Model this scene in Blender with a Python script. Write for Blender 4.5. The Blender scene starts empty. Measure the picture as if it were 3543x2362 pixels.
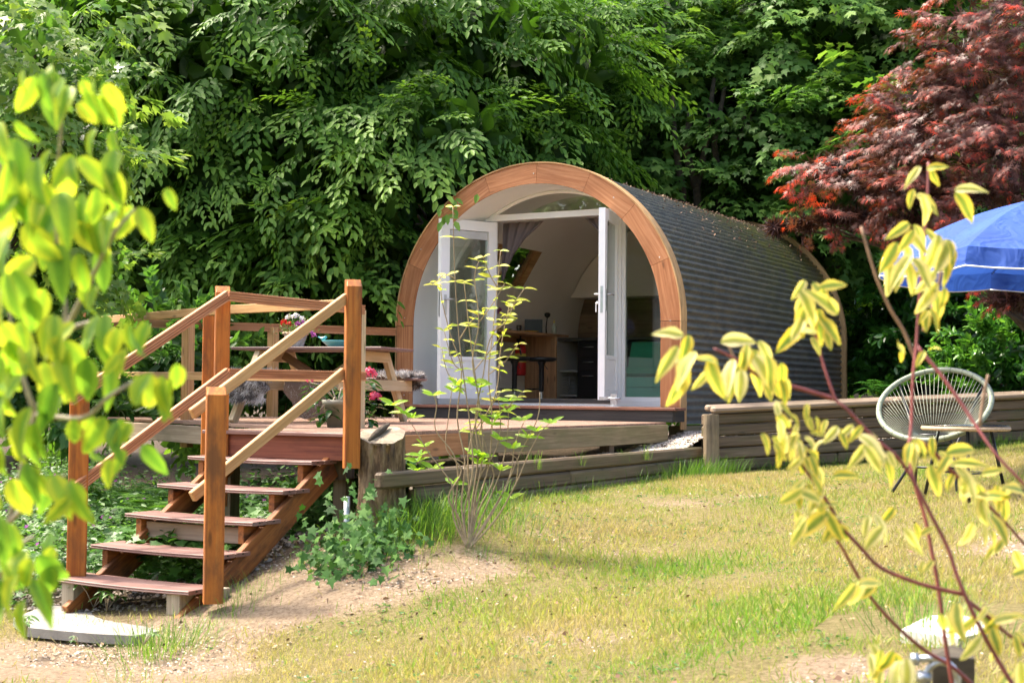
import bpy, math, random
import numpy as np
from mathutils import Vector, Matrix

sc = bpy.context.scene
col = sc.collection
random.seed(7)
rng = np.random.default_rng(11)

# ---------------------------------------------------------------- camera
cam_d = bpy.data.cameras.new('camera')
cam = bpy.data.objects.new('camera', cam_d)
col.objects.link(cam)
_C = Vector((7.1004, -13.1013, 0.1144))
_F = Vector((-0.487648, 0.872243, 0.037308))
_R = Vector((0.872973, 0.487695, 0.008427))
_U = Vector((0.010845, -0.036678, 0.999268))
cam.matrix_world = Matrix(((_R.x, _U.x, -_F.x, _C.x), (_R.y, _U.y, -_F.y, _C.y), (_R.z, _U.z, -_F.z, _C.z), (0, 0, 0, 1)))
cam_d.sensor_width = 36
cam_d.lens = 49.965
cam_d.clip_start = .05
cam_d.clip_end = 600
cam_d.dof.use_dof = True
cam_d.dof.focus_distance = 12.5
cam_d.dof.aperture_fstop = 5.6
sc.camera = cam
sc.cycles.max_bounces = 14
sc.cycles.diffuse_bounces = 7
sc.cycles.transparent_max_bounces = 24

# ---------------------------------------------------------------- light
SUN_AZ = math.radians(186)      # direction towards the sun in the XY plane
SUN_EL = math.radians(58)
world = bpy.data.worlds.new('World')
sc.world = world
world.use_nodes = True
wt = world.node_tree
bg = wt.nodes['Background']
sky = wt.nodes.new('ShaderNodeTexSky')
sky.sky_type = 'NISHITA'
sky.sun_disc = False
sky.sun_elevation = SUN_EL
sky.sun_rotation = math.pi / 2 - SUN_AZ
sky.dust_density = 6.0
sky.ozone_density = .4
wt.links.new(sky.outputs[0], bg.inputs[0])
bg.inputs[1].default_value = .15
sl = bpy.data.lights.new('sun', 'SUN')
sl.energy = 2.3
sl.angle = math.radians(5)
sl.color = (1, .91, .76)
sun = bpy.data.objects.new('sun', sl)
sdir = Vector((math.cos(SUN_AZ) * math.cos(SUN_EL), math.sin(SUN_AZ) * math.cos(SUN_EL), math.sin(SUN_EL)))
sun.rotation_euler = sdir.to_track_quat('Z', 'Y').to_euler()
sun.location = (-20, 0, 25)
col.objects.link(sun)
sc.view_settings.view_transform = 'Standard'
sc.view_settings.look = 'None'
sc.view_settings.gamma = 1
sc.view_settings.use_curve_mapping = False
sc.view_settings.exposure = 1.9

# ---------------------------------------------------------------- ground height
LAWN_CP = [(2.1,-5.85,-.66),(1.95,-4.2,-.62),(2.0,-2.5,-.62),(2.05,-.4,-.64),(2.0,.3,-.66),(3.2,1.3,-.55),(4.5,2.4,-.37),(6.6,4.4,-.15),
 (3.0,-5.2,-.82),(3.7,-5.5,-.86),(3.3,-6.6,-.97),(2.4,-6.9,-1.08),(2.7,-4.2,-.69),(2.8,-2.8,-.65),(2.66,-5.75,-.86),(1.2,-7.6,-1.27),(.5,-7.4,-1.27),(.1,-7.1,-1.25),(1.6,-7.5,-1.25),(4.4,-6.4,-.88),(1.7,-6.9,-1.15),(.5,-6.9,-1.17),(.6,-5.6,-1.05),(-.5,-4.5,-.95),(5.9,-7.4,-.76),(4.8,-2.7,-.53),(3.6,-4.2,-.72),(-2,-6,-1.15),(-4,-3,-.9),(-3,0,-.8),(-2.2,3,-.7),(0,3,-.8),(3.9,-9.5,-1.12),(7.5,-12.5,-1.3),(1.2,-9,-1.25),(7.5,-4.,-.38)]
def _lw():
    P=np.array(LAWN_CP); pl=-.842+.107*np.clip(P[:,0],-8,9)+.075*np.clip(P[:,1],-14,6)
    K=np.exp(-((P[:,None,:2]-P[None,:,:2])**2).sum(2)/(2*1.3**2))
    return P,np.linalg.solve(K+.06*np.eye(len(P)),P[:,2]-pl)
_LP,_LC=_lw()
def lawn_z(x,y):
    x=np.asarray(x,float); y=np.asarray(y,float)
    z=-.842+.107*np.clip(x,-8,9)+.075*np.clip(y,-14,6)
    for (a,b,_),c in zip(_LP,_LC): z=z+c*np.exp(-((x-a)**2+(y-b)**2)/(2*1.3**2))
    return z


# ---------------------------------------------------------------- object helpers
def tag(o, label=None, cat=None, group=None, kind=None):
    if label: o['label'] = label
    if cat: o['category'] = cat
    if group: o['group'] = group
    if kind: o['kind'] = kind
    return o

def thing(name, label, cat, loc=(0, 0, 0), group=None):
    o = bpy.data.objects.new(name, None)
    o.empty_display_size = .2
    o.location = loc
    col.objects.link(o)
    return tag(o, label, cat, group)

_MW = {}
def link(name, me, mat, parent=None, M=None, kind=None):
    o = bpy.data.objects.new(name, me)
    if mat is not None and not me.materials: me.materials.append(mat)
    col.objects.link(o)
    if M is None: M = Matrix.Identity(4)
    if parent is not None:
        o.parent = parent
        PM = _MW.get(parent.name) or Matrix.Translation(parent.location)
        o.matrix_local = PM.inverted() @ M
    else:
        o.matrix_world = M
    _MW[o.name] = M.copy()
    if kind: o['kind'] = kind
    return o

def mesh(name, v, f, smooth=False):
    me = bpy.data.meshes.new(name)
    me.from_pydata([tuple(map(float, p)) for p in v], [], [tuple(q) for q in f])
    if smooth: me.polygons.foreach_set('use_smooth', [True] * len(me.polygons))
    me.update()
    return me

_boxes = {}
def box_mesh(l, w, h, b=.004):
    k = (round(l, 3), round(w, 3), round(h, 3), b)
    if k in _boxes: return _boxes[k]
    b = min(b, l * .3, w * .3, h * .3)
    v = []; X, Y, Z = l / 2, w / 2, h / 2
    idx = {}
    for sx in (-1, 1):
        for sy in (-1, 1):
            for sz in (-1, 1):
                for a in range(3):
                    p = [sx * X, sy * Y, sz * Z]
                    for c in range(3):
                        if c != a: p[c] -= (sx, sy, sz)[c] * b
                    idx[sx, sy, sz, a] = len(v); v.append(p)
    f = []
    def q(ids):
        n = (Vector(v[ids[1]]) - Vector(v[ids[0]])).cross(Vector(v[ids[2]]) - Vector(v[ids[0]]))
        c = sum((Vector(v[i]) for i in ids), Vector())
        f.append(ids if n.dot(c) > 0 else ids[::-1])
    for s in (-1, 1):
        q([idx[s, -1, -1, 0], idx[s, 1, -1, 0], idx[s, 1, 1, 0], idx[s, -1, 1, 0]])
        q([idx[-1, s, -1, 1], idx[1, s, -1, 1], idx[1, s, 1, 1], idx[-1, s, 1, 1]])
        q([idx[-1, -1, s, 2], idx[1, -1, s, 2], idx[1, 1, s, 2], idx[-1, 1, s, 2]])
    for a in (-1, 1):
        for c in (-1, 1):
            q([idx[-1, a, c, 1], idx[1, a, c, 1], idx[1, a, c, 2], idx[-1, a, c, 2]])
            q([idx[a, -1, c, 0], idx[a, 1, c, 0], idx[a, 1, c, 2], idx[a, -1, c, 2]])
            q([idx[a, c, -1, 0], idx[a, c, 1, 0], idx[a, c, 1, 1], idx[a, c, -1, 1]])
            for e in (-1, 1): q([idx[a, c, e, 0], idx[a, c, e, 1], idx[a, c, e, 2]])
    _boxes[k] = mesh('box', v, f)
    return _boxes[k]

def frame(p0, p1, side=None):
    p0 = Vector(p0); p1 = Vector(p1)
    x = (p1 - p0).normalized()
    if side is None: side = Vector((0, 0, 1)) if abs(x.z) < .95 else Vector((0, 1, 0))
    side = Vector(side)
    y = side.cross(x).normalized(); z = x.cross(y).normalized()
    M = Matrix(((x.x, y.x, z.x, 0), (x.y, y.y, z.y, 0), (x.z, y.z, z.z, 0), (0, 0, 0, 1)))
    M.translation = (p0 + p1) / 2
    return M, (p1 - p0).length

def beam(name, p0, p1, w, h, mat, parent=None, side=None, b=.004, kind=None):
    """a board or post from p0 to p1: w across (horizontal), h along 'side' (up by default)"""
    M, l = frame(p0, p1, side)
    k = (round(l, 3), round(w, 3), round(h, 3), mat.name, b)
    if k not in _beams:
        me = box_mesh(l, w, h, b).copy(); me.materials.append(mat); _beams[k] = me
    return link(name, _beams[k], mat, parent, M, kind)
_beams = {}

def cbox(name, x0, x1, y0, y1, z0, z1, mat, parent=None, b=.003, grain='x', kind=None):
    c = ((x0 + x1) / 2, (y0 + y1) / 2, (z0 + z1) / 2)
    if grain == 'x': return beam(name, (x0, c[1], c[2]), (x1, c[1], c[2]), y1 - y0, z1 - z0, mat, parent, b=b, kind=kind)
    if grain == 'y': return beam(name, (c[0], y0, c[2]), (c[0], y1, c[2]), x1 - x0, z1 - z0, mat, parent, b=b, kind=kind)
    return beam(name, (c[0], c[1], z0), (c[0], c[1], z1), x1 - x0, y1 - y0, mat, parent, side=(0, 1, 0), b=b, kind=kind)

def profile_mesh(name, prof, l):
    """extrude a (y,z) outline along local x"""
    n = len(prof)
    v = [(-l / 2, y, z) for y, z in prof] + [(l / 2, y, z) for y, z in prof]
    f = [(i, (i + 1) % n, n + (i + 1) % n, n + i) for i in range(n)]
    f = [q[::-1] for q in f]
    f += [tuple(range(n)), tuple(range(2 * n - 1, n - 1, -1))]
    return mesh(name, v, f)

def extrude(name, prof, p0, p1, mat, parent=None, side=None):
    M, l = frame(p0, p1, side)
    me = profile_mesh(name, prof, l); me.materials.append(mat)
    return link(name, me, mat, parent, M)

class MB:
    """collects several shapes that belong to ONE part"""
    def __init__(s): s.v = []; s.f = []; s.sm = []
    def add(s, v, f, smooth=False):
        o = len(s.v); s.v += [tuple(p) for p in v]; s.f += [tuple(i + o for i in q) for q in f]; s.sm += [smooth] * len(f)
    def box(s, x0, x1, y0, y1, z0, z1):
        v = [(x, y, z) for x in (x0, x1) for y in (y0, y1) for z in (z0, z1)]
        s.add(v, [(0, 1, 3, 2), (4, 6, 7, 5), (0, 4, 5, 1), (2, 3, 7, 6), (0, 2, 6, 4), (1, 5, 7, 3)])
    def beam(s, p0, p1, w, h, side=None):
        M, l = frame(p0, p1, side)
        v = [M @ Vector((x, y, z)) for x in (-l/2, l/2) for y in (-w/2, w/2) for z in (-h/2, h/2)]
        s.add(v, [(0, 1, 3, 2), (4, 6, 7, 5), (0, 4, 5, 1), (2, 3, 7, 6), (0, 2, 6, 4), (1, 5, 7, 3)])
    def tube(s, pts, r, n=8, cap=True):
        pts = [Vector(p) for p in pts]
        rs = r if isinstance(r, (list, tuple)) else [r] * len(pts)
        rings = []; prev = None
        for i, p in enumerate(pts):
            t = (pts[min(i + 1, len(pts) - 1)] - pts[max(i - 1, 0)]).normalized()
            if prev is None:
                a = Vector((0, 0, 1)) if abs(t.z) < .9 else Vector((1, 0, 0))
                u = t.cross(a).normalized()
            else:
                u = (prev - t * prev.dot(t)).normalized()
            w = t.cross(u); prev = u
            rings.append([p + (u * math.cos(2 * math.pi * k / n) + w * math.sin(2 * math.pi * k / n)) * rs[i] for k in range(n)])
        v = [q for g in rings for q in g]; f = []
        for i in range(len(rings) - 1):
            for k in range(n):
                f.append((i*n+k, i*n+(k+1) % n, (i+1)*n+(k+1) % n, (i+1)*n+k))
        if cap: f += [tuple(range(n-1, -1, -1)), tuple((len(rings)-1)*n+k for k in range(n))]
        s.add(v, f, True)
    def lathe(s, prof, c=(0, 0, 0), n=20):
        v = []; f = []
        for r, z in prof:
            for k in range(n):
                a = 2 * math.pi * k / n; v.append((c[0] + r * math.cos(a), c[1] + r * math.sin(a), c[2] + z))
        for i in range(len(prof) - 1):
            for k in range(n): f.append((i*n+k, i*n+(k+1) % n, (i+1)*n+(k+1) % n, (i+1)*n+k))
        s.add(v, f, True)
    def build(s, name, mat, parent=None, kind=None, M=None):
        me = mesh(name, s.v, s.f)
        me.polygons.foreach_set('use_smooth', s.sm)
        if mat: me.materials.append(mat)
        return link(name, me, mat, parent, M, kind)

# ---------------------------------------------------------------- materials
def newmat(name):
    m = bpy.data.materials.new(name); m.use_nodes = True
    nt = m.node_tree; b = nt.nodes['Principled BSDF']
    return m, nt, b, nt.nodes.new, nt.links.new

def ramp(N, stops):
    r = N('ShaderNodeValToRGB'); e = r.color_ramp.elements
    e[0].position, e[0].color = stops[0][0], (*stops[0][1], 1)
    e[1].position, e[1].color = stops[-1][0], (*stops[-1][1], 1)
    for p, c in stops[1:-1]:
        x = e.new(p); x.color = (*c, 1)
    return r

def plain(name, c, rough=.5, metal=0, spec=.5, trans=0, noise=.12, scale=6, bump=0):
    m, nt, b, N, K = newmat(name)
    b.inputs['Roughness'].default_value = rough; b.inputs['Metallic'].default_value = metal
    b.inputs['Specular IOR Level'].default_value = spec; b.inputs['Transmission Weight'].default_value = trans
    tc = N('ShaderNodeTexCoord'); no = N('ShaderNodeTexNoise')
    no.inputs['Scale'].default_value = scale; no.inputs['Detail'].default_value = 6
    K(tc.outputs['Object'], no.inputs['Vector'])
    r = ramp(N, [(.3, tuple(x * (1 - noise) for x in c)), (.7, tuple(min(1, x * (1 + noise)) for x in c))])
    K(no.outputs[0], r.inputs[0]); K(r.outputs[0], b.inputs['Base Color'])
    if bump:
        n2 = N('ShaderNodeTexNoise'); n2.inputs['Scale'].default_value = scale * 12; K(tc.outputs['Object'], n2.inputs['Vector'])
        bp = N('ShaderNodeBump'); bp.inputs['Strength'].default_value = bump; bp.inputs['Distance'].default_value = .01
        K(n2.outputs[0], bp.inputs['Height']); K(bp.outputs[0], b.inputs['Normal'])
    return m

def wood(name, cols, fine=60, rough=.65, bump=.25, stain=None, stain_amt=.5, var=.25, stain_scale=1.6, coat=0):
    """grain runs along the local x axis of each board"""
    m, nt, b, N, K = newmat(name)
    tc = N('ShaderNodeTexCoord'); oi = N('ShaderNodeObjectInfo')
    off = N('ShaderNodeVectorMath'); off.operation = 'SCALE'; off.inputs[0].default_value = (17, 31, 23); K(oi.outputs['Random'], off.inputs['Scale'])
    ad = N('ShaderNodeVectorMath'); ad.operation = 'ADD'; K(tc.outputs['Object'], ad.inputs[0]); K(off.outputs[0], ad.inputs[1])
    mp = N('ShaderNodeMapping'); mp.inputs['Scale'].default_value = (fine * .035, fine, fine); K(ad.outputs[0], mp.inputs[0])
    n1 = N('ShaderNodeTexNoise'); n1.inputs['Scale'].default_value = 1; n1.inputs['Detail'].default_value = 5; n1.inputs['Distortion'].default_value = .6; K(mp.outputs[0], n1.inputs['Vector'])
    r = ramp(N, [(.28, cols[0]), (.5, cols[1]), (.72, cols[2])]); K(n1.outputs[0], r.inputs[0])
    mp2 = N('ShaderNodeMapping'); mp2.inputs['Scale'].default_value = (stain_scale, stain_scale * 3, stain_scale * 3); K(ad.outputs[0], mp2.inputs[0])
    n2 = N('ShaderNodeTexNoise'); n2.inputs['Scale'].default_value = 1; n2.inputs['Detail'].default_value = 7; n2.inputs['Roughness'].default_value = .65; K(mp2.outputs[0], n2.inputs['Vector'])
    mx = N('ShaderNodeMix'); mx.data_type = 'RGBA'
    st = ramp(N, [(.46, (0, 0, 0)), (.66, (stain_amt,) * 3)]); K(n2.outputs[0], st.inputs[0])
    K(st.outputs[0], mx.inputs['Factor']); K(r.outputs[0], mx.inputs['A'])
    mx.inputs['B'].default_value = (*(stain or tuple(c * .35 for c in cols[0])), 1)
    # each board a little lighter or darker
    mr = N('ShaderNodeMapRange'); mr.inputs['To Min'].default_value = 1 - var; mr.inputs['To Max'].default_value = 1 + var; K(oi.outputs['Random'], mr.inputs['Value'])
    hv = N('ShaderNodeHueSaturation'); K(mr.outputs[0], hv.inputs['Value']); K(mx.outputs['Result'], hv.inputs['Color'])
    # knots
    vo = N('ShaderNodeTexVoronoi'); mp3 = N('ShaderNodeMapping'); mp3.inputs['Scale'].default_value = (2.2, 9, 9); K(ad.outputs[0], mp3.inputs[0]); K(mp3.outputs[0], vo.inputs['Vector']); vo.inputs['Scale'].default_value = 1
    kr = ramp(N, [(.05, (.35,) * 3), (.13, (1,) * 3)]); K(vo.outputs['Distance'], kr.inputs[0])
    mk = N('ShaderNodeMix'); mk.data_type = 'RGBA'; mk.blend_type = 'MULTIPLY'; mk.inputs['Factor'].default_value = .8
    K(hv.outputs[0], mk.inputs['A']); K(kr.outputs[0], mk.inputs['B'])
    K(mk.outputs['Result'], b.inputs['Base Color'])
    b.inputs['Roughness'].default_value = rough; b.inputs['Specular IOR Level'].default_value = .35
    b.inputs['Coat Weight'].default_value = coat; b.inputs['Coat Roughness'].default_value = .3
    bp = N('ShaderNodeBump'); bp.inputs['Strength'].default_value = bump; bp.inputs['Distance'].default_value = .004
    K(n1.outputs[0], bp.inputs['Height']); K(bp.outputs[0], b.inputs['Normal'])
    return m

def leafmat(name, stops, trans=.45, rough=.45, tcol=1.5, edge=None, spec=.4):
    """stops: leaf colours by the per-leaf tint; edge: margin colour of variegated leaves"""
    m, nt, b, N, K = newmat(name)
    at = N('ShaderNodeAttribute'); at.attribute_name = 'tint'
    oi = N('ShaderNodeObjectInfo')
    r = ramp(N, stops)
    if edge is None: K(at.outputs['Fac'], r.inputs[0])
    else:
        K(oi.outputs['Random'], r.inputs[0])
    colr = r.outputs[0]
    if edge is not None:
        uv = N('ShaderNodeUVMap'); uv.uv_map = 'UVMap'
        sp = N('ShaderNodeSeparateXYZ'); K(uv.outputs[0], sp.inputs[0])
        tc = N('ShaderNodeTexCoord'); no = N('ShaderNodeTexNoise'); no.inputs['Scale'].default_value = 45; K(tc.outputs['Object'], no.inputs['Vector'])
        ad = N('ShaderNodeMath'); ad.operation = 'MULTIPLY_ADD'; ad.inputs[1].default_value = .45; K(no.outputs[0], ad.inputs[0]); K(sp.outputs['Y'], ad.inputs[2])
        th = N('ShaderNodeMapRange'); th.inputs['From Min'].default_value = .52; th.inputs['From Max'].default_value = .74; K(ad.outputs[0], th.inputs['Value'])
        mx = N('ShaderNodeMix'); mx.data_type = 'RGBA'; K(th.outputs[0], mx.inputs['Factor']); K(colr, mx.inputs['A'])
        er = ramp(N, edge); K(oi.outputs['Random'], er.inputs[0]); K(er.outputs[0], mx.inputs['B'])
        colr = mx.outputs['Result']
        # side veins and midrib, then a few brown flecks
        vn = N('ShaderNodeMath'); vn.operation = 'MULTIPLY'; vn.inputs[1].default_value = 58; K(sp.outputs['X'], vn.inputs[0])
        v2 = N('ShaderNodeMath'); v2.operation = 'MULTIPLY_ADD'; v2.inputs[1].default_value = -14; K(sp.outputs['Y'], v2.inputs[0]); K(vn.outputs[0], v2.inputs[2])
        sn = N('ShaderNodeMath'); sn.operation = 'SINE'; K(v2.outputs[0], sn.inputs[0])
        vr = N('ShaderNodeMapRange'); vr.inputs['From Min'].default_value = .75; vr.inputs['From Max'].default_value = 1; vr.inputs['To Min'].default_value = 1; vr.inputs['To Max'].default_value = .78; K(sn.outputs[0], vr.inputs['Value'])
        fl_ = N('ShaderNodeTexNoise'); fl_.inputs['Scale'].default_value = 9; fl_.inputs['Detail'].default_value = 5; K(tc.outputs['Object'], fl_.inputs['Vector'])
        m5 = N('ShaderNodeMix'); m5.data_type = 'RGBA'; m5.blend_type = 'MULTIPLY'; m5.inputs['Factor'].default_value = 1; K(colr, m5.inputs['A']); K(vr.outputs[0], m5.inputs['B'])
        fr_ = N('ShaderNodeMapRange'); fr_.inputs['From Min'].default_value = .70; fr_.inputs['From Max'].default_value = .76; K(fl_.outputs[0], fr_.inputs['Value'])
        m6 = N('ShaderNodeMix'); m6.data_type = 'RGBA'; K(fr_.outputs[0], m6.inputs['Factor']); K(m5.outputs['Result'], m6.inputs['A']); m6.inputs['B'].default_value = (.25, .12, .03, 1)
        colr = m6.outputs['Result']
    K(colr, b.inputs['Base Color'])
    b.inputs['Roughness'].default_value = rough; b.inputs['Specular IOR Level'].default_value = spec
    tr = N('ShaderNodeBsdfTranslucent')
    g = N('ShaderNodeMix'); g.data_type = 'RGBA'; g.blend_type = 'MULTIPLY'; g.inputs['Factor'].default_value = 1
    K(colr, g.inputs['A']); g.inputs['B'].default_value = (tcol * 1.05, tcol * 1.08, tcol * .5, 1)
    K(g.outputs['Result'], tr.inputs['Color'])
    ms = N('ShaderNodeMixShader'); ms.inputs[0].default_value = trans
    K(b.outputs[0], ms.inputs[1]); K(tr.outputs[0], ms.inputs[2])
    K(ms.outputs[0], nt.nodes['Material Output'].inputs['Surface'])
    return m

M_cedar = wood('cedar_arch', [(.30, .11, .042), (.45, .19, .078), (.55, .265, .125)], fine=45, stain=(.22, .08, .03), stain_amt=.65, var=.11, stain_scale=1.0)
M_cedar_edge = wood('cedar_edge', [(.34, .19, .075), (.5, .30, .13), (.62, .4, .2)], fine=60, var=.1)
M_post = wood('stained_post', [(.24, .065, .010), (.40, .125, .016), (.50, .19, .035)], fine=34, stain=(.10, .042, .016), stain_amt=.8, var=.10, stain_scale=2.2, coat=.1)
M_rail_red = wood('rail_red', [(.34, .13, .05), (.50, .22, .10), (.60, .31, .16)], fine=55, var=.08, stain_amt=.3)
M_rail_tan = wood('rail_tan', [(.38, .20, .075), (.50, .285, .12), (.60, .37, .175)], fine=50, var=.07, stain_amt=.3, stain=(.22, .10, .05))
M_pine = wood('pine', [(.46, .34, .19), (.58, .44, .26), (.66, .52, .33)], fine=45, var=.06, stain_amt=.25, stain=(.36, .24, .12))
M_tread = wood('composite_tread', [(.15, .080, .066), (.19, .10, .084), (.235, .13, .108)], fine=90, var=.09, rough=.5, stain=(.28, .19, .165), stain_amt=.5, bump=.1)
M_deck = wood('deck_boards', [(.22, .13, .09), (.31, .19, .135), (.40, .26, .19)], fine=70, var=.14, stain=(.14, .075, .055), stain_amt=.5)
M_stringer = wood('stringer', [(.20, .065, .018), (.32, .115, .03), (.40, .165, .05)], fine=40, stain=(.035, .022, .016), stain_amt=.95, stain_scale=3.2)
M_fascia = wood('red_fascia', [(.13, .035, .02), (.20, .06, .032), (.27, .09, .045)], fine=45, stain_amt=.5, var=.05)
M_fascia_o = wood('orange_fascia', [(.30, .13, .05), (.42, .2, .085), (.5, .26, .12)], fine=45, stain=(.15, .07, .035), stain_amt=.5, var=.05)
M_grey = wood('weathered_fascia', [(.16, .12, .065), (.23, .18, .10), (.30, .24, .145)], fine=50, stain=(.13, .13, .05), stain_amt=.65, var=.05)
M_sleeper = wood('weathered_sleeper', [(.085, .058, .036), (.145, .102, .064), (.21, .155, .10)], fine=42, stain=(.09, .095, .035), stain_amt=.6, var=.16)
M_sleeper_top = wood('sleeper_cap', [(.20, .145, .10), (.30, .22, .155), (.40, .31, .22)], fine=42, stain=(.14, .12, .06), stain_amt=.5, var=.1)
M_logpost = wood('log_post', [(.14, .10, .06), (.24, .18, .11), (.33, .25, .15)], fine=34, stain=(.06, .05, .035), stain_amt=.8, var=.1)
M_step = wood('step_board', [(.15, .062, .04), (.22, .095, .06), (.29, .135, .09)], fine=60, var=.08)
M_riser = wood('dark_riser', [(.024, .022, .022), (.04, .036, .034), (.055, .05, .046)], fine=50, var=.03, stain_amt=.3)
M_brown = wood('brown_timber', [(.12, .062, .03), (.19, .10, .05), (.26, .14, .07)], fine=45, stain_amt=.6)
M_oldgrey = wood('old_grey_timber', [(.20, .16, .11), (.29, .24, .17), (.37, .31, .23)], fine=40, stain=(.12, .10, .06), stain_amt=.5)
M_bench = wood('bar_top', [(.40, .2, .09), (.52, .28, .135), (.62, .36, .18)], fine=24, var=.08, rough=.35, coat=.3)
M_oakpanel = wood('oak_panel', [(.22, .15, .09), (.31, .215, .13), (.38, .27, .17)], fine=22, var=.05)
M_white = plain('white_paint', (.84, .85, .86), rough=.35, noise=.02)
M_lining = plain('white_lining', (.80, .80, .78), rough=.6, noise=.03, scale=3)
M_inside = plain('inside_lining', (.88, .85, .79), rough=.75, noise=.02, scale=3)
M_darkk = plain('dark_cabinet', (.035, .032, .032), rough=.4, noise=.1)
M_black = plain('black_metal', (.012, .012, .013), rough=.35, noise=.1)
M_steel = plain('steel', (.55, .56, .58), rough=.3, metal=1, noise=.1, scale=20)
M_galv = plain('galvanised', (.48, .50, .52), rough=.38, metal=1, noise=.3, scale=35, bump=.2)
M_red = plain('extinguisher_red', (.55, .02, .02), rough=.3)
M_yel = plain('yellow_label', (.75, .6, .08), rough=.5)
M_curtain = plain('curtain', (.13, .11, .115), rough=.85, noise=.08, scale=4)
M_teal = plain('teal_cushion', (.06, .28, .20), rough=.8, noise=.08)
M_greenc = plain('green_cushion', (.02, .20, .10), rough=.8, noise=.1)
M_conc = plain('concrete', (.235, .225, .205), rough=.85, noise=.16, scale=9, bump=.3)
M_slab = plain('pale_slab', (.55, .53, .49), rough=.85, noise=.06, scale=9, bump=.2)
M_floor = plain('vinyl_floor', (.36, .29, .22), rough=.45, noise=.1)
M_pot = plain('grey_pot', (.22, .22, .18), rough=.5, noise=.05)
M_bowl = plain('turquoise_glaze', (.10, .36, .38), rough=.15, noise=.12)
M_soil = plain('potting_soil', (.05, .035, .025), rough=1, noise=.4, scale=40, bump=.8)
M_fur = plain('fur', (.40, .36, .345), rough=.9, noise=.5, scale=22)
M_suede = plain('suede_back', (.12, .078, .055), rough=.9, noise=.15)
M_cord = plain('sage_cord', (.22, .25, .18), rough=.5, noise=.06, scale=60)
M_cane = plain('cane', (.46, .32, .20), rough=.55, noise=.2, scale=60, bump=.3)
M_bark = plain('bark', (.07, .055, .04), rough=.95, noise=.5, scale=14, bump=.9)
M_twig = plain('twig', (.30, .22, .13), rough=.7, noise=.25, scale=40)
M_redtwig = plain('red_twig', (.20, .045, .04), rough=.5, noise=.3, scale=25)
M_browntwig = plain('brown_twig', (.26, .16, .10), rough=.6, noise=.3, scale=25)
M_greentwig = plain('grey_twig', (.33, .28, .20), rough=.7, noise=.2, scale=40)

def mat_glass(name, tint=(.9, .95, .93), rough=0):
    m, nt, b, N, K = newmat(name)
    b.inputs['Base Color'].default_value = (*tint, 1); b.inputs['Roughness'].default_value = rough
    gl = N('ShaderNodeBsdfGlossy'); gl.inputs['Roughness'].default_value = rough; gl.inputs['Color'].default_value = (1, 1, 1, 1)
    tr = N('ShaderNodeBsdfTransparent'); tr.inputs['Color'].default_value = (*tint, 1)
    fr = N('ShaderNodeFresnel'); fr.inputs['IOR'].default_value = 1.7
    mx = N('ShaderNodeMixShader'); K(fr.outputs[0], mx.inputs[0]); K(tr.outputs[0], mx.inputs[1]); K(gl.outputs[0], mx.inputs[2])
    K(mx.outputs[0], nt.nodes['Material Output'].inputs['Surface'])
    return m
M_glass = mat_glass('window_glass', (.80, .84, .81))
M_glass_t = mat_glass('table_glass', (.75, .82, .8))

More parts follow.
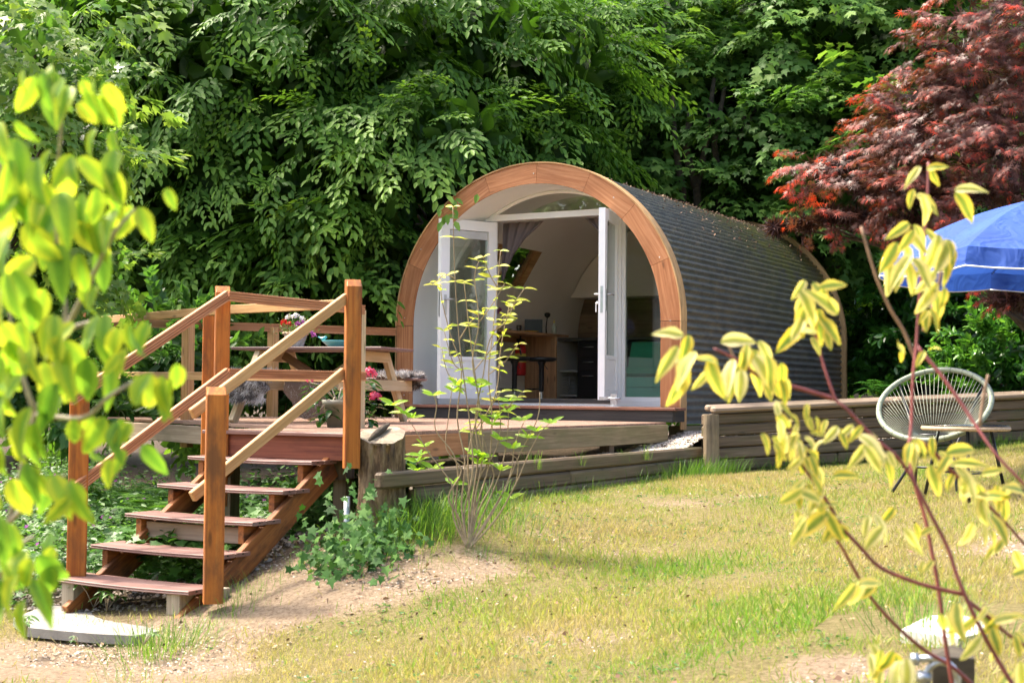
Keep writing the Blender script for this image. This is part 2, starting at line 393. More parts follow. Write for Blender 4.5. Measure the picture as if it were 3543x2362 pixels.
def mat_roof():
    m, nt, b, N, K = newmat('corrugated_bitumen')
    tc = N('ShaderNodeTexCoord'); sp = N('ShaderNodeSeparateXYZ'); K(tc.outputs['Object'], sp.inputs[0])
    n1 = N('ShaderNodeTexNoise'); n1.inputs['Scale'].default_value = 1; n1.inputs['Detail'].default_value = 8; n1.inputs['Roughness'].default_value = .7
    mp = N('ShaderNodeMapping'); mp.inputs['Scale'].default_value = (9, 5, 9); K(tc.outputs['Object'], mp.inputs[0]); K(mp.outputs[0], n1.inputs['Vector'])
    r = ramp(N, [(.35, (.062, .060, .060)), (.5, (.115, .108, .100)), (.64, (.18, .155, .115))]); K(n1.outputs[0], r.inputs[0])
    # moss grows in a band towards the far end, and more where the sheets lie flatter
    yb = N('ShaderNodeMapRange'); yb.inputs['From Min'].default_value = 1.6; yb.inputs['From Max'].default_value = 4.0; K(sp.outputs['Y'], yb.inputs['Value'])
    zb = N('ShaderNodeMapRange'); zb.inputs['From Min'].default_value = .7; zb.inputs['From Max'].default_value = 1.9; K(sp.outputs['Z'], zb.inputs['Value'])
    mu = N('ShaderNodeMath'); mu.operation = 'MULTIPLY'; K(yb.outputs[0], mu.inputs[0]); K(zb.outputs[0], mu.inputs[1])
    n2 = N('ShaderNodeTexNoise'); n2.inputs['Scale'].default_value = 3.5; n2.inputs['Detail'].default_value = 9; n2.inputs['Roughness'].default_value = .75; K(tc.outputs['Object'], n2.inputs['Vector'])
    ms = ramp(N, [(.38, (0,) * 3), (.56, (.9,) * 3)]); K(n2.outputs[0], ms.inputs[0])
    m3 = N('ShaderNodeMath'); m3.operation = 'MULTIPLY'; K(mu.outputs[0], m3.inputs[0]); K(ms.outputs[0], m3.inputs[1])
    mx = N('ShaderNodeMix'); mx.data_type = 'RGBA'; K(m3.outputs[0], mx.inputs['Factor']); K(r.outputs[0], mx.inputs['A']); mx.inputs['B'].default_value = (.17, .16, .035, 1)
    # dirt specks
    n4 = N('ShaderNodeTexNoise'); n4.inputs['Scale'].default_value = 45; n4.inputs['Detail'].default_value = 3; K(tc.outputs['Object'], n4.inputs['Vector'])
    sr = ramp(N, [(.48, (0,) * 3), (.60, (.8,) * 3)]); K(n4.outputs[0], sr.inputs[0])
    m4 = N('ShaderNodeMath'); m4.operation = 'MULTIPLY'; K(sr.outputs[0], m4.inputs[0]); K(zb.outputs[0], m4.inputs[1])
    mx2 = N('ShaderNodeMix'); mx2.data_type = 'RGBA'; K(m4.outputs[0], mx2.inputs['Factor']); K(mx.outputs['Result'], mx2.inputs['A']); mx2.inputs['B'].default_value = (.028, .024, .02, 1)
    K(mx2.outputs['Result'], b.inputs['Base Color']); b.inputs['Roughness'].default_value = .36
    b.inputs['Specular IOR Level'].default_value = .6
    return m
M_roof = mat_roof()

def mat_ground():
    m, nt, b, N, K = newmat('lawn_soil')
    tc = N('ShaderNodeTexCoord')
    n1 = N('ShaderNodeTexNoise'); n1.inputs['Scale'].default_value = .9; n1.inputs['Detail'].default_value = 6; n1.inputs['Roughness'].default_value = .65; K(tc.outputs['Object'], n1.inputs['Vector'])
    n2 = N('ShaderNodeTexNoise'); n2.inputs['Scale'].default_value = 38; n2.inputs['Detail'].default_value = 8; n2.inputs['Roughness'].default_value = .75; K(tc.outputs['Object'], n2.inputs['Vector'])
    dirt = ramp(N, [(.3, (.16, .11, .07)), (.5, (.34, .25, .165)), (.68, (.48, .375, .265))]); K(n2.outputs[0], dirt.inputs[0])
    turf = ramp(N, [(.3, (.13, .11, .045)), (.5, (.24, .20, .085)), (.7, (.37, .29, .16))]); K(n2.outputs[0], turf.inputs[0])
    at = N('ShaderNodeAttribute'); at.attribute_name = 'bare'
    ad = N('ShaderNodeMath'); ad.operation = 'MULTIPLY_ADD'; ad.inputs[1].default_value = .5; K(n2.outputs[0], ad.inputs[0]); K(at.outputs['Fac'], ad.inputs[2])
    mr = ramp(N, [(.55, (0,) * 3), (.8, (1,) * 3)]); K(ad.outputs[0], mr.inputs[0])
    mx = N('ShaderNodeMix'); mx.data_type = 'RGBA'; K(mr.outputs[0], mx.inputs['Factor']); K(turf.outputs[0], mx.inputs['A']); K(dirt.outputs[0], mx.inputs['B'])
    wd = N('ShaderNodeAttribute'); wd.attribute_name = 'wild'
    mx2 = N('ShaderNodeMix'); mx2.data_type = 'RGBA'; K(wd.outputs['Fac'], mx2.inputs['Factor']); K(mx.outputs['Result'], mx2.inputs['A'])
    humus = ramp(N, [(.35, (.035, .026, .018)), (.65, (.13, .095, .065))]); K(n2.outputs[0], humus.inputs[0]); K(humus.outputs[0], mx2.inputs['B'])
    K(mx2.outputs['Result'], b.inputs['Base Color']); b.inputs['Roughness'].default_value = .95; b.inputs['Specular IOR Level'].default_value = .15
    n3 = N('ShaderNodeTexNoise'); n3.inputs['Scale'].default_value = 26; n3.inputs['Detail'].default_value = 10; n3.inputs['Roughness'].default_value = .8; K(tc.outputs['Object'], n3.inputs['Vector'])
    bp = N('ShaderNodeBump'); bp.inputs['Strength'].default_value = .9; bp.inputs['Distance'].default_value = .05; K(n3.outputs[0], bp.inputs['Height']); K(bp.outputs[0], b.inputs['Normal'])
    return m
M_ground = mat_ground()

def attrmat(name, stops, rough=.8):
    m, nt, b, N, K = newmat(name)
    at = N('ShaderNodeAttribute'); at.attribute_name = 'tint'; r = ramp(N, stops); K(at.outputs['Fac'], r.inputs[0]); K(r.outputs[0], b.inputs['Base Color'])
    b.inputs['Roughness'].default_value = rough
    return m
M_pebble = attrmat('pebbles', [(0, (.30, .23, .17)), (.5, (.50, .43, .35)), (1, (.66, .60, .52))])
M_litter = attrmat('leaf_litter', [(0, (.10, .05, .03)), (.5, (.24, .13, .08)), (1, (.36, .26, .14))])
M_stone = attrmat('small_stones', [(0, (.20, .15, .11)), (.6, (.36, .29, .22)), (1, (.55, .48, .40))])
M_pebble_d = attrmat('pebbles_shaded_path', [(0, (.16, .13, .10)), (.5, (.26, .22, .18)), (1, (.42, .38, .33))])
M_furhair = attrmat('fur_hair', [(0, (.08, .07, .07)), (.35, (.30, .27, .26)), (.7, (.62, .59, .58)), (1, (.85, .83, .82))], .8)

L_horn = leafmat('hornbeam_leaf', [(0, (.022, .058, .009)), (.4, (.052, .13, .016)), (.8, (.10, .21, .028)), (1, (.17, .30, .045))], trans=.36, rough=.5, spec=.22)
L_maple = leafmat('maple_leaf', [(0, (.024, .062, .011)), (.5, (.056, .135, .024)), (.85, (.10, .21, .038)), (1, (.17, .29, .055))], trans=.36, rough=.5, spec=.25)
L_syc = leafmat('sycamore_leaf', [(0, (.04, .10, .02)), (.5, (.11, .23, .045)), (1, (.26, .36, .08))], trans=.45, rough=.4, spec=.4)
L_yew = leafmat('yew_needle', [(0, (.015, .05, .012)), (.6, (.035, .11, .02)), (1, (.09, .2, .03))], trans=.25)
L_acer = leafmat('acer_leaf', [(0, (.035, .017, .016)), (.5, (.095, .038, .034)), (.76, (.17, .07, .055)), (.9, (.34, .055, .035)), (1, (.55, .06, .03))], trans=.28, rough=.42, tcol=1.3, spec=.3)
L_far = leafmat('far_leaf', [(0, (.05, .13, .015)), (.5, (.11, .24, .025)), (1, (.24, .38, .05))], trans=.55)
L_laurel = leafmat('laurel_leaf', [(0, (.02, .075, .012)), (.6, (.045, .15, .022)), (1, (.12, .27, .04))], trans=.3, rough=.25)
L_ground = leafmat('ground_leaf', [(0, (.03, .09, .018)), (.5, (.06, .15, .03)), (1, (.12, .24, .05))], trans=.4)
L_fern = leafmat('fern_leaf', [(0, (.06, .15, .02)), (.6, (.12, .26, .035)), (1, (.22, .36, .06))], trans=.5)
L_ivy = leafmat('ivy_leaf', [(0, (.028, .085, .012)), (.6, (.06, .16, .024)), (1, (.15, .28, .06))], trans=.2, rough=.45, spec=.3)
L_grass = leafmat('lawn_grass', [(0, (.40, .32, .17)), (.35, (.35, .33, .115)), (.7, (.25, .32, .07)), (1, (.15, .28, .045))], trans=.4, rough=.6, tcol=1.3, spec=.2)
L_tuft = leafmat('long_grass', [(0, (.045, .11, .018)), (.6, (.10, .20, .03)), (1, (.24, .33, .08))], trans=.45, rough=.5)
L_pink = leafmat('pink_petal', [(0, (.55, .04, .14)), (1, (.80, .14, .28))], trans=.35, tcol=1)
L_purp = leafmat('purple_petal', [(0, (.36, .06, .36)), (1, (.55, .16, .55))], trans=.35, tcol=1)
L_whitep = leafmat('white_petal', [(0, (.60, .55, .75)), (1, (.85, .84, .9))], trans=.3, tcol=1)
L_redp = leafmat('red_petal', [(0, (.6, .01, .02)), (1, (.75, .03, .03))], trans=.3, tcol=1)
L_front = leafmat('big_soft_leaf', [(0, (.12, .27, .04)), (.45, (.20, .37, .045)), (1, (.36, .50, .06))], trans=.5, rough=.45, tcol=1.15,
                  edge=[(0, (.20, .37, .05)), (.5, (.38, .50, .05)), (1, (.62, .64, .07))])
L_dog = leafmat('variegated_leaf', [(0, (.20, .30, .06)), (.5, (.32, .38, .09)), (1, (.48, .47, .13))], trans=.45, rough=.5, tcol=1.12,
                edge=[(0, (.74, .58, .08)), (.5, (.80, .68, .22)), (1, (.84, .76, .46))])
L_shrub = leafmat('shrub_leaf', [(0, (.28, .42, .05)), (.5, (.46, .52, .06)), (1, (.64, .60, .10))], trans=.5, tcol=1.2,
                  edge=[(0, (.32, .46, .06)), (.5, (.50, .55, .07)), (1, (.66, .62, .12))])
L_shoot = leafmat('fresh_shoot_leaf', [(0, (.22, .42, .04)), (.5, (.34, .52, .05)), (1, (.50, .62, .07))], trans=.5, tcol=1.2,
                  edge=[(0, (.24, .44, .04)), (.5, (.36, .54, .05)), (1, (.52, .64, .08))])

# ---------------------------------------------------------------- leaves
def unit(a): return a / (np.linalg.norm(a, axis=-1, keepdims=True) + 1e-9)

T_oval = (np.array([[0, 0, 0], [.32, .23, .05], [.72, .17, .03], [1, 0, -.06], [.72, -.17, .03], [.32, -.23, .05]]), [(0, 3, 2, 1), (0, 5, 4, 3)])
T_slim = (np.array([[0, 0, 0], [.4, .11, .03], [1, 0, -.05], [.4, -.11, .03]]), [(0, 2, 1), (0, 3, 2)])
def _lobed(n, inner, outer, spread, back=.12):
    v = [[0, 0, 0]]; k = []
    for i in range(n):
        a = -spread + 2 * spread * i / (n - 1); ro = outer[i]
        v.append([ro * math.cos(a) + back, ro * math.sin(a), -.06 * ro]); k.append(len(v) - 1)
        if i < n - 1:
            a2 = a + spread / (n - 1); v.append([inner * math.cos(a2) + back, inner * math.sin(a2), .04])
            k.append(len(v) - 1)
    return np.array(v), [(0, k[j], k[j + 1]) for j in range(len(k) - 1)]
T_maple = _lobed(5, .36, [.40, .62, .80, .62, .40], 1.9)
T_acer = (lambda n: (np.array([[0, 0, 0]] + [[r * math.cos(a) + e * math.sin(a) * .0, r * math.sin(a), -.1 * r] for a, r, e in n] + [[.22 * math.cos(a + s * .28), .22 * math.sin(a + s * .28), 0] for a, r, e in n for s in (-1, 1)]),
          [(0, 1 + len(n) + 2 * i, 1 + i, 2 + len(n) + 2 * i) for i in range(len(n))]))([(-1.9, .5, 0), (-1.2, .75, 0), (-.55, .95, 0), (0, 1.05, 0), (.55, .95, 0), (1.2, .75, 0), (1.9, .5, 0)])
T_ivy = (np.array([[0, 0, 0], [-.12, .38, 0], [.22, .28, .03], [.38, .5, -.04], [.5, .2, .03], [1, 0, -.05], [.5, -.2, .03], [.38, -.5, -.04], [.22, -.28, .03], [-.12, -.38, 0]]),
         [(0, 2, 1), (0, 4, 3, 2), (0, 5, 4), (0, 6, 5), (0, 8, 7, 6), (0, 9, 8)])
T_blade = (np.array([[0, -.05, 0], [0, .05, 0], [.55, .035, .05], [1, 0, -.08], [.55, -.035, .05]]), [(0, 1, 2, 4), (4, 2, 3)])
T_petal = (np.array([[0, 0, 0], [.6, .3, .08], [1, 0, .02], [.6, -.3, .08]]), [(0, 3, 2, 1)])

def leaf_mesh(name, P, D, Nn, S, tint, T, mat):
    V, Fc = T
    P = np.asarray(P, float); n = len(P)
    x = unit(np.asarray(D, float)); z = np.asarray(Nn, float); y = unit(np.cross(z, x)); z = np.cross(x, y)
    S = np.broadcast_to(np.asarray(S, float), (n,))
    vv = P[:, None, :] + S[:, None, None] * (V[None, :, 0, None] * x[:, None, :] + V[None, :, 1, None] * y[:, None, :] + V[None, :, 2, None] * z[:, None, :])
    m = len(V)
    me = bpy.data.meshes.new(name)
    me.vertices.add(n * m); me.vertices.foreach_set('co', vv.reshape(-1).astype(np.float32))
    lens = np.array([len(q) for q in Fc]); flat = np.concatenate([np.array(q) for q in Fc])
    loops = (flat[None, :] + (np.arange(n) * m)[:, None]).reshape(-1)
    ll = np.tile(lens, n); st = np.concatenate([[0], np.cumsum(ll)[:-1]])
    me.loops.add(len(loops)); me.loops.foreach_set('vertex_index', loops.astype(np.int32))
    me.polygons.add(len(ll)); me.polygons.foreach_set('loop_start', st.astype(np.int32)); me.polygons.foreach_set('loop_total', ll.astype(np.int32))
    me.update(calc_edges=True)
    a = me.attributes.new('tint', 'FLOAT', 'POINT')
    a.data.foreach_set('value', np.repeat(np.clip(tint, 0, 1), m).astype(np.float32))
    me.materials.append(mat)
    return me

def rot_from(x, up):
    x = unit(x); y = unit(np.cross(up, x)); z = np.cross(x, y)
    return np.stack([x, y, z], -1)      # columns

def spray(kind, seed):
    """leaves of one spray in a local frame: x outwards, z up; lengths in units of the spray"""
    r = np.random.default_rng(seed); P = []; D = []; Z = []; S = []
    def pt(t): return np.array([t, 0, -.38 * t * t])
    if kind == 'horn':
        for t in np.linspace(.08, 1, 9):
            c = pt(t); nl = max(1, int(round(4.5 * (1 - t * .65))))
            for s in (-1, 1):
                for j in range(nl):
                    d = unit(np.array([.75, s * (.9 - .3 * t), -.28]) + r.normal(0, .12, 3))
                    u = .02 + .105 * j
                    p = c + d * u + np.array([0, 0, -.5 * u * u])
                    P.append(p); D.append(unit(d + np.array([.25, s * .35 * (-1) ** j, -.45]) + r.normal(0, .16, 3)))
                    Z.append(unit(np.array([.4, 0, 1]) + r.normal(0, .28, 3))); S.append(.128 * r.uniform(.75, 1.2))
        P.append(pt(1)); D.append(np.array([.8, 0, -.6])); Z.append(np.array([.5, 0, 1])); S.append(.14)
    elif kind == 'maple':
        for i in range(34):
            t = r.uniform(.1, 1); a = r.uniform(-1, 1)
            p = np.array([t, a * .42 * (1.15 - t * .5), -.22 * t * t - .12 * abs(a) + r.normal(0, .05)])
            d = unit(np.array([.9, a * .9, -.6]) + r.normal(0, .3, 3))
            P.append(p); D.append(d); Z.append(unit(np.array([.6, a * .3, 1.0]) + r.normal(0, .3, 3))); S.append(.2 * r.uniform(.7, 1.2))
    elif kind == 'acer':
        for i in range(44):
            t = r.uniform(.05, 1) ** .8; a = r.uniform(-1, 1)
            p = np.array([t, a * .45 * (1.1 - t * .55), -.16 * t * t + r.normal(0, .03)])
            d = unit(np.array([.8, a * .9, -.75]) + r.normal(0, .25, 3))
            P.append(p); D.append(d); Z.append(unit(np.array([.5, a * .3, .8]) + r.normal(0, .35, 3))); S.append(.17 * r.uniform(.7, 1.2))
    elif kind == 'yew':
        for i in range(60):
            t = r.uniform(0, 1); s = r.choice([-1, 1]); u = r.uniform(0, .35) * (1 - t * .6)
            p = np.array([t, 0, .1 * t]) + np.array([.6, s * .8, 0]) * u
            P.append(p); D.append(unit(np.array([.7, s * .5, .1]) + r.normal(0, .2, 3))); Z.append(unit(np.array([0, 0, 1]) + r.normal(0, .3, 3))); S.append(.13)
    else:   # bushy: laurel and shrubs
        for i in range(26):
            t = r.uniform(.1, 1); a = r.uniform(0, 2 * math.pi)
            p = np.array([t, 0, .15 * t])
            d = unit(np.array([.8, math.cos(a), math.sin(a) * .8 + .1]) + r.normal(0, .15, 3))
            P.append(p); D.append(d); Z.append(unit(np.array([.3, 0, 1]) + r.normal(0, .35, 3))); S.append(.3 * r.uniform(.7, 1.15))
    return [np.array(q) for q in (P, D, Z, S)]

_CAMP = np.array(_C)
def crown(kind, lobes, dens, size, T, mat, name, parent, seed, droop=.35, tintmean=.45, protos=5, fill=0, up=None, tipbright=.25, kindtag='stuff', cut=None):
    """sprays spread over the outside of several rounded masses, joined into one foliage part"""
    r = np.random.default_rng(seed)
    lob = np.array([(*c, a, b) for c, a, b in lobes], float)
    A = []; O = []; Tn = []
    for i, (cx, cy, cz, ra, rb) in enumerate(lob):
        n = int(dens * 4 * math.pi * ra * rb)
        d = unit(r.normal(0, 1, (n, 3)))
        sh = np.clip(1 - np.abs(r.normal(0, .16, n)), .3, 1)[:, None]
        p = np.array([cx, cy, cz]) + d * np.array([ra, ra, rb]) * sh
        toc = unit(_CAMP - p); fac = (d * toc).sum(1)
        keep = (fac > -.15) | (r.uniform(0, 1, n) < .3)
        for j, (ox, oy, oz, qa, qb) in enumerate(lob):
            if j != i:
                q = (p - np.array([ox, oy, oz])) / np.array([qa, qa, qb])
                keep &= ((q ** 2).sum(1) > .5)
        if cut is not None: keep &= cut(p)
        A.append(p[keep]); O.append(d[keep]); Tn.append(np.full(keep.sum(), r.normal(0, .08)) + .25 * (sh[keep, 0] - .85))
    A = np.concatenate(A); O = np.concatenate(O); Tn = np.concatenate(Tn)
    O = O * np.array([1, 1, .5]); O[:, 2] -= droop * .5; O = unit(O + r.normal(0, .3, O.shape))
    PR = [spray(kind, seed * 10 + k) for k in range(protos)]
    which = r.integers(0, protos, len(A)); sz = size * r.uniform(.7, 1.3, len(A))
    upv = unit(np.array([0, 0, 1]) + r.normal(0, .25, A.shape))
    Rm = rot_from(O, upv)
    oP = []; oD = []; oZ = []; oS = []; oT = []
    for k in range(protos):
        m = which == k
        if not m.any(): continue
        p, d, z, s = PR[k]
        R = Rm[m]; nn = m.sum()
        oP.append((A[m][:, None] + np.einsum('nij,kj->nki', R, p) * sz[m][:, None, None]).reshape(-1, 3))
        oD.append(np.einsum('nij,kj->nki', R, d).reshape(-1, 3)); oZ.append(np.einsum('nij,kj->nki', R, z).reshape(-1, 3))
        oS.append((s[None] * sz[m][:, None]).reshape(-1))
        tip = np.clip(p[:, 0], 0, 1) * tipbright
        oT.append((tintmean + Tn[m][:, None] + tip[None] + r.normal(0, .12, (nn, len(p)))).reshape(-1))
    P = np.concatenate(oP); D = np.concatenate(oD); Z = np.concatenate(oZ); S = np.concatenate(oS); Tt = np.concatenate(oT)
    if fill:
        k = int(fill); li = r.integers(0, len(lob), k); d = unit(r.normal(0, 1, (k, 3))) * (r.uniform(0, 1, (k, 1)) ** .5) * .75
        q = lob[li, :3] + d * lob[li][:, [3, 3, 4]]
        if cut is not None:
            kk = cut(q); q = q[kk]; k = len(q)
        P = np.concatenate([P, q]); D = np.concatenate([D, unit(r.normal(0, 1, (k, 3)))]); Z = np.concatenate([Z, unit(r.normal(0, 1, (k, 3)) + [0, 0, .6])])
        S = np.concatenate([S, np.full(k, size * .45)]); Tt = np.concatenate([Tt, r.uniform(0, .3, k)])  # inner leaves get dark tints: crown shade put into their colour
    inpod = (P[:, 1] > -.06) & (P[:, 1] < 5.8) & ((P[:, 0] ** 2 + (P[:, 2] - .861) ** 2 < 1.76 ** 2) | ((np.abs(P[:, 0]) < 1.76) & (P[:, 2] < .861)))
    P, D, Z, S, Tt = P[~inpod], D[~inpod], Z[~inpod], S[~inpod], Tt[~inpod]
    me = leaf_mesh(name, P, D, Z, S, Tt, T, mat)
    o = link(name, me, mat, parent)
    o['kind'] = kindtag
    print('CROWN', name, parent and parent.name, len(P), len(me.polygons))
    return o

def limbs(parent, base, lobes, r0=.13, name='limb', trunk=True, mat=None, seed=1):
    """a tapered trunk with limbs running into each mass of the crown"""
    mat = mat or M_bark; r = random.Random(seed)
    b = Vector(base); top = Vector((b.x * .9, b.y * .9, b.z)) * 1
    cen = sum((Vector(c) for c, *_ in lobes), Vector()) / len(lobes)
    top = b.lerp(Vector((cen.x, cen.y, cen.z)), .55); top.x = b.x * .7 + cen.x * .3; top.y = b.y * .7 + cen.y * .3
    m = MB(); n = 7
    m.tube([b.lerp(top, i / n) + Vector((r.uniform(-.05, .05), r.uniform(-.05, .05), 0)) for i in range(n + 1)], [r0 * (1.25 - .75 * i / n) for i in range(n + 1)], 10)
    m.build('trunk', mat, parent)
    for c, _ra, *_ in lobes:
        c = Vector(c); s = b.lerp(top, r.uniform(.5, 1)); m = MB()
        mid = s.lerp(c, .5) + Vector((r.uniform(-.2, .2), r.uniform(-.2, .2), r.uniform(.1, .4)))
        pts = [s * (1 - t) ** 2 + mid * 2 * t * (1 - t) + c * t * t for t in [i / 6 for i in range(7)]]
        m.tube(pts, [r0 * .45 * (1 - .75 * i / 6) for i in range(7)], 7)
        for k in range(3):
            e = c + Vector((r.uniform(-1, 1), r.uniform(-1, 1), r.uniform(-.6, .8))) * min(1.0, _ra * .6)
            m.tube([pts[4], pts[4].lerp(e, .5) + Vector((0, 0, .1)), e], [r0 * .2, r0 * .13, r0 * .05], 5)
        m.build(name, mat, parent)

# shapes for single leaves that can be picked apart
def big_leaf(name, mat, hw=.3, curl=.25, fold=.12, seed=0):
    r = random.Random(seed); v = []; f = []; uv = []; curl *= r.uniform(.4, 1.7); fold *= r.uniform(.5, 1.5); hw *= r.uniform(.85, 1.2); sw = r.uniform(-.12, .12)
    us = [0, .07, .2, .36, .54, .72, .87, .95, 1]
    for i, u in enumerate(us):
        w = hw * 1.75 * (u ** .62) * ((1 - u) ** .95) if 0 < u < 1 else 0
        zc = -curl * u * u + .02 * r.uniform(-1, 1)
        if w == 0: v.append((u, sw * u * u, zc)); uv.append((u, 0))
        else:
            for s, e in ((-1, 1), (-.5, .5), (0, 0), (.5, .5), (1, 1)):
                v.append((u, s * w + sw * u * u + .012 * math.sin(13 * u + 5 * s + seed) * abs(s), zc + fold * abs(s) * w * 2 + .015 * math.sin(9 * u + s * 3) * abs(s))); uv.append((u, e))
    n = len(us) - 2
    for k in range(4): f.append((0, 1 + k, 2 + k))
    for i in range(n - 1):
        for k in range(4):
            a = 1 + i * 5 + k; f.append((a, a + 5, a + 6, a + 1))
    last = len(v) - 1
    for k in range(4): f.append((1 + (n - 1) * 5 + k, last, 1 + (n - 1) * 5 + k + 1))
    me = mesh(name, v, f, True)
    ul = me.uv_layers.new(name='UVMap')
    for lp in me.loops: ul.data[lp.index].uv = uv[lp.vertex_index]
    me.materials.append(mat)
    return me

def put_leaf(me, parent, p, d, nrm, s, name='leaf'):
    x = Vector(d).normalized(); n = Vector(nrm); y = n.cross(x)
    if y.length < 1e-3: y = Vector((1, 0, 0)).cross(x)
    y.normalize(); z = x.cross(y)
    M = Matrix(((x.x * s, y.x * s, z.x * s, p[0]), (x.y * s, y.y * s, z.y * s, p[1]), (x.z * s, y.z * s, z.z * s, p[2]), (0, 0, 0, 1)))
    return link(name, me, None, parent, M)

# ================================================================ ground
def ground_sheet():
    xs = np.concatenate([np.linspace(-150, -9, 16), np.arange(-8.5, 12.01, .14), np.linspace(13, 150, 16)])
    ys = np.concatenate([np.linspace(-150, -15, 16), np.arange(-14, 8.01, .14), np.linspace(9, 200, 18)])
    X, Y = np.meshgrid(xs, ys, indexing='ij'); n, m = X.shape
    Z = lawn_z(X, Y)
    from mathutils import noise
    for i in range(n):
        for j in range(m):
            if -8 < X[i, j] < 11 and -14 < Y[i, j] < 7:
                Z[i, j] += .022 * noise.noise((X[i, j] * 1.4, Y[i, j] * 1.4, 0)) + .008 * noise.noise((X[i, j] * 6, Y[i, j] * 6, 3))
    v = np.stack([X, Y, Z], -1).reshape(-1, 3)
    f = [(i * m + j, (i + 1) * m + j, (i + 1) * m + j + 1, i * m + j + 1) for i in range(n - 1) for j in range(m - 1)]
    me = mesh('ground', v, f, True)
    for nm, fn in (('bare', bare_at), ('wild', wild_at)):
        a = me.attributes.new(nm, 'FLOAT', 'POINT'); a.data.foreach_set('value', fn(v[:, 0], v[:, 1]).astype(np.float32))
    tag(link('ground', me, M_ground), kind='structure')

def vnoise(x, y, s, seed=0):
    """smooth value noise, vectorised"""
    x = np.asarray(x) * s + 100 + seed * 7.3; y = np.asarray(y) * s + 100 + seed * 3.1
    xi = np.floor(x).astype(int); yi = np.floor(y).astype(int); fx = x - xi; fy = y - yi
    fx = fx * fx * (3 - 2 * fx); fy = fy * fy * (3 - 2 * fy)
    h = lambda a, b: (np.sin(a * 127.1 + b * 311.7 + seed) * 43758.5453) % 1
    return (h(xi, yi) * (1 - fx) + h(xi + 1, yi) * fx) * (1 - fy) + (h(xi, yi + 1) * (1 - fx) + h(xi + 1, yi + 1) * fx) * fy

BARE = [((1.963, -6.379), 0.42, 1.15), ((2.341, -6.51), 0.5, 1.15), ((2.549, -6.338), 0.36, 0.95), ((2.787, -6.251), 0.24, 0.9), ((2.054, -6.883), 0.5, 1.0), ((2.052, -7.725), 0.7, 1.0), ((1.399, -7.825), 0.7, 1.0), ((2.044, -7.229), 0.4, 0.8), ((2.967, -6.072), 0.18, 0.6), ((2.9, -5.151), 0.22, 0.3), ((2.707, -4.139), 0.4, 0.4), ((3.01, -3.294), 0.5, 0.4), ((3.194, -2.883), 0.4, 0.35), ((4.25, -7.495), 0.35, 0.35), ((3.994, -6.505), 0.25, 0.3), ((5.763, -5.688), 0.45, 0.6), ((5.685, -6.039), 0.3, 0.4), ((5.664, -8.154), 0.28, 0.65), ((3.638, -5.137), 0.3, 0.3), ((4.505, -5.993), 0.2, 0.2), ((2.769, -5.864), 0.2, 0.6), ((5.782, -5.152), 0.4, 0.5), ((3.148, -6.904), 0.3, 0.35)]
def bare_at(x, y):
    x = np.asarray(x, float); y = np.asarray(y, float); b = np.zeros_like(x)
    for (a, c), r, s in BARE:
        d2 = ((x - a) ** 2 + (y - c) ** 2) / (r * r); b = np.maximum(b, s * np.exp(-d2 * .8))
    return np.clip(b * (.7 + .7 * vnoise(x, y, 3.1, 2)) + .42 * (vnoise(x, y, 1.7, 5) - .48) + .3 * (vnoise(x, y, 5.5, 8) - .5), 0, 1)
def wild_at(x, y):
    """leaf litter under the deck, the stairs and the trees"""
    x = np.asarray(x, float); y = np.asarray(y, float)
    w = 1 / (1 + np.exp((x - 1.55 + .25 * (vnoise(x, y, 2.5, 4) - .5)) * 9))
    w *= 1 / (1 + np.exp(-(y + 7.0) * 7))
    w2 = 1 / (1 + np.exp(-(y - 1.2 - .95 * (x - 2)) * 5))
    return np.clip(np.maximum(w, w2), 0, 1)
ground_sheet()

T_peb = (np.array([[-.5, 0, 0], [.5, 0, .0], [0, .42, 0], [0, -.42, 0], [0, 0, .3], [.05, 0, -.3]]), [(0, 4, 3), (3, 4, 1), (1, 4, 2), (2, 4, 0)])
def pebbles(name, pts, size, mat, seed):
    r = np.random.default_rng(seed); n = len(pts)
    me = leaf_mesh(name, pts, unit(r.normal(0, 1, (n, 3)) * [1, 1, .3]), unit(r.normal(0, .35, (n, 3)) + [0, 0, 1]), size * r.uniform(.5, 1.4, n), r.uniform(0, 1, n), T_peb, mat)
    return tag(link(name, me, mat), kind='stuff')

# the strip of soil and gravel between deck, pod and retaining walls
def terrace():
    xs = np.arange(1.5, 7.6, .1); ys = np.arange(-5.6, 7.2, .1); v = []; idx = {}
    for x in xs:
        for y in ys:
            if inside_terrace(x, y): idx[round(x, 2), round(y, 2)] = len(v); v.append((x, y, terrace_z(x, y)))
    f = []
    for x in xs:
        for y in ys:
            q = [(round(x, 2), round(y, 2)), (round(x + .1, 2), round(y, 2)), (round(x + .1, 2), round(y + .1, 2)), (round(x, 2), round(y + .1, 2))]
            if all(k in idx for k in q): f.append(tuple(idx[k] for k in q))
    me = mesh('gravel_bed', v, f, True)
    for nm, fn in (('bare', lambda x, y: np.ones_like(x)), ('wild', lambda x, y: (y > 1.6).astype(float))):
        a = me.attributes.new(nm, 'FLOAT', 'POINT'); vv = np.array(v); a.data.foreach_set('value', fn(vv[:, 0], vv[:, 1]).astype(np.float32))
    tag(link('gravel_bed', me, M_ground), kind='structure')
WALL_A = (2.061, -5.809); WALL_B = (2.03, -.30)
UW = [(2.07, -.20), (4.462, 2.848), (7.6, 5.6)]
def wall_x(y): return WALL_A[0] + (WALL_B[0] - WALL_A[0]) * (y - WALL_A[1]) / (WALL_B[1] - WALL_A[1])
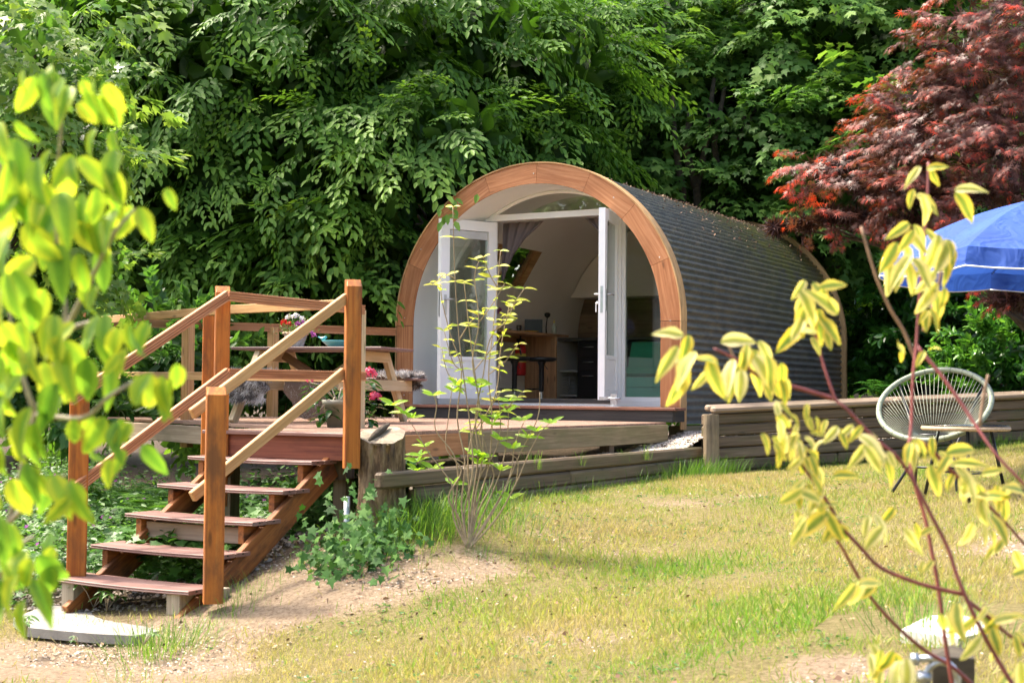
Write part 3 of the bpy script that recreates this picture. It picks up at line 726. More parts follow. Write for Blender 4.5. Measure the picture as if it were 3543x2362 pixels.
def inside_terrace(x, y):
    if y < -.25: return x < wall_x(y) - .0 and y > WALL_A[1] + .1
    (x0, y0), (x1, y1), (x2, y2) = UW
    if x <= x1: yy = y0 + (y1 - y0) * (x - x0) / (x1 - x0) if x > x0 else -.3
    else: yy = y1 + (y2 - y1) * (x - x1) / (x2 - x1)
    return y > yy - .04
def terrace_z(x, y):
    z = -.43 + .0 * x
    z += .20 * math.exp(-((x - 2.0) ** 2 / .9 + (y - .5) ** 2 / 1.3)) + max(0, x - 2.2) * .07
    if y > 1: z += .03 * (y - 1)
    return z + .02 * math.sin(x * 9) * math.sin(y * 7)
terrace()
r_ = np.random.default_rng(3); pb = []
while len(pb) < 15000:
    x = r_.uniform(1.6, 3.4); y = r_.uniform(-3.6, 1.6)
    if inside_terrace(x, y) and r_.uniform() < math.exp(-max(0, -1.5 - y) * 1.3):
        pb.append((x, y, terrace_z(x, y) + .005))
pebbles('gravel', pb, .028, M_pebble, 4)
pb = []
for _ in range(5000):
    x = r_.uniform(-1.2, 1.6); y = r_.uniform(-6.95, -4.6); pb.append((x, y, float(lawn_z(x, y)) + .008))
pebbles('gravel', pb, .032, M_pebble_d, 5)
pb = []
while len(pb) < 4500:
    x = r_.uniform(.8, 6.5); y = r_.uniform(-9.5, -2.5)
    if r_.uniform() < bare_at(np.array([x]), np.array([y]))[0] ** 2 and x > 1.6 - (y < -7) * 2: pb.append((x, y, float(lawn_z(x, y)) + .002))
pebbles('stones', pb, .016, M_stone, 6)
r_ = np.random.default_rng(14); n = 9000; X = r_.uniform(.6, 7.5, n); Y = r_.uniform(-9.6, -1.5, n)
k = (r_.uniform(0, 1, n) < .12 + .8 * np.exp(-((X - 2.4) ** 2 + (Y + 6.2) ** 2) / 2.2)) & (X > 1.5 - 2 * (Y < -7.1)) & ((X > 2.1) | (Y < -5.9)); X = X[k]; Y = Y[k]; n = len(X)
me = leaf_mesh('leaf_litter', np.stack([X, Y, lawn_z(X, Y) + .012], 1), r_.normal(0, 1, (n, 3)) * [1, 1, .3], r_.normal(0, .5, (n, 3)) + [0, 0, 1], .028 * r_.uniform(.4, 1.4, n), r_.uniform(0, 1, n), T_petal, M_litter)
tag(link('leaf_litter', me, M_litter), kind='stuff')

# ================================================================ the pod
ZS = .861; RO = 1.686; RI = 1.474; YF = .556; PL = 5.71
pod = thing('camping_pod', 'arched camping pod with corrugated grey roof, cedar front arch and open white doors', 'pod', (0, 0, 0))

def arc_board(name, a0, a1, ri, ro, y0, y1, mat, parent, n=6):
    am = math.radians((a0 + a1) / 2); c = Vector((math.cos(am) * (ri + ro) / 2, (y0 + y1) / 2, ZS + math.sin(am) * (ri + ro) / 2))
    x = Vector((-math.sin(am), 0, math.cos(am))); y = Vector((0, 1, 0)); z = x.cross(y)
    M = Matrix(((x.x, y.x, z.x, c.x), (x.y, y.y, z.y, c.y), (x.z, y.z, z.z, c.z), (0, 0, 0, 1))); Mi = M.inverted()
    v = []
    for i in range(n + 1):
        a = math.radians(a0 + (a1 - a0) * i / n)
        for r in (ri, ro):
            for yy in (y0, y1): v.append(Mi @ Vector((math.cos(a) * r, yy, ZS + math.sin(a) * r)))
    f = []
    for i in range(n):
        b = i * 4
        f += [(b, b + 2, b + 6, b + 4), (b + 1, b + 5, b + 7, b + 3), (b + 2, b + 3, b + 7, b + 6), (b, b + 4, b + 5, b + 1)]
    f += [(0, 1, 3, 2), (n * 4, n * 4 + 2, n * 4 + 3, n * 4 + 1)]
    me = mesh(name, v, f); me.materials.append(mat)
    return link(name, me, mat, parent, M)

SEG = [(0, 22), (22, 45), (45, 66), (66, 88), (88, 110), (110, 132), (132, 156), (156, 180)]
for a0, a1 in SEG:
    arc_board('arch_board', a0 + .06, a1 - .06, RI, RO, 0, .032, M_cedar, pod)
    arc_board('arch_trim', a0, a1, RO + .001, RO + .015, -.012, .142, M_cedar_edge, pod)
for s in (-1, 1):
    zb = .001 if s > 0 else -.139
    cbox('arch_board', *sorted((s * RI, s * RO)), 0, .032, zb, ZS - .003, M_cedar, pod, grain='z')
    cbox('arch_trim', *sorted((s * (RO + .001), s * (RO + .015))), -.012, .142, -.22, ZS - .001, M_cedar_edge, pod, grain='z')
m = MB()
for x, z in [(1.585, .1), (1.58, .86), (1.46, 1.5), (.95, 2.13), (.02, 2.44), (-.9, 2.18), (-1.38, 1.7), (-1.585, .95), (-1.58, .1)]:
    m.lathe([(0, -.003), (.006, -.003), (.006, 0)], (0, 0, 0), 8)
    k = len(m.v) - 24
    for i in range(k, len(m.v)):
        a, b, c = m.v[i]; m.v[i] = (x + a, c - .001, z + b)
m.build('screw', M_steel, pod, kind='stuff')

def arch_strip(name, r, y0, y1, mat, zb0, zb1, thick=.006, hole=None, n=64):
    pr = [(r, zb0)] + [(r, zb0 + (ZS - zb0) * k / 6) for k in range(1, 6)] + [(r * math.cos(t), ZS + r * math.sin(t)) for t in np.linspace(0, math.pi, n)] + [(-r, ZS - (ZS - zb1) * k / 6) for k in range(1, 7)]
    ys = [y0, y1] if hole is None else sorted({y0, y1, *hole[2:]})
    v = [(x, y, z) for x, z in pr for y in ys]; k = len(ys); f = []
    for i in range(len(pr) - 1):
        for j in range(k - 1):
            if hole:
                am = math.degrees(math.atan2((pr[i][1] + pr[i+1][1]) / 2 - ZS, (pr[i][0] + pr[i+1][0]) / 2))
                if hole[0] < am < hole[1] and j in (1, 3): continue
            f.append((i * k + j, (i + 1) * k + j, (i + 1) * k + j + 1, i * k + j + 1))
    return link(name, mesh(name, v, f, True), mat, pod)
arch_strip('recess_lining', RI - .001, .012, YF, M_lining, -.02, -.02)
arch_strip('inner_lining', 1.50, YF + .05, 3.7, M_inside, -.05, -.05, hole=(137, 158, .78, 1.44, 1.66, 2.32), n=120)
arch_strip('inner_lining', 1.50, 3.7, 5.6, M_inside, -.05, -.05)
cbox('pod_floor', -1.62, 1.62, .02, 5.62, -.10, -.052, M_floor, pod)

# corrugated sheets
S_R = 1.655
def prof_pt(s):
    """distance s along the shell from the right foot; returns position and outward normal"""
    h = ZS + .17
    if s < h: return (S_R, -.17 + s), (1, 0)
    t = (s - h) / S_R
    if t < math.pi: return (S_R * math.cos(t), ZS + S_R * math.sin(t)), (math.cos(t), math.sin(t))
    return (-S_R, ZS - (s - h - S_R * math.pi)), (-1, 0)
S_END = 2 * (ZS + .17) + math.pi * S_R
laps = [0, ZS + .17 + S_R * math.radians(13.5)]
while laps[-1] < S_END - .9: laps.append(laps[-1] + S_R * math.radians(25))
laps.append(S_END)
for i in range(len(laps) - 1):
    s0, s1 = laps[i] - (.03 if i else 0), laps[i + 1]; lift = .005 * (i % 2)
    n = int((s1 - s0) / .076 * 8); v = []; f = []
    for k in range(n + 1):
        s = s0 + (s1 - s0) * k / n; (x, z), (nx, nz) = prof_pt(s); o = .0135 * math.cos(2 * math.pi * s / .076) + lift
        for y in (.10, .78, 1.44, 1.66, 2.32, 5.68): v.append((x + nx * o, y, z + nz * o))
    for k in range(n):
        s = s0 + (s1 - s0) * (k + .5) / n; an = math.degrees((s - ZS - .17) / S_R)
        for j in range(5):
            if j in (1, 3) and 137 < an < 158: continue
            f.append((k*6+j, (k+1)*6+j, (k+1)*6+j+1, k*6+j+1)[::-1])
    link('roof_sheet', mesh('roof_sheet', v, f, True), M_roof, pod)
for a0, a1 in [(0, 30), (30, 60), (60, 90), (90, 120), (120, 150), (150, 180)]:
    arc_board('end_trim', a0, a1, 1.64, 1.725, 5.685, 5.74, M_cedar_edge, pod)
cbox('end_trim', 1.64, 1.725, 5.685, 5.74, -.17, ZS - .001, M_cedar_edge, pod, grain='z')
cbox('end_trim', -1.725, -1.64, 5.685, 5.74, -.17, ZS - .001, M_cedar_edge, pod, grain='z')
v = [(0, 5.64, -.1)] + [(S_R * .99 * math.cos(t), 5.64, ZS + S_R * .99 * math.sin(t)) for t in np.linspace(0, math.pi, 30)] + [(-S_R * .99, 5.64, -.1)]
v = [(S_R * .99, 5.64, -.1)] + v[1:]
link('back_wall', mesh('back_wall', v, [tuple(range(len(v)))]), M_inside, pod)
cbox('foundation_beam', 1.50, 1.66, .16, 5.6, -.38, -.185, M_grey, pod, grain='y')
cbox('foundation_beam', -1.66, -1.50, .16, 5.6, -.38, -.185, M_grey, pod, grain='y')

# fallen leaf bits lodged on the roof
r_ = np.random.default_rng(8); P = []
for _ in range(1500):
    a = math.radians(r_.uniform(38, 92) if r_.random() < .35 else r_.normal(74, 7)); yy = r_.uniform(1.6, 5.6) if r_.random() < .7 else r_.uniform(.3, 5.6)
    P.append((1.672 * math.cos(a), yy, ZS + 1.672 * math.sin(a)))
P = np.array(P)
me = leaf_mesh('leaf_litter', P, r_.normal(0, 1, P.shape), unit(P - [0, 0, ZS]) * [1, 0, 1] + r_.normal(0, .3, P.shape), .03 * r_.uniform(.5, 1.4, len(P)), r_.uniform(0, 1, len(P)), T_petal, M_litter)
tag(link('leaf_litter', me, M_litter), kind='stuff')

# glazed front: frame, transom, side panes
def arch_poly(x0, x1, z0, rad, y, n=24, z1=None):
    top = []
    for k in range(n + 1):
        x = x0 + (x1 - x0) * k / n
        zz = ZS + math.sqrt(max(0, rad * rad - x * x)) if abs(x) < rad else ZS
        if z1 is not None: zz = min(zz, z1)
        top.append((x, y, zz))
    return [(x0, y, z0)] + top + [(x1, y, z0)]
def pane(name, x0, x1, z0, rad, y=YF, z1=None):
    p = arch_poly(x0, x1, z0, rad, y, z1=z1); n = len(p)
    v = p + [(a, b + .012, c) for a, b, c in p]
    f = [tuple(range(n)), tuple(range(2 * n - 1, n - 1, -1))] + [(i, n + i, n + (i + 1) % n, (i + 1) % n) for i in range(n)]
    return link(name, mesh(name, v, f), M_glass, pod)
RG = RI - .03
m = MB()
m.box(-1.46, 1.46, YF - .045, YF + .03, 0.0, .062)          # threshold
m.box(.72, .80, YF - .04, YF + .03, .062, 2.03); m.box(-.80, -.745, YF - .04, YF + .03, .062, 2.03)
m.box(.803, .835, YF - .025, YF + .03, .062, 1.98); m.box(-.835, -.803, YF - .025, YF + .03, .062, 1.98)
m.box(-.86, .86, YF - .05, YF + .03, 2.032, 2.065); m.box(-.80, .80, YF - .035, YF + .03, 2.068, 2.10)
m.box(.838, 1.458, YF - .03, YF + .03, .0625, .10); m.box(-1.458, -.838, YF - .03, YF + .03, .0625, .10)
mm = 40; base = len(m.v); vv = []; ff = []
for k in range(mm + 1):
    t = math.pi * k / mm
    for r in (RI - .002, RI - .034):
        for y in (YF - .03, YF + .03): vv.append((r * math.cos(t), y, ZS + r * math.sin(t)))
for k in range(mm):
    b = k * 4; ff += [(b, b+4, b+6, b+2), (b+1, b+3, b+7, b+5), (b+2, b+6, b+7, b+3), (b, b+1, b+5, b+4)]
m.add(vv, ff, True)
for s in (-1, 1): m.box(*sorted((s * (RI - .034), s * (RI - .002))), YF - .0295, YF + .0295, .1, ZS)
m.build('door_frame', M_white, pod)
pane('side_window', .836, RG, .10, RG); pane('side_window', -RG, -.836, .10, RG)
pane('arch_window', -.80, .80, 2.10, RG)
cbox('threshold_bar', -.745, .72, YF - .06, YF - .047, .03, .075, M_darkk, pod)

def door_leaf(hinge, free, label, blind=False, handle_side=1):
    h = Vector((*hinge, 0)); e = Vector((*free, 0)); w = (e - h).length
    x = (e - h).normalized(); z = Vector((0, 0, 1)); y = z.cross(x)
    M = Matrix(((x.x, y.x, 0, h.x), (x.y, y.y, 0, h.y), (0, 0, 1, .068), (0, 0, 0, 1)))
    H = 1.945; t = .034
    m = MB()
    m.box(0, .105, -t, t, 0, H); m.box(w - .105, w, -t, t, 0, H); m.box(.1055, w - .1055, -t, t, H - .11, H); m.box(.1055, w - .1055, -t, t, 0, .10)
    d = m.build('door', M_white, pod, M=M); d['label'] = label
    for k in range(3):      # routed lower panel in three boards
        p = MB(); z0 = .102 + k * .104; p.box(.106, w - .106, -.020, .020, z0, z0 + .098); p.box(.106, w - .106, -.013, .013, z0 + .098, z0 + .104); p.build('panel_board', M_white, d, M=M)
    p = MB(); p.box(.106, w - .106, -t + .004, t - .004, .415, .455); p.build('mid_rail', M_white, d, M=M)
    p = MB(); p.box(.107, w - .107, -.008, .008, .457, H - .112); p.build('glass', M_glass, d, M=M)
    if blind:
        p = MB()
        for s_ in (-1, 1):
            p.box(.115, w - .115, *sorted((s_ * .024, s_ * .010)), H - .20, H - .118)
            for i in range(6): p.box(.115, w - .115, *sorted((s_ * .026, s_ * .024)), H - .195 + i * .012, H - .189 + i * .012)
        p.build('blind', plain('blind_grey', (.55, .56, .57), rough=.6), d, M=M)
    p = MB()
    for i in (.25, 1.0, 1.7): p.tube([(-.004, -t - .008, i), (-.004, -t - .008, i + .10)], .009, 8)
    p.build('hinge', M_steel, d, M=M)
    p = MB()
    for sy in (-1, 1):
        p.box(w - .068, w - .035, *sorted((sy * t, sy * (t + .008))), .90, 1.12)
        p.tube([(w - .052, sy * t, 1.07), (w - .052, sy * (t + .05), 1.07), (w - .165, sy * (t + .055), 1.07)], .0095, 8)
    p.box(w - .002, w + .003, -.012, .012, .88, 1.15)
    p.build('handle', M_steel, d, M=M)
    return d, M, w
dL, ML, wL = door_leaf((-.745, YF - .03), (-1.065, -.11), 'left door leaf folded outwards towards the deck', blind=True)
dR, MR, wR = door_leaf((.735, YF - .03), (.895, -.155), 'right door leaf standing open edge on')
k = MB(); k.tube([(wR - .052, -.05, .99), (wR - .052, -.07, .97)], .012, 8); k.box(wR - .062, wR - .042, -.072, -.066, .89, .965)
k.build('key', M_white, dR, M=MR)
# floor stop that holds the right leaf
m = MB(); m.box(1.02, 1.09, -.20, -.195, .0, .13); m.box(.985, 1.125, -.24, -.16, 0, .006); m.tube([(.90, -.19, .085), (1.13, -.205, .085)], .009, 8); m.box(.90, .99, -.205, -.197, .07, .10)
m.build('door_stop', M_galv, pod)

# step
cbox('step_board', -1.47, 1.775, -.33, -.170, -.028, 0, M_step, pod); cbox('step_board', -1.47, 1.755, -.166, -.014, -.028, 0, M_step, pod)
cbox('sill_board', -1.47, 1.47, .001, YF - .047, -.028, -.001, M_step, pod)
cbox('riser_board', -1.46, 1.74, -.31, -.285, -.141, -.030, M_riser, pod)
cbox('riser_board', 1.70, 1.742, -.283, -.016, -.141, -.030, M_riser, pod, grain='y')

# skylight in the left side
def skylight(y0, y1):
    a0, a1 = math.radians(137), math.radians(158)
    P = lambda a, r, y: (r * math.cos(a), y, ZS + r * math.sin(a))
    m = MB(); c = [P(a0, 1.5, y0), P(a1, 1.5, y0), P(a1, 1.5, y1), P(a0, 1.5, y1)]; d = [P(a0, 1.66, y0), P(a1, 1.66, y0), P(a1, 1.66, y1), P(a0, 1.66, y1)]
    m.add(c + d, [(0, 1, 5, 4), (1, 2, 6, 5), (2, 3, 7, 6), (3, 0, 4, 7)])
    w = m.build('skylight', M_cedar_edge, pod)
    m = MB()
    def bar(p, q): m.beam(p, q, .04, .04)
    bar(P(a0, 1.60, y0 + .03), P(a0, 1.60, y1 - .03)); bar(P(a1, 1.60, y0 + .03), P(a1, 1.60, y1 - .03)); bar(P(a0, 1.60, y0 + .03), P(a1, 1.60, y0 + .03)); bar(P(a0, 1.60, y1 - .03), P(a1, 1.60, y1 - .03))
    m.build('sash', M_cedar_edge, w)
    g = MB(); g.add([P(a0, 1.61, y0), P(a1, 1.61, y0), P(a1, 1.61, y1), P(a0, 1.61, y1)], [(0, 1, 2, 3)]); g.build('pane', M_glass, w)
skylight(1.66, 2.32); skylight(.78, 1.44)  # the second, nearer the doors, is an unseen addition to light the interior

# bulkhead and back panel over the kitchen
v = arch_poly(-1.49, 1.49, 1.40, 1.49, 3.69); link('bulkhead', mesh('bulkhead', [(a, b, max(c, 1.40)) for a, b, c in v], [tuple(range(len(v)))]), M_inside, pod)
cbox('backsplash', -1.5, .2, 4.10, 4.13, -.05, 1.40, M_oakpanel, pod)
cbox('partition', .2, 1.5, 3.75, 3.80, -.05, 1.41, M_inside, pod, grain='z')
cbox('bulkhead_soffit', -1.35, .2, 3.695, 4.10, 1.40, 1.42, M_inside, pod)

def curtain(pts_top, pts_bot, label, parent, n=28, rows=10, pleats=4):
    v = []; f = []
    for j in range(rows + 1):
        t = j / rows
        for i in range(n + 1):
            u = i / n
            x = (pts_top[0] + (pts_top[1] - pts_top[0]) * u) * (1 - t) + (pts_bot[0] + (pts_bot[1] - pts_bot[0]) * u) * t
            x += .10 * math.sin(t * math.pi) * (u if pts_bot[1] > pts_bot[0] else 0) * 0
            zt = pts_top[2]; zb = pts_bot[2] + (.35 * u ** 1.5)
            v.append((x, .70 + .018 * math.sin(u * pleats * 2 * math.pi) * (1 - .3 * t), zt + (zb - zt) * t))
    for j in range(rows):
        for i in range(n): a = j * (n + 1) + i; f.append((a, a + 1, a + n + 2, a + n + 1))
    c = link('curtain', mesh('curtain', v, f, True), M_curtain, None); tag(c, label, 'curtain', 'curtains'); return c
curtain((-.74, -.22, 2.03), (-.76, -.64, 1.35), 'dark grey curtain swept to the left of the doorway opening', None)
curtain((.74, .28, 2.03), (.76, .66, 1.35), 'dark grey curtain gathered behind the right door leaf', None)
curtain((-1.42, -.9, 1.55), (-1.42, -1.02, .05), 'grey curtain hanging behind the open left door leaf', None)
c = curtain((1.44, 1.24, 1.35), (1.44, 1.22, .06), 'narrow grey curtain at the edge of the right side window', None)

# ================================================================ inside the pod
bar = thing('breakfast_bar', 'wooden breakfast bar on a butcher block end panel inside the pod', 'bar', (-1.28, 1.9, -.05))
cbox('bar_top', -1.485, -1.05, 1.0, 2.95, .842, .872, M_bench, bar, grain='y')
for k in range(6): cbox('end_panel_board', -1.49 + k * .0735, -1.49 + (k + 1) * .0735 - .0005, 2.60, 2.63, -.05, .84, M_bench, bar, grain='z', b=.0008)
cbox('bar_rail', -1.47, -1.44, 1.02, 2.6, .76, .841, M_bench, bar, grain='y')
def stool(loc, label):
    t = thing('bar_stool', label, 'stool', loc, 'black bar stools')
    x, y, z = loc; H = .60
    m = MB(); m.lathe([(0, H - .05), (.14, H - .05), (.172, H - .035), (.18, H - .015), (.165, H), (0, H - .006)], (x, y, z), 28); m.build('seat', M_black, t)
    m = MB(); m.lathe([(.026, .2), (.03, .22), (.03, H - .1), (.05, H - .06), (.05, H - .05)], (x, y, z), 14); m.build('sleeve', M_black, t)
    m = MB(); m.lathe([(.022, .03), (.022, .21)], (x, y, z), 14); m.build('column', M_steel, t)
    m = MB(); m.lathe([(0, 0), (.19, 0), (.19, .008), (.03, .035), (0, .035)], (x, y, z), 28); m.build('base', M_black, t)
    m = MB(); a0 = -2.6
    m.tube([(x + .02 * math.cos(a0), y + .02 * math.sin(a0), z + .23)] + [(x + .0 + .17 * math.cos(a), y + .17 * math.sin(a), z + .23) for a in np.linspace(a0 - .9, a0 + .9, 12)] + [(x + .02 * math.cos(a0), y + .02 * math.sin(a0), z + .23)], .008, 6)
    m.build('footrest', M_black, t)
    m = MB(); m.tube([(x + .03, y, z + H - .08), (x + .09, y - .02, z + H - .14)], .005, 6); m.build('lever', M_black, t)
s1 = (-0.824, 1.137, 0.543); s2 = (-0.648, 1.465, 0.541)
stool((s1[0], s1[1], -.05), 'black round bar stool nearer the left door'); stool((s2[0], s2[1], -.05), 'black round bar stool in front of the wooden end panel')

ex = thing('fire_extinguisher', 'red fire extinguisher on the wall under the bar', 'extinguisher', (-1.36, 2.25, .35))
m = MB(); m.lathe([(0, 0), (.06, 0), (.07, .02), (.07, .33), (.055, .38), (.02, .40), (.02, .42)], (-1.36, 2.25, .35), 18); m.build('cylinder', M_red, ex)
m = MB(); m.lathe([(.0712, .16), (.0712, .27)], (-1.36, 2.25, .35), 18); m.build('label_band', M_yel, ex)
m = MB(); m.box(-1.39, -1.33, 2.20, 2.30, .77, .80); m.tube([(-1.36, 2.2, .79), (-1.33, 2.14, .74), (-1.30, 2.16, .60)], .009, 6); m.tube([(-1.36, 2.25, .80), (-1.32, 2.17, .83)], .01, 6); m.build('valve', M_black, ex)

kit = thing('kitchen_unit', 'dark grey kitchen unit with drawers and steel bar handles', 'kitchen unit', (-.9, 3.8, -.05))
cbox('carcass', -1.22, .2, 3.56, 4.09, -.05, .82, M_darkk, kit)
cbox('worktop', -1.5, .22, 3.50, 4.095, .824, .862, plain('worktop', (.09, .085, .075), rough=.3), kit)
def front(x0, x1, z0, z1, vertical=False, nm='drawer'):
    d = cbox(nm, x0, x1, 3.535, 3.557, z0, z1, M_darkk, kit, b=.003)
    m = MB()
    if vertical: m.tube([(x0 + .05, 3.50, z0 + .22), (x0 + .05, 3.50, z1 - .05)], .006, 8); m.tube([(x0 + .05, 3.50, z1 - .1), (x0 + .05, 3.535, z1 - .1)], .005, 6); m.tube([(x0 + .05, 3.50, z0 + .27), (x0 + .05, 3.535, z0 + .27)], .005, 6)
    else:
        zc = z1 - .07; m.tube([(x0 + .08, 3.50, zc), (x1 - .04, 3.50, zc)], .006, 8); m.tube([(x0 + .12, 3.50, zc), (x0 + .12, 3.535, zc)], .005, 6); m.tube([(x1 - .08, 3.50, zc), (x1 - .08, 3.535, zc)], .005, 6)
    m.build('bar_handle', M_steel, d)
front(-1.215, -.93, .62, .81); front(-1.215, -.93, .44, .615); front(-1.215, -.93, .03, .435, nm='cupboard_door')
front(-.925, -.55, .03, .81, True, 'cupboard_door'); front(-.545, -.17, .03, .81, True, 'cupboard_door')
for z in (.10, .42): cbox('shelf', -1.48, -1.23, 3.54, 4.05, z, z + .02, M_lining, kit)
rk = thing('wire_rack', 'wire rack standing on the open kitchen shelf', 'rack', (-1.35, 3.58, .12))
m = MB()
for i in range(7): m.tube([(-1.45, 3.57, .14 + i * .035), (-1.26, 3.57, .14 + i * .035)], .003, 5)
m.tube([(-1.36, 3.565, .12), (-1.34, 3.565, .40)], .004, 5); m.build('wires', M_steel, rk)

ZB = .873
def on_bar(D, px, py): pass
mo = thing('black_box', 'small black tablet screen leaning at the back of the bar', 'screen', (-1.30, 2.45, ZB))
m = MB(); m.beam((-1.39, 2.40, ZB + .09), (-1.20, 2.52, ZB + .09), .012, .18); m.beam((-1.30, 2.46, ZB + .006), (-1.26, 2.40, ZB + .006), .06, .01); m.build('screen', M_black, mo)
br = thing('dish_brush', 'black round headed dish brush standing upright on the bar', 'brush', (-1.16, 2.55, ZB))
m = MB(); m.tube([(-1.16, 2.55, ZB), (-1.165, 2.55, ZB + .08), (-1.15, 2.55, ZB + .2)], [.009, .008, .007], 7); m.lathe([(.012, 0), (.035, .02), (.04, .05), (.02, .065)], (-1.148, 2.55, ZB + .2), 12); m.build('handle', M_black, br)
bt = thing('soap_bottle', 'clear pump bottle of washing up liquid on the bar', 'bottle', (-1.11, 2.66, ZB))
m = MB(); m.lathe([(0, 0), (.03, 0), (.032, .09), (.012, .125), (.012, .14)], (-1.11, 2.66, ZB), 14); m.build('body', plain('soap', (.55, .6, .5), rough=.15, noise=.1), bt)
m = MB(); m.lathe([(.013, .14), (.013, .155), (.005, .16), (.005, .18)], (-1.11, 2.66, ZB), 10); m.tube([(-1.11, 2.66, ZB + .18), (-1.09, 2.63, ZB + .178)], .004, 6); m.build('pump', M_yel, bt)
for p, c, lb in (((-1.22, 1.55), (.32, .42, .14), 'pale green plate lying on the bar nearer the left door'), ((-1.17, 2.12), (.78, .52, .08), 'yellow plate lying on the bar in front of the black screen')):
    m = MB(); m.lathe([(0, 0), (.06, 0), (.115, .014), (.118, .018), (.06, .006), (0, .005)], (*p, ZB), 28)
    o = m.build('plate', plain('plate_glaze', c, rough=.25, noise=.03)); tag(o, lb, 'plate', 'plates')
gl = MB(); gl.lathe([(0, 0), (.03, 0), (.033, .10), (.030, .10), (.027, .004)], (-1.40, 2.28, ZB), 16); tag(gl.build('tumbler', M_glass), 'clear drinking glass on the bar beside the black screen', 'glass')
va = thing('flower_vase', 'glass vase of purple and pink flowers on the bar', 'vase', (-1.30, 1.42, ZB))
m = MB(); m.lathe([(0, 0), (.035, 0), (.045, .05), (.03, .12), (.035, .14)], (-1.30, 1.42, ZB), 16); m.build('vase', M_glass, va)
m = MB(); hd = []
for i in range(9):
    a = i * 2.4; q = (-1.30 + .09 * math.cos(a), 1.42 + .11 * math.sin(a), ZB + .22 + .10 * ((i * 7) % 5) / 5); hd.append(q)
    m.tube([(-1.30, 1.42, ZB + .02), (-1.30 + .03 * math.cos(a), 1.42 + .03 * math.sin(a), ZB + .15), q], .002, 4)
m.build('stems', M_twig, va)
r_ = np.random.default_rng(5); P = []; D_ = []
for q in hd:
    for k in range(26): d = unit(r_.normal(0, 1, 3)); P.append(np.array(q) + d * .004); D_.append(d)
link('blooms', leaf_mesh('blooms', P, D_, unit(r_.normal(0, 1, (len(P), 3))), .034, r_.uniform(0, 1, len(P)), T_petal, L_purp), L_purp, va, kind='stuff')
sf = thing('sofa_bench', 'teal fronted bench with green cushions behind the right side window', 'bench', (.95, 1.6, -.05))
for k in range(3): cbox('front_board', .30, 1.47, 1.30, 1.325, -.02 + k * .115, .09 + k * .115, M_teal, sf)
cbox('seat_board', .30, 1.47, 1.33, 1.95, .30, .325, M_brown, sf)
cbox('seat_cushion', .32, 1.46, 1.36, 1.93, .33, .43, M_greenc, sf, b=.03)
def cushion(name, c, s, mat, parent):
    v = []; f = []; n = 14
    for i in range(n + 1):
        for j in range(n + 1):
            u = -1 + 2 * i / n; w = -1 + 2 * j / n; k = (1 - u ** 4) * (1 - w ** 4)
            v.append((u, w, k ** .5))
    a = len(v); v += [(x, y, -z) for x, y, z in v]
    for i in range(n):
        for j in range(n): q = (i*(n+1)+j, (i+1)*(n+1)+j, (i+1)*(n+1)+j+1, i*(n+1)+j+1); f += [q, tuple(t + a for t in q[::-1])]
    v = [(c[0] + x * s[0], c[1] + z * s[1] + y * .06, c[2] + y * s[2]) for x, y, z in v]
    return link(name, mesh(name, v, f, True), mat, parent)
cushion('back_cushion', (.62, 1.80, .56), (.30, .07, .17), M_greenc, sf); cushion('back_cushion', (1.16, 1.80, .56), (.30, .07, .17), M_greenc, sf)

# ================================================================ deck
ZD = -.141
deck = thing('deck', 'raised deck of reddish brown grooved boards between the stairs and the pod', 'deck', (0, -3, ZD))
LC = (-3.45, -2.70)      # far left corner
def deck_x(y):
    xr = 1.74 - .06 * (y + 5.6) / 5.3
    if y < -4.9: xl = .58
    elif y < LC[1]: xl = 1.15 + (LC[0] - 1.15) * (y + 4.9) / (LC[1] + 4.9)
    else: xl = LC[0] + (-1.75 - LC[0]) * (y - LC[1]) / (-.02 - LC[1])
    return xl, xr
y = -5.62; BW = .138
while y < -.35:
    ym = y + BW / 2; xl, xr = deck_x(ym)
    if y > -5.5 and y < -.45 and xl < .9: xl += .01
    n = 9; prof = [(-BW / 2, -.024), (-BW / 2, -.001)]
    for k in range(n):
        c = -BW / 2 + BW * (k + .5) / n; g = BW / n * .28
        prof += [(c - g, 0), (c - g * .6, -.004), (c + g * .6, -.004), (c + g, 0)]
    prof += [(BW / 2, -.001), (BW / 2, -.024)]
    pm = (round(xr - xl, 2), n)
    b = extrude('deck_board', prof[::-1], (xl, ym, ZD), (xr, ym, ZD), M_deck, deck)
    y += BW + .005
# fascia and joists
a = (1.748, -5.60, ZD - .105); b = (1.722, -4.15, ZD - .105); c = (1.690, -.34, ZD - .105)
beam('fascia_board', a, b, .028, .158, M_fascia_o, deck); beam('fascia_board', (b[0] - .0, b[1] + .003, b[2]), c, .028, .166, M_grey, deck)
cbox('fascia_board', .58, 1.735, -5.662, -5.635, ZD - .178, ZD - .026, M_fascia, deck)
cbox('edge_board', .56, 1.745, -5.70, -5.628, ZD - .0245, ZD - .001, M_tread, deck)
beam('joist', (1.15, -4.93, ZD - .11), (LC[0], LC[1] - .03, ZD - .11), .045, .15, M_sleeper_top, deck)
for x in np.arange(-1.6, 1.6, .55): cbox('joist', x, x + .045, max(-4.8, -3.4 - x), -.36, ZD - .19, ZD - .03, M_sleeper, deck, grain='y')
cbox('joist', .585, .63, -5.63, -4.9, ZD - .19, ZD - .03, M_sleeper, deck, grain='y')
for x, y in ((.64, -5.5), (1.6, -5.5), (1.6, -3.6), (1.6, -1.5), (.2, -4.0), (-1.6, -2.9)):
    cbox('support_post', x - .05, x + .05, y - .05, y + .05, -1.3, ZD - .03, M_sleeper, deck, grain='z')

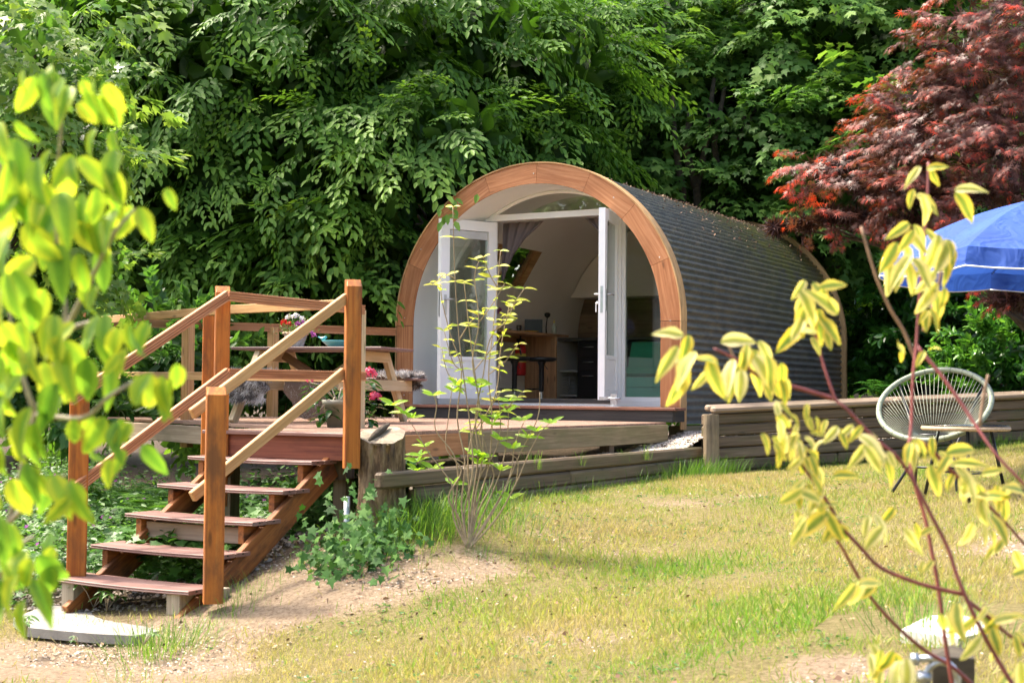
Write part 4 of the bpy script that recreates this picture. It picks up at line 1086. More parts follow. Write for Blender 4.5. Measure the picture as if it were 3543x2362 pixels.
# ================================================================ stairs
st = thing('wooden_stairs', 'five wooden stairs with reddish brown treads climbing from the stone path to the deck', 'stairs', (1.1, -6.4, -1.15))
SX0, SX1, SY, SG, SR = .597, 1.622, -7.015, .284, .17
for k in range(5):
    z = ZD - SR * (5 - k); y0 = SY + SG * k
    x0, x1 = SX0 - (.03 if k == 0 else 0), SX1 + (.02 if k == 0 else 0)
    for j in range(2):
        # slightly bowed nosing along the front board
        n = 10; v = []; f = []; ya = y0 + j * .137; yb = ya + .134
        for i in range(n + 1):
            u = i / n; x = x0 + (x1 - x0) * u; bow = (-.010 * math.sin(math.pi * u) if j == 0 else 0); sag = -.010 * math.sin(math.pi * u * .8)
            for yy, zz in ((ya + bow, -.004), (ya + bow + .004, 0), (yb, 0), (yb, -.024), (ya + bow + .006, -.024), (ya + bow, -.018), (ya + bow + .004, -.013)):
                v.append((x - (x0 + x1) / 2, yy - (ya + yb) / 2, zz + sag))
        m7 = 7
        for i in range(n):
            for q in range(m7): f.append((i*m7+q, i*m7+(q+1) % m7, (i+1)*m7+(q+1) % m7, (i+1)*m7+q))
        f += [tuple(range(m7))[::-1], tuple(n*m7+q for q in range(m7))]
        me = mesh('tread_board', v, f); me.materials.append(M_tread)
        link('tread_board', me, M_tread, st, Matrix.Translation(((x0 + x1) / 2, (ya + yb) / 2, z)))
    for j in range(2):
        yc_ = y0 + j * .137 + .067; v = [(x1 - .004, yc_ - .011, z - .018), (x1 - .004, yc_ + .011, z - .018), (x1 - .004, yc_, z - .006)]; v += [(x1 + .0012, b, c) for a, b, c in v]
        link('fixing_slot', mesh('fixing_slot', v, [(0, 2, 1), (3, 4, 5), (0, 1, 4, 3), (1, 2, 5, 4), (2, 0, 3, 5)]), M_black, st)
    for xx in (SX0 + .085, SX1 - .115):
        if k == 0: continue
        cbox('riser_block', xx - .0225, xx + .0225, y0 + .035, y0 + .30, z - .145, z - .034, M_stringer, st, grain='y')
for xx in (SX0 + .085, SX1 - .115):
    x2 = xx + (.04 if xx > 1 else -.0)
    beam('stringer', (x2 + .03, -7.0, -1.22), (x2 + .03, -5.60, -.355), .045, .16, M_stringer, st, side=(0, -.5, .86))
    cbox('footing_block', xx - .05, xx + .05, -6.99, -6.86, -1.23, ZD - SR * 5 - .03, M_oldgrey, st, grain='z')
    cbox('footing_block', xx - .045, xx + .045, -6.85, -6.76, -1.23, ZD - SR * 5 - .08, M_oldgrey, st, grain='z')
cbox('brace_board', SX0 + .12, SX1 - .14, -6.38, -6.345, -.80, -.70, M_sleeper_top, st)
cbox('footing_post', 1.63, 1.72, -6.84, -6.75, -1.25, -1.0, M_oldgrey, st, grain='z')

# ================================================================ posts and rails
PA = math.radians(45)
def post(name, top, zb, w, mat, parent, ang=PA, chamf=True):
    x, y, zt = top; c, s = math.cos(ang), math.sin(ang); h = w / 2
    v = []; e = .006; L = (zt - zb) / 2; zm = (zt + zb) / 2
    prof = [(-h + e, -h), (h - e, -h), (h, -h + e), (h, h - e), (h - e, h), (-h + e, h), (-h, h - e), (-h, -h + e)]
    for px, py in prof: v.append((-L, px, py))
    ch = .045 if chamf else 0
    for px, py in prof: v.append((L - (ch if py < 0 else 0), px, py))
    for px, py in prof: v.append((L, px * .92, py * (.92 if py > 0 else .1 if chamf else .92)))
    f = []
    for r in range(2):
        for i in range(8): f.append((r*8+i, r*8+(i+1) % 8, (r+1)*8+(i+1) % 8, (r+1)*8+i))
    f += [tuple(range(7, -1, -1)), tuple(range(16, 24))]
    me = mesh(name, v, f); me.materials.append(mat)
    # local x is up, local y across, local z depth
    Mx = Matrix(((0, c, -s, x), (0, s, c, y), (1, 0, 0, zm), (0, 0, 0, 1)))
    return link(name, me, mat, parent, Mx)
GP = [(-.032, -.014), (-.032, .014), (-.030, .014)]
def grooved(h, d=.014):
    p = [(-d, -h / 2), (d, -h / 2)]
    k = 4
    for i in range(k):
        z0 = -h / 2 + h * i / k; z1 = z0 + h / k
        p += [(d, z0 + .0025), (d, z1 - .0035)]
        if i < k - 1: p += [(d - .008, z1 - .003), (d - .008, z1 + .002)]
    p += [(d, h / 2 - .001), (d - .003, h / 2), (-d, h / 2)]
    return p
def rail(p0, p1, parent, h=.066, flip=True, mat=None, name='rail'):
    pr = grooved(h)
    if flip: pr = [(-a, b) for a, b in pr][::-1]
    return extrude(name, pr, p0, p1, mat or M_rail_red, parent)
def prail(p0, p1, parent, h=.062, mat=None): return beam('rail', p0, p1, .034, h, mat or M_rail_tan, parent, b=.004)

lr = thing('stair_railing', 'left stair railing with grooved reddish rails between two orange stained posts', 'railing', (0.605, -6.826, -0.993), 'railings')
post('newel_post', (0.623, -6.866, 0.192), -0.993 - .12, .115, M_post, lr)
post('newel_post', (0.705, -5.678, 0.831), -.65, .098, M_post, lr)
post('stud', (0.541, -5.613, 0.634), -.6, .088, M_post, lr, chamf=False, ang=math.radians(32))
rail((0.705, -7.021, 0.058), (0.825, -5.769, 0.76), lr); rail((0.667, -7.018, -0.514), (0.822, -5.748, 0.246), lr)
rail((0.829, -5.766, 0.754), (1.144, -4.649, 0.717), lr, h=.066); rail((0.824, -5.747, 0.24), (1.147, -4.627, 0.237), lr, h=.066)
rr = thing('stair_railing', 'right stair railing with two plain tan rails between tall stained posts', 'railing', (1.764, -6.92, -1.053), 'railings')
post('newel_post', (1.777, -6.964, 0.144), -1.056, .108, M_post, rr)
post('newel_post', (1.84, -5.755, 0.833), -0.357, .098, M_post, rr)
prail((1.579, -6.942, -0.012), (1.814, -5.787, 0.718), rr); prail((1.576, -6.924, -0.481), (1.792, -5.779, 0.248), rr)
dr = thing('deck_railing', 'low railing with slim posts round the far and left edges of the deck', 'railing', (LC[0], LC[1], ZD), 'railings')
for x, y, D, w in ((827,706,10.34,.085),(433,742,13.0,.088),(628,752,15.25,.088),(190,716,14.3,.11)):
    pass
post('post', (1.07, -4.599, 0.721), ZD - .0, .075, M_pine, dr, chamf=False, ang=math.radians(10))
post('post', (-1.854, -3.174, 0.752), ZD - .25, .088, M_rail_tan, dr, chamf=False, ang=math.radians(0))
post('post', (-2.538, -1.093, 0.809), ZD - .25, .092, M_rail_tan, dr, chamf=False, ang=math.radians(0))
post('post', (-3.715, -2.673, 0.915), ZD - .25, .11, M_rail_tan, dr, chamf=False, ang=math.radians(20))
prail((-3.618, -2.729, 0.813), (-0.573, -4.121, 0.787), dr, h=.07); prail((-0.571, -4.12, 0.787), (1.086, -4.683, 0.763), dr, h=.07)
prail((-3.609, -2.701, 0.27), (-0.579, -4.101, 0.244), dr, h=.07); prail((-0.577, -4.1, 0.244), (1.01, -4.565, 0.229), dr, h=.07)
rail((-3.693, -2.634, 0.819), (-1.691, 0.011, 0.797), dr, h=.085); rail((-3.699, -2.614, 0.272), (-1.697, 0.031, 0.267), dr, h=.085)
rail((-3.413, -3.188, 0.808), (-3.598, -2.489, 0.838), dr, h=.07); rail((-3.419, -3.167, 0.255), (-3.604, -2.469, 0.274), dr, h=.07)

# ================================================================ retaining walls
lw = thing('low_retaining_wall', 'low weathered timber retaining wall of two sleepers below the deck edge', 'retaining wall', (WALL_A[0], WALL_A[1], -.6))
zA, zB = -0.375, -0.368
def along(t, dz, off=0): return (WALL_A[0] + (WALL_B[0] - WALL_A[0]) * t + off, WALL_A[1] + (WALL_B[1] - WALL_A[1]) * t, zA + (zB - zA) * t + dz)
SH = .104
for t0, t1, dz, o, h in ((0, .195, -SH / 2, .02, SH), (.196, .995, -SH / 2, 0, SH), (.075, .48, -SH * 1.5 - .006, 0, SH), (.481, .995, -SH * 1.5 - .006, 0, SH), (.12, .995, -SH * 2.5 - .01, -.005, SH)):
    beam('sleeper', along(t0, dz, o), along(t1, dz, o), .07, h, M_sleeper, lw, b=.016)
m = MB(); p = along(.185, 0, .062); m.lathe([(0, -.45), (.05, -.45), (.05, -.02), (.042, -.006), (0, -.005)], p, 14)
post_m = m.build('round_post', M_logpost, lw)

uw = thing('high_retaining_wall', 'taller weathered timber retaining wall with double rounded capping beside the pod', 'retaining wall', (2.05, -.2, -.66))
zc = [-0.013 + .0, 0.155]
zc.append(zc[1] + (zc[1] - zc[0]) * .55)
def seg(i, dz, off=0):
    (x0, y0), (x1, y1) = UW[i], UW[i + 1]; L = math.hypot(x1 - x0, y1 - y0); nx, ny = (y1 - y0) / L, -(x1 - x0) / L
    return (x0 + nx * off, y0 + ny * off, zc[i] + dz), (x1 + nx * off, y1 + ny * off, zc[i + 1] + dz)
def lerp3(a, b, t): return tuple(a[i] + (b[i] - a[i]) * t for i in range(3))
for i in range(2):
    for row in range(6):
        a, b = seg(i, -.045 - .112 * row - .05, .0)
        cuts = [0, (.43, .6, .31, .52, .38, .58)[row], 1] if i == 0 else [0, .5, 1]
        for q in range(len(cuts) - 1):
            beam('sleeper', lerp3(a, b, cuts[q] + .001), lerp3(a, b, cuts[q + 1] - .001), .07, .104, M_sleeper, uw, b=.014)
    a, b = seg(i, .0, -.055); prof = [(.045 * math.cos(t), .032 * math.sin(t)) for t in np.linspace(0, 2 * math.pi, 14, endpoint=False)]
    for off, dz in ((-.055, .012), (.05, -.004)):
        a, b = seg(i, dz, off)
        for q0, q1 in ((0, .55), (.551, 1)): 
            beam('cap_log', lerp3(a, b, q0), lerp3(a, b, q1), .092, .062, M_sleeper_top, uw, b=.022)
for k, yy in enumerate((0.0,)):
    for row in range(3):
        a, b = (2.02, -.28, zc[0] - .10 - .115 * row), (2.02, -.12, zc[0] - .10 - .115 * row)
        beam('sleeper_end', (1.99, -.19, a[2]), (2.06, -.16, a[2]), .11, .108, M_sleeper, uw, b=.014)
def roundpost(p, zt, zb, r, parent, name='log_post', n=18, seed=0):
    rr_ = random.Random(seed); v = []; f = []; rings = 9
    for i in range(rings + 1):
        z = zb + (zt - zb) * i / rings
        for k in range(n):
            a = 2 * math.pi * k / n; q = r * (1 + .04 * math.sin(3 * a + 1) + .02 * rr_.uniform(-1, 1)) * (.96 if i == rings else 1)
            v.append((z, q * math.cos(a), q * math.sin(a)))
    for i in range(rings):
        for k in range(n): f.append((i*n+k, i*n+(k+1) % n, (i+1)*n+(k+1) % n, (i+1)*n+k))
    f.append(tuple(rings*n+k for k in range(n)))
    me = mesh(name, v, f, False); me.materials.append(M_logpost)
    return link(name, me, M_logpost, parent, Matrix(((0, 1, 0, p[0]), (0, 0, 1, p[1]), (1, 0, 0, 0), (0, 0, 0, 1))))
pp = (2.178, -0.426, -0.064)
roundpost(pp, zc[0] - .045, -.85, .075, uw, seed=2)
pp2 = (4.027, 2.265, 0.068)
roundpost(pp2, zc[1] - .09, -.6, .07, uw, seed=3)

# ================================================================ stump
sx, sy = (1.938, -5.566)
def stump():
    r = random.Random(4); n = 56; v = []; f = []; R0 = .138
    zs_ = [-.80, -.70, -.62, -.5, -.38, -.28, -.2, -.15]
    for i, z in enumerate(zs_):
        fl = 1 + .22 * max(0, (-.55 - z) / .25)
        for k in range(n):
            a = 2 * math.pi * k / n
            q = R0 * fl * (1 + .06 * math.sin(2 * a + .5) + .05 * math.sin(5 * a + z * 3) + .04 * math.sin(11 * a) + r.uniform(-.022, .022))
            zz = z
            if i == len(zs_) - 1: zz = -.150 + .055 * (math.cos(a) * _F.x + math.sin(a) * _F.y) / .99 + .012 * math.sin(2 * a)
            v.append((sx + q * math.cos(a), sy + q * math.sin(a), zz))
    for i in range(len(zs_) - 1):
        for k in range(n): f.append((i*n+k, i*n+(k+1) % n, (i+1)*n+(k+1) % n, (i+1)*n+k))
    m, nt, b, N, K = newmat('stump_bark')
    tc = N('ShaderNodeTexCoord'); mp = N('ShaderNodeMapping'); mp.inputs['Scale'].default_value = (22, 22, 5); K(tc.outputs['Object'], mp.inputs[0])
    n1 = N('ShaderNodeTexNoise'); n1.inputs['Scale'].default_value = 1; n1.inputs['Detail'].default_value = 9; n1.inputs['Roughness'].default_value = .7; K(mp.outputs[0], n1.inputs['Vector'])
    rp = ramp(N, [(.32, (.035, .022, .014)), (.48, (.15, .095, .05)), (.6, (.30, .21, .12)), (.75, (.17, .14, .045))]); K(n1.outputs[0], rp.inputs[0]); K(rp.outputs[0], b.inputs['Base Color'])
    bp = N('ShaderNodeBump'); bp.inputs['Distance'].default_value = .025; bp.inputs['Strength'].default_value = 1; K(n1.outputs[0], bp.inputs['Height']); K(bp.outputs[0], b.inputs['Normal']); b.inputs['Roughness'].default_value = .95
    root = thing('tree_stump', 'weathered tree stump standing beside the tall post at the top of the stairs', 'tree stump', (sx, sy, -.75))
    link('bark', mesh('bark', v, f, True), m, root)
    top = [v[(len(zs_) - 1) * n + k] for k in range(n)]; c = (sx, sy, -.150)
    vv = [c] + top + [((p[0] + sx) / 2, (p[1] + sy) / 2, (p[2] + c[2]) / 2 + .004 * math.sin(i * 1.7)) for i, p in enumerate(top)]
    ff = [(0, n + 1 + k, n + 1 + (k + 1) % n) for k in range(n)] + [(n + 1 + k, 1 + k, 1 + (k + 1) % n, n + 1 + (k + 1) % n) for k in range(n)]
    link('cut_face', mesh('cut_face', vv, ff, True), wood('cut_face', [(.13, .10, .07), (.22, .175, .12), (.31, .25, .175)], fine=25, stain=(.10, .08, .06), stain_amt=.9, stain_scale=6), root)
    m = MB(); pts = [(sx - .02, sy - .11, -.19), (sx - .02, sy - .04, -.150), (sx - .01, sy + .04, -.105), (sx - .02, sy + .11, -.085)]
    m.tube(pts, [.012, .024, .022, .010], 8); m.build('bark_sliver', M_bark, root)
stump()
px_, py_ = (1.936, -5.93)
m = MB(); m.tube([(px_, py_, -1.0), (px_, py_, -0.521)], .02, 12); tag(m.build('metal_pipe', M_galv), 'short grey metal pipe standing in the ivy beside the stump', 'pipe')

# ================================================================ picnic table
TC = Vector((-.41, -3.05, ZD)); tu = Vector((.977, .21, 0)).normalized(); tv = Vector((-tu.y, tu.x, 0))
pt_ = thing('picnic_table', 'pale wooden picnic table with brown composite boards and attached benches on the deck', 'picnic table', tuple(TC))
def TP(u, v_, z): p = TC + tu * u + tv * v_; return (p.x, p.y, ZD + z)
TH = .635
for k in range(4): beam('table_board', TP(-.70, -.285 + k * .19 - .0, TH), TP(.70, -.285 + k * .19, TH), .186, .024, M_tread, pt_, b=.004)
for s in (-1, 1):
    for k in range(2): beam('seat_board', TP(-.66, s * (.66 + k * .115), .385), TP(.66, s * (.66 + k * .115), .385), .112, .022, M_tread, pt_, b=.004)
for u in (-.46, .46):
    beam('top_beam', TP(u, -.34, TH - .062), TP(u, .34, TH - .062), .05, .09, M_pine, pt_)
    beam('seat_beam', TP(u + .052, -.78, .325), TP(u + .052, .78, .325), .045, .095, M_pine, pt_)
    for s in (-1, 1): beam('leg', TP(u, s * .78, -.0), TP(u, s * .30, TH - .03), .048, .09, M_pine, pt_, side=(tv.x * s * .8, tv.y * s * .8, .5))
beam('brace', TP(-.38, 0, TH - .05), TP(-.0, 0, .36), .04, .07, M_brown, pt_); beam('brace', TP(.38, 0, TH - .05), TP(.0, .05, .36), .04, .07, M_pine, pt_)
beam('cross_beam', TP(-.46, .03, .325), TP(.46, .03, .325), .04, .09, M_pine, pt_)

# sheepskins
def fur(name, label, path, width, seed, hang=0, n_h=7000, hl=.048, back=None):
    """a hide draped along a list of (u, v, z) points of the table frame"""
    root = thing(name, label, 'sheepskin', TP(*path[0]), 'sheepskins on the benches'); r = np.random.default_rng(seed)
    pts = np.array([TP(*q) for q in path]); n = 26; k = 14
    seg_ = np.linspace(0, len(pts) - 1, n); P = []
    U = np.array(tu)
    G_ = np.zeros((n, k, 3))
    for i, s in enumerate(seg_):
        a = int(min(s, len(pts) - 2)); t = s - a; c = pts[a] * (1 - t) + pts[a + 1] * t
        w = width * (.72 + .28 * math.sin(math.pi * i / (n - 1))) * (1 + .13 * math.sin(i * 1.3 + seed))
        for j in range(k): G_[i, j] = c + U * w * (j / (k - 1) - .5) + np.array([0, 0, .01 * math.sin(i * .8 + j)])
    v = G_.reshape(-1, 3); f = [(i*k+j, i*k+j+1, (i+1)*k+j+1, (i+1)*k+j) for i in range(n - 1) for j in range(k - 1)]
    link('hide', mesh('hide', v, f, True), back or M_suede, root)
    I = r.uniform(0, n - 1.01, n_h); J = r.uniform(0, k - 1.01, n_h); i0 = I.astype(int); j0 = J.astype(int); fi = (I - i0)[:, None]; fj = (J - j0)[:, None]
    p = G_[i0, j0] * (1 - fi) * (1 - fj) + G_[i0 + 1, j0] * fi * (1 - fj) + G_[i0, j0 + 1] * (1 - fi) * fj + G_[i0 + 1, j0 + 1] * fi * fj
    du = G_[i0, j0 + 1] - G_[i0, j0]; dv = G_[i0 + 1, j0] - G_[i0, j0]; nn = unit(np.cross(du, dv)); nn *= np.sign(nn[:, 2:3] + 1e-3 + (nn @ -np.array(tv))[:, None] * 1.5); hl = hl * (1 + .0 * seed)
    d = unit(nn * .6 + r.normal(0, .35, p.shape) + unit(dv) * .3 + np.array([0, 0, -.35]))
    tint = .45 + .55 * (vnoise(p @ np.array(tu), p[:, 2] + p @ np.array(tv), 28, seed) - .5) * 2 + r.normal(0, .13, n_h)
    me = leaf_mesh('fleece', p, d, r.normal(0, 1, p.shape), hl * r.uniform(.7, 1.3, n_h), tint, (np.array([[0, -.05, 0], [0, .05, 0], [1, 0, -.35]]), [(0, 1, 2)]), M_furhair)
    link('fleece', me, M_furhair, root, kind='stuff')
fur('sheepskin', 'grey sheepskin with long fur hanging over the near bench left end', [(-.36, -.56, .42), (-.36, -.78, .41), (-.36, -.83, .36), (-.33, -.84, .18)], .52, 1)
fur('sheepskin', 'brown backed sheepskin hanging down the middle of the near bench', [(.18, -.56, .42), (.18, -.76, .41), (.2, -.81, .34), (.28, -.79, .05)], .40, 2, n_h=2600, hl=.016)
fur('sheepskin', 'grey sheepskin lying on the far bench near the pod', [(.42, .58, .405), (.42, .70, .425), (.42, .80, .42), (.42, .84, .30)], .46, 3)

# turquoise bird dish
bd = Vector((0.209, -3.672, 0.507)); bz = ZD + TH + .012
q = Vector(TP(.18, -.12, 0)); bx, by = q.x, q.y
dish = thing('bird_dish', 'turquoise glazed dish with a small bird perched on its rim on the picnic table', 'dish', (bx, by, bz))
m = MB(); m.lathe([(0, 0), (.07, 0), (.075, .008), (.125, .05), (.13, .062), (.122, .060), (.07, .014), (0, .012)], (bx, by, bz), 28); m.build('bowl', M_bowl, dish)
m = MB(); c = Vector((bx, by, bz + .075)) - tu * .118 - tv * .03
m.tube([c + tu * -.045 + Vector((0, 0, .02)), c + tu * -.02 + Vector((0, 0, .008)), c, c + tu * .02 + Vector((0, 0, .01)), c + tu * .03 + Vector((0, 0, .016)), c + tu * .042 + Vector((0, 0, .012))], [.003, .010, .018, .014, .010, .001], 12); m.build('bird', M_bowl, dish)

def flower_head(parent, c, R, mat, n, seed, s=.02, flat=1, name='bloom'):
    r = np.random.default_rng(seed); d = unit(r.normal(0, 1, (n, 3))); d[:, 2] = np.abs(d[:, 2]) * flat; P = np.array(c) + d * R * r.uniform(.6, 1, (n, 1))
    link(name, leaf_mesh(name, P, unit(np.cross(d, r.normal(0, 1, (n, 3)))), d, s, r.uniform(0, 1, n), T_petal, mat), mat, parent, kind='stuff')

# basket of bedding flowers on the table
q = Vector(TP(-.26, -.02, 0)); fx, fy = q.x, q.y; fz = ZD + TH + .012
bk = thing('flower_basket', 'whitewashed wicker pot of red white and purple flowers on the picnic table', 'flower pot', (fx, fy, fz))
m = MB()
for k in range(9):
    m.lathe([(.062 + k * .0046, k * .014), (.070 + k * .0046, k * .014 + .007), (.064 + k * .0046, k * .014 + .014)], (fx, fy, fz), 26)
m.lathe([(0, 0), (.06, 0), (.10, .125)], (fx, fy, fz), 26); m.build('wicker', plain('whitewash', (.46, .44, .41), rough=.9, noise=.35, scale=50), bk)
m = MB(); m.lathe([(0, .118), (.098, .118)], (fx, fy, fz), 20); m.build('soil', M_soil, bk)
m = MB(); a_ = np.linspace(0, 2 * math.pi, 28); m.tube([(fx + .106 * math.cos(t), fy + .106 * math.sin(t), fz + .128 + .006 * math.sin(9 * t)) for t in a_], .010, 7); m.build('rim', M_cane, bk)
r_ = np.random.default_rng(9); n = 420; P = np.array([fx, fy, fz + .12]) + r_.normal(0, 1, (n, 3)) * [.075, .075, .05] + [0, 0, .05]
link('foliage', leaf_mesh('foliage', P, unit(r_.normal(0, 1, (n, 3)) + [0, 0, .5]), unit(r_.normal(0, 1, (n, 3)) + [0, 0, 1]), .035, r_.uniform(.2, 1, n), T_slim, L_ground), L_ground, bk, kind='stuff')
for (a, b, c), mt, R, k in (((-.05, -.03, .26), L_whitep, .038, 60), ((.02, -.04, .275), L_whitep, .034, 50), ((.06, 0, .25), L_whitep, .03, 40), ((-.09, -.05, .22), L_redp, .03, 50), ((-.03, -.07, .205), L_redp, .025, 40), ((.05, -.06, .20), L_purp, .03, 45), ((.16, -.05, .13), L_purp, .022, 30), ((.19, -.03, .11), L_purp, .02, 30), ((.09, -.03, .22), L_purp, .02, 30)):
    p = Vector((fx, fy, fz)) + tu * a + tv * b + Vector((0, 0, c)); flower_head(bk, p, R, mt, k, int(a * 100) + 77, s=.024)

# potted hydrangea
hx, hy = (0.797, -4.48)
hp = thing('potted_hydrangea', 'hydrangea with bright pink flower heads in a grey green plastic pot on the deck', 'potted plant', (hx, hy, ZD))
m = MB(); m.lathe([(0, 0), (.075, 0), (.105, .165), (.116, .168), (.118, .205), (.108, .205), (.104, .17)], (hx, hy, ZD), 30); m.build('pot', M_pot, hp)
m = MB(); m.lathe([(0, .18), (.106, .18)], (hx, hy, ZD), 20); m.build('soil', M_soil, hp)
HY = [(0.674, -4.66, 0.191), (0.677, -4.54, 0.105), (0.586, -4.365, 0.188), (0.941, -4.283, 0.229), (0.98, -4.255, 0.082), (1.001, -4.352, -0.038), (0.807, -4.578, 0.026), (0.656, -4.209, 0.156), (0.574, -4.484, 0.137), (0.969, -4.377, 0.124), (0.736, -4.616, -0.007), (0.91, -4.291, 0.026)]
m = MB()
for q in HY:
    c = Vector((hx, hy, ZD + .18)); e = Vector(q); m.tube([c, c.lerp(e, .5) + Vector((0, 0, .05)), e], [.006, .005, .004], 6)
m.build('stems', M_greentwig, hp)
hl = [big_leaf('hydrangea_leaf_mesh', L_laurel, hw=.33, curl=.3, seed=k) for k in range(2)]
rr2 = random.Random(5)
for q in HY:
    for k in range(7):
        a = k * 2.4 + rr2.random(); s = .085 + .05 * rr2.random(); d = Vector((math.cos(a), math.sin(a), -.3 + .4 * rr2.random()))
        put_leaf(hl[k % 2], hp, Vector(q) - Vector((0, 0, .015 + .012 * k)), d, (0, 0, 1) + 0 * d if False else Vector((.2 * rr2.uniform(-1, 1), .2 * rr2.uniform(-1, 1), 1)), s)
flower_head(hp, (0.993, -4.369, 0.248), .065, L_pink, 150, 41, s=.028, name='flower_head'); flower_head(hp, (1.037, -4.337, 0.079), .05, L_pink, 110, 42, s=.026, name='flower_head'); flower_head(hp, (0.735, -4.741, 0.21), .035, L_pink, 70, 43, s=.024, name='flower_head')

# ================================================================ path slabs, foreground post
def slab(name, poly, z0, z1, mat, label, cat):
    n = len(poly); v = [(x, y, z1) for x, y in poly] + [(x, y, z0) for x, y in poly]
    f = [tuple(range(n)), tuple(range(2 * n - 1, n - 1, -1))] + [(i, n + i, n + (i + 1) % n, (i + 1) % n) for i in range(n)]
    me = mesh(name, v, f); c = sum((Vector(v[i]) for i in f[0]), Vector())
    if me.polygons[0].normal.z < 0: me.flip_normals()
    o = link(name, me, mat); return tag(o, label, cat)
zp = -1.19
slab('paving_slab', [(0.598, -7.318), (0.379, -6.856), (0.707, -6.856), (1.072, -6.904), (1.288, -6.883), (1.504, -6.84), (1.594, -7.001), (1.615, -7.197), (1.615, -7.396), (1.399, -7.465), (1.138, -7.496), (0.921, -7.513)], zp - .05, zp, M_conc, 'curved concrete slab lying at the foot of the stairs', 'paving slab')
slab('paving_slab', [(5.763, -7.712), (5.775, -7.291), (6.008, -7.144), (6.081, -7.477), (5.991, -7.796)], -.80, -.752, M_slab, 'pale square paving slab set in the lawn behind the short post', 'paving slab')
fp = Vector((6.41, -9.853, -0.431))
gp = thing('short_post', 'short square weathered wooden post in the foreground at the bottom right', 'post', (fp.x, fp.y, -1.0))
def pyr_post(c, w, zt, zb, ang):
    v = []; f = []
    for z, s in ((zb, 1), (zt - .02, 1)):
        for k in range(4): a = ang + math.pi / 4 + k * math.pi / 2; v.append((c.x + w * .707 * s * math.cos(a), c.y + w * .707 * s * math.sin(a), z))
    v.append((c.x, c.y, zt))
    f = [(k, (k + 1) % 4, 4 + (k + 1) % 4, 4 + k) for k in range(4)] + [(4 + k, 4 + (k + 1) % 4, 8) for k in range(4)]
    return mesh('post', v, f)
mp_ = pyr_post(fp, .088, fp.z, -1.3, .25)
link('shaft', mp_, wood('dark_post', [(.025, .019, .013), (.045, .036, .024), (.07, .058, .036)], fine=40), gp)
q = Vector((6.392, -9.975, -0.481)); r3 = Vector((0.873, 0.488, 0.008))
gs = thing('shackle', 'galvanised hook and shackle fixed to the side of the short wooden post', 'hook', tuple(q))
m = MB(); m.tube([q + r3 * .03 + Vector((0, 0, .03)), q + r3 * -.0 + Vector((0, 0, .038)), q + r3 * -.035 + Vector((0, 0, .036))], .008, 10); m.tube([q + r3 * (.02 + .035 * math.cos(t)) + Vector((0, 0, -.01 + .04 * math.sin(t))) for t in np.linspace(-.5, 3.6, 14)], .008, 10); m.build('bow', M_galv, gs)
m = MB(); m.tube([q + r3 * -.045 + Vector((0, 0, .036)), q + r3 * -.03 + Vector((0, 0, .036))], .014, 6); m.tube([q + r3 * -.03 + Vector((0, 0, -.0)), q + r3 * -.005 + Vector((0, 0, -.005))], .015, 6); m.tube([q + r3 * -.025 + Vector((0, 0, -.035)), q + r3 * .01 + Vector((0, 0, -.04))], .014, 6); m.build('nut', M_galv, gs)

# ================================================================ lounge chair and side table
cc = Vector((4.813, -2.914, 0.072))
to = (Vector((_C.x, _C.y, 0)) - Vector((cc.x, cc.y, 0))).normalized(); ang = math.atan2(to.y, to.x) - math.radians(14)
fw = Vector((math.cos(ang), math.sin(ang), 0)); sd = Vector((-fw.y, fw.x, 0)); up = Vector((0, 0, 1))
ch = thing('lounge_chair', 'round woven lounge chair with sage green cords and black legs on the lawn', 'chair', (cc.x, cc.y, -.53))
tilt = math.radians(40)
ax1 = sd; ax2 = (-fw * math.cos(tilt) + up * math.sin(tilt)); RR = .385
def ringp(t, r=RR): return cc + ax1 * (r * math.cos(t)) + ax2 * (r * math.sin(t)) + up * (.05 * abs(math.cos(t)) ** 2 * 0)
m = MB(); m.tube([ringp(t) for t in np.linspace(0, 2 * math.pi, 73)], .020, 10, cap=False); m.build('rim', M_cord, ch)
m = MB()
for i in range(26):
    t = 2 * math.pi * i / 26; p = ringp(t); d = (ringp(t + .02) - p).normalized()
    m.tube([p - d * .003, p + d * .003], .0207, 10)
m.build('rim_clips', plain('dark_cord', (.12, .14, .11), rough=.5), ch, kind='stuff')
sc_ = cc - up * .215 + fw * .03
m = MB()
for i in range(68):
    t = 2 * math.pi * i / 68; a = ringp(t, RR - .008); e = sc_ + sd * (.10 * math.cos(t)) - fw * (.07 * math.sin(t)); mid = a.lerp(e, .55) - up * .035
    m.tube([a, mid, e], .0021, 4)
m.build('cords', plain('pale_cord', (.27, .29, .22), rough=.5, noise=.05), ch, kind='stuff')
m = MB(); m.tube([sc_ + sd * (.10 * math.cos(t)) - fw * (.07 * math.sin(t)) for t in np.linspace(0, 2 * math.pi, 30)], .010, 8, cap=False); m.build('seat_ring', M_black, ch)
for s in (-1, 1):
    m = MB(); a = ringp(math.pi / 2 - s * .9); m.tube([a, cc - up * .33 - fw * .05 + sd * s * .12, Vector((cc.x, cc.y, 0)) + fw * .27 + sd * s * .22 + up * -.535], .0105, 8); m.build('leg', M_black, ch)
    m = MB(); m.tube([sc_ + sd * s * .1, Vector((cc.x, cc.y, 0)) - fw * .24 + sd * s * .2 - up * .52], .0105, 8); m.build('leg', M_black, ch)
m = MB(); m.tube([cc + fw * .12 + sd * .19 - up * .44, cc + fw * .12 - sd * .19 - up * .44], .008, 8); m.build('stretcher', M_black, ch)
tc_ = Vector((5.14, -3.47, -0.07))
tb = thing('side_table', 'small round glass topped side table with cane rim beside the lounge chair', 'table', (tc_.x, tc_.y, -.55))
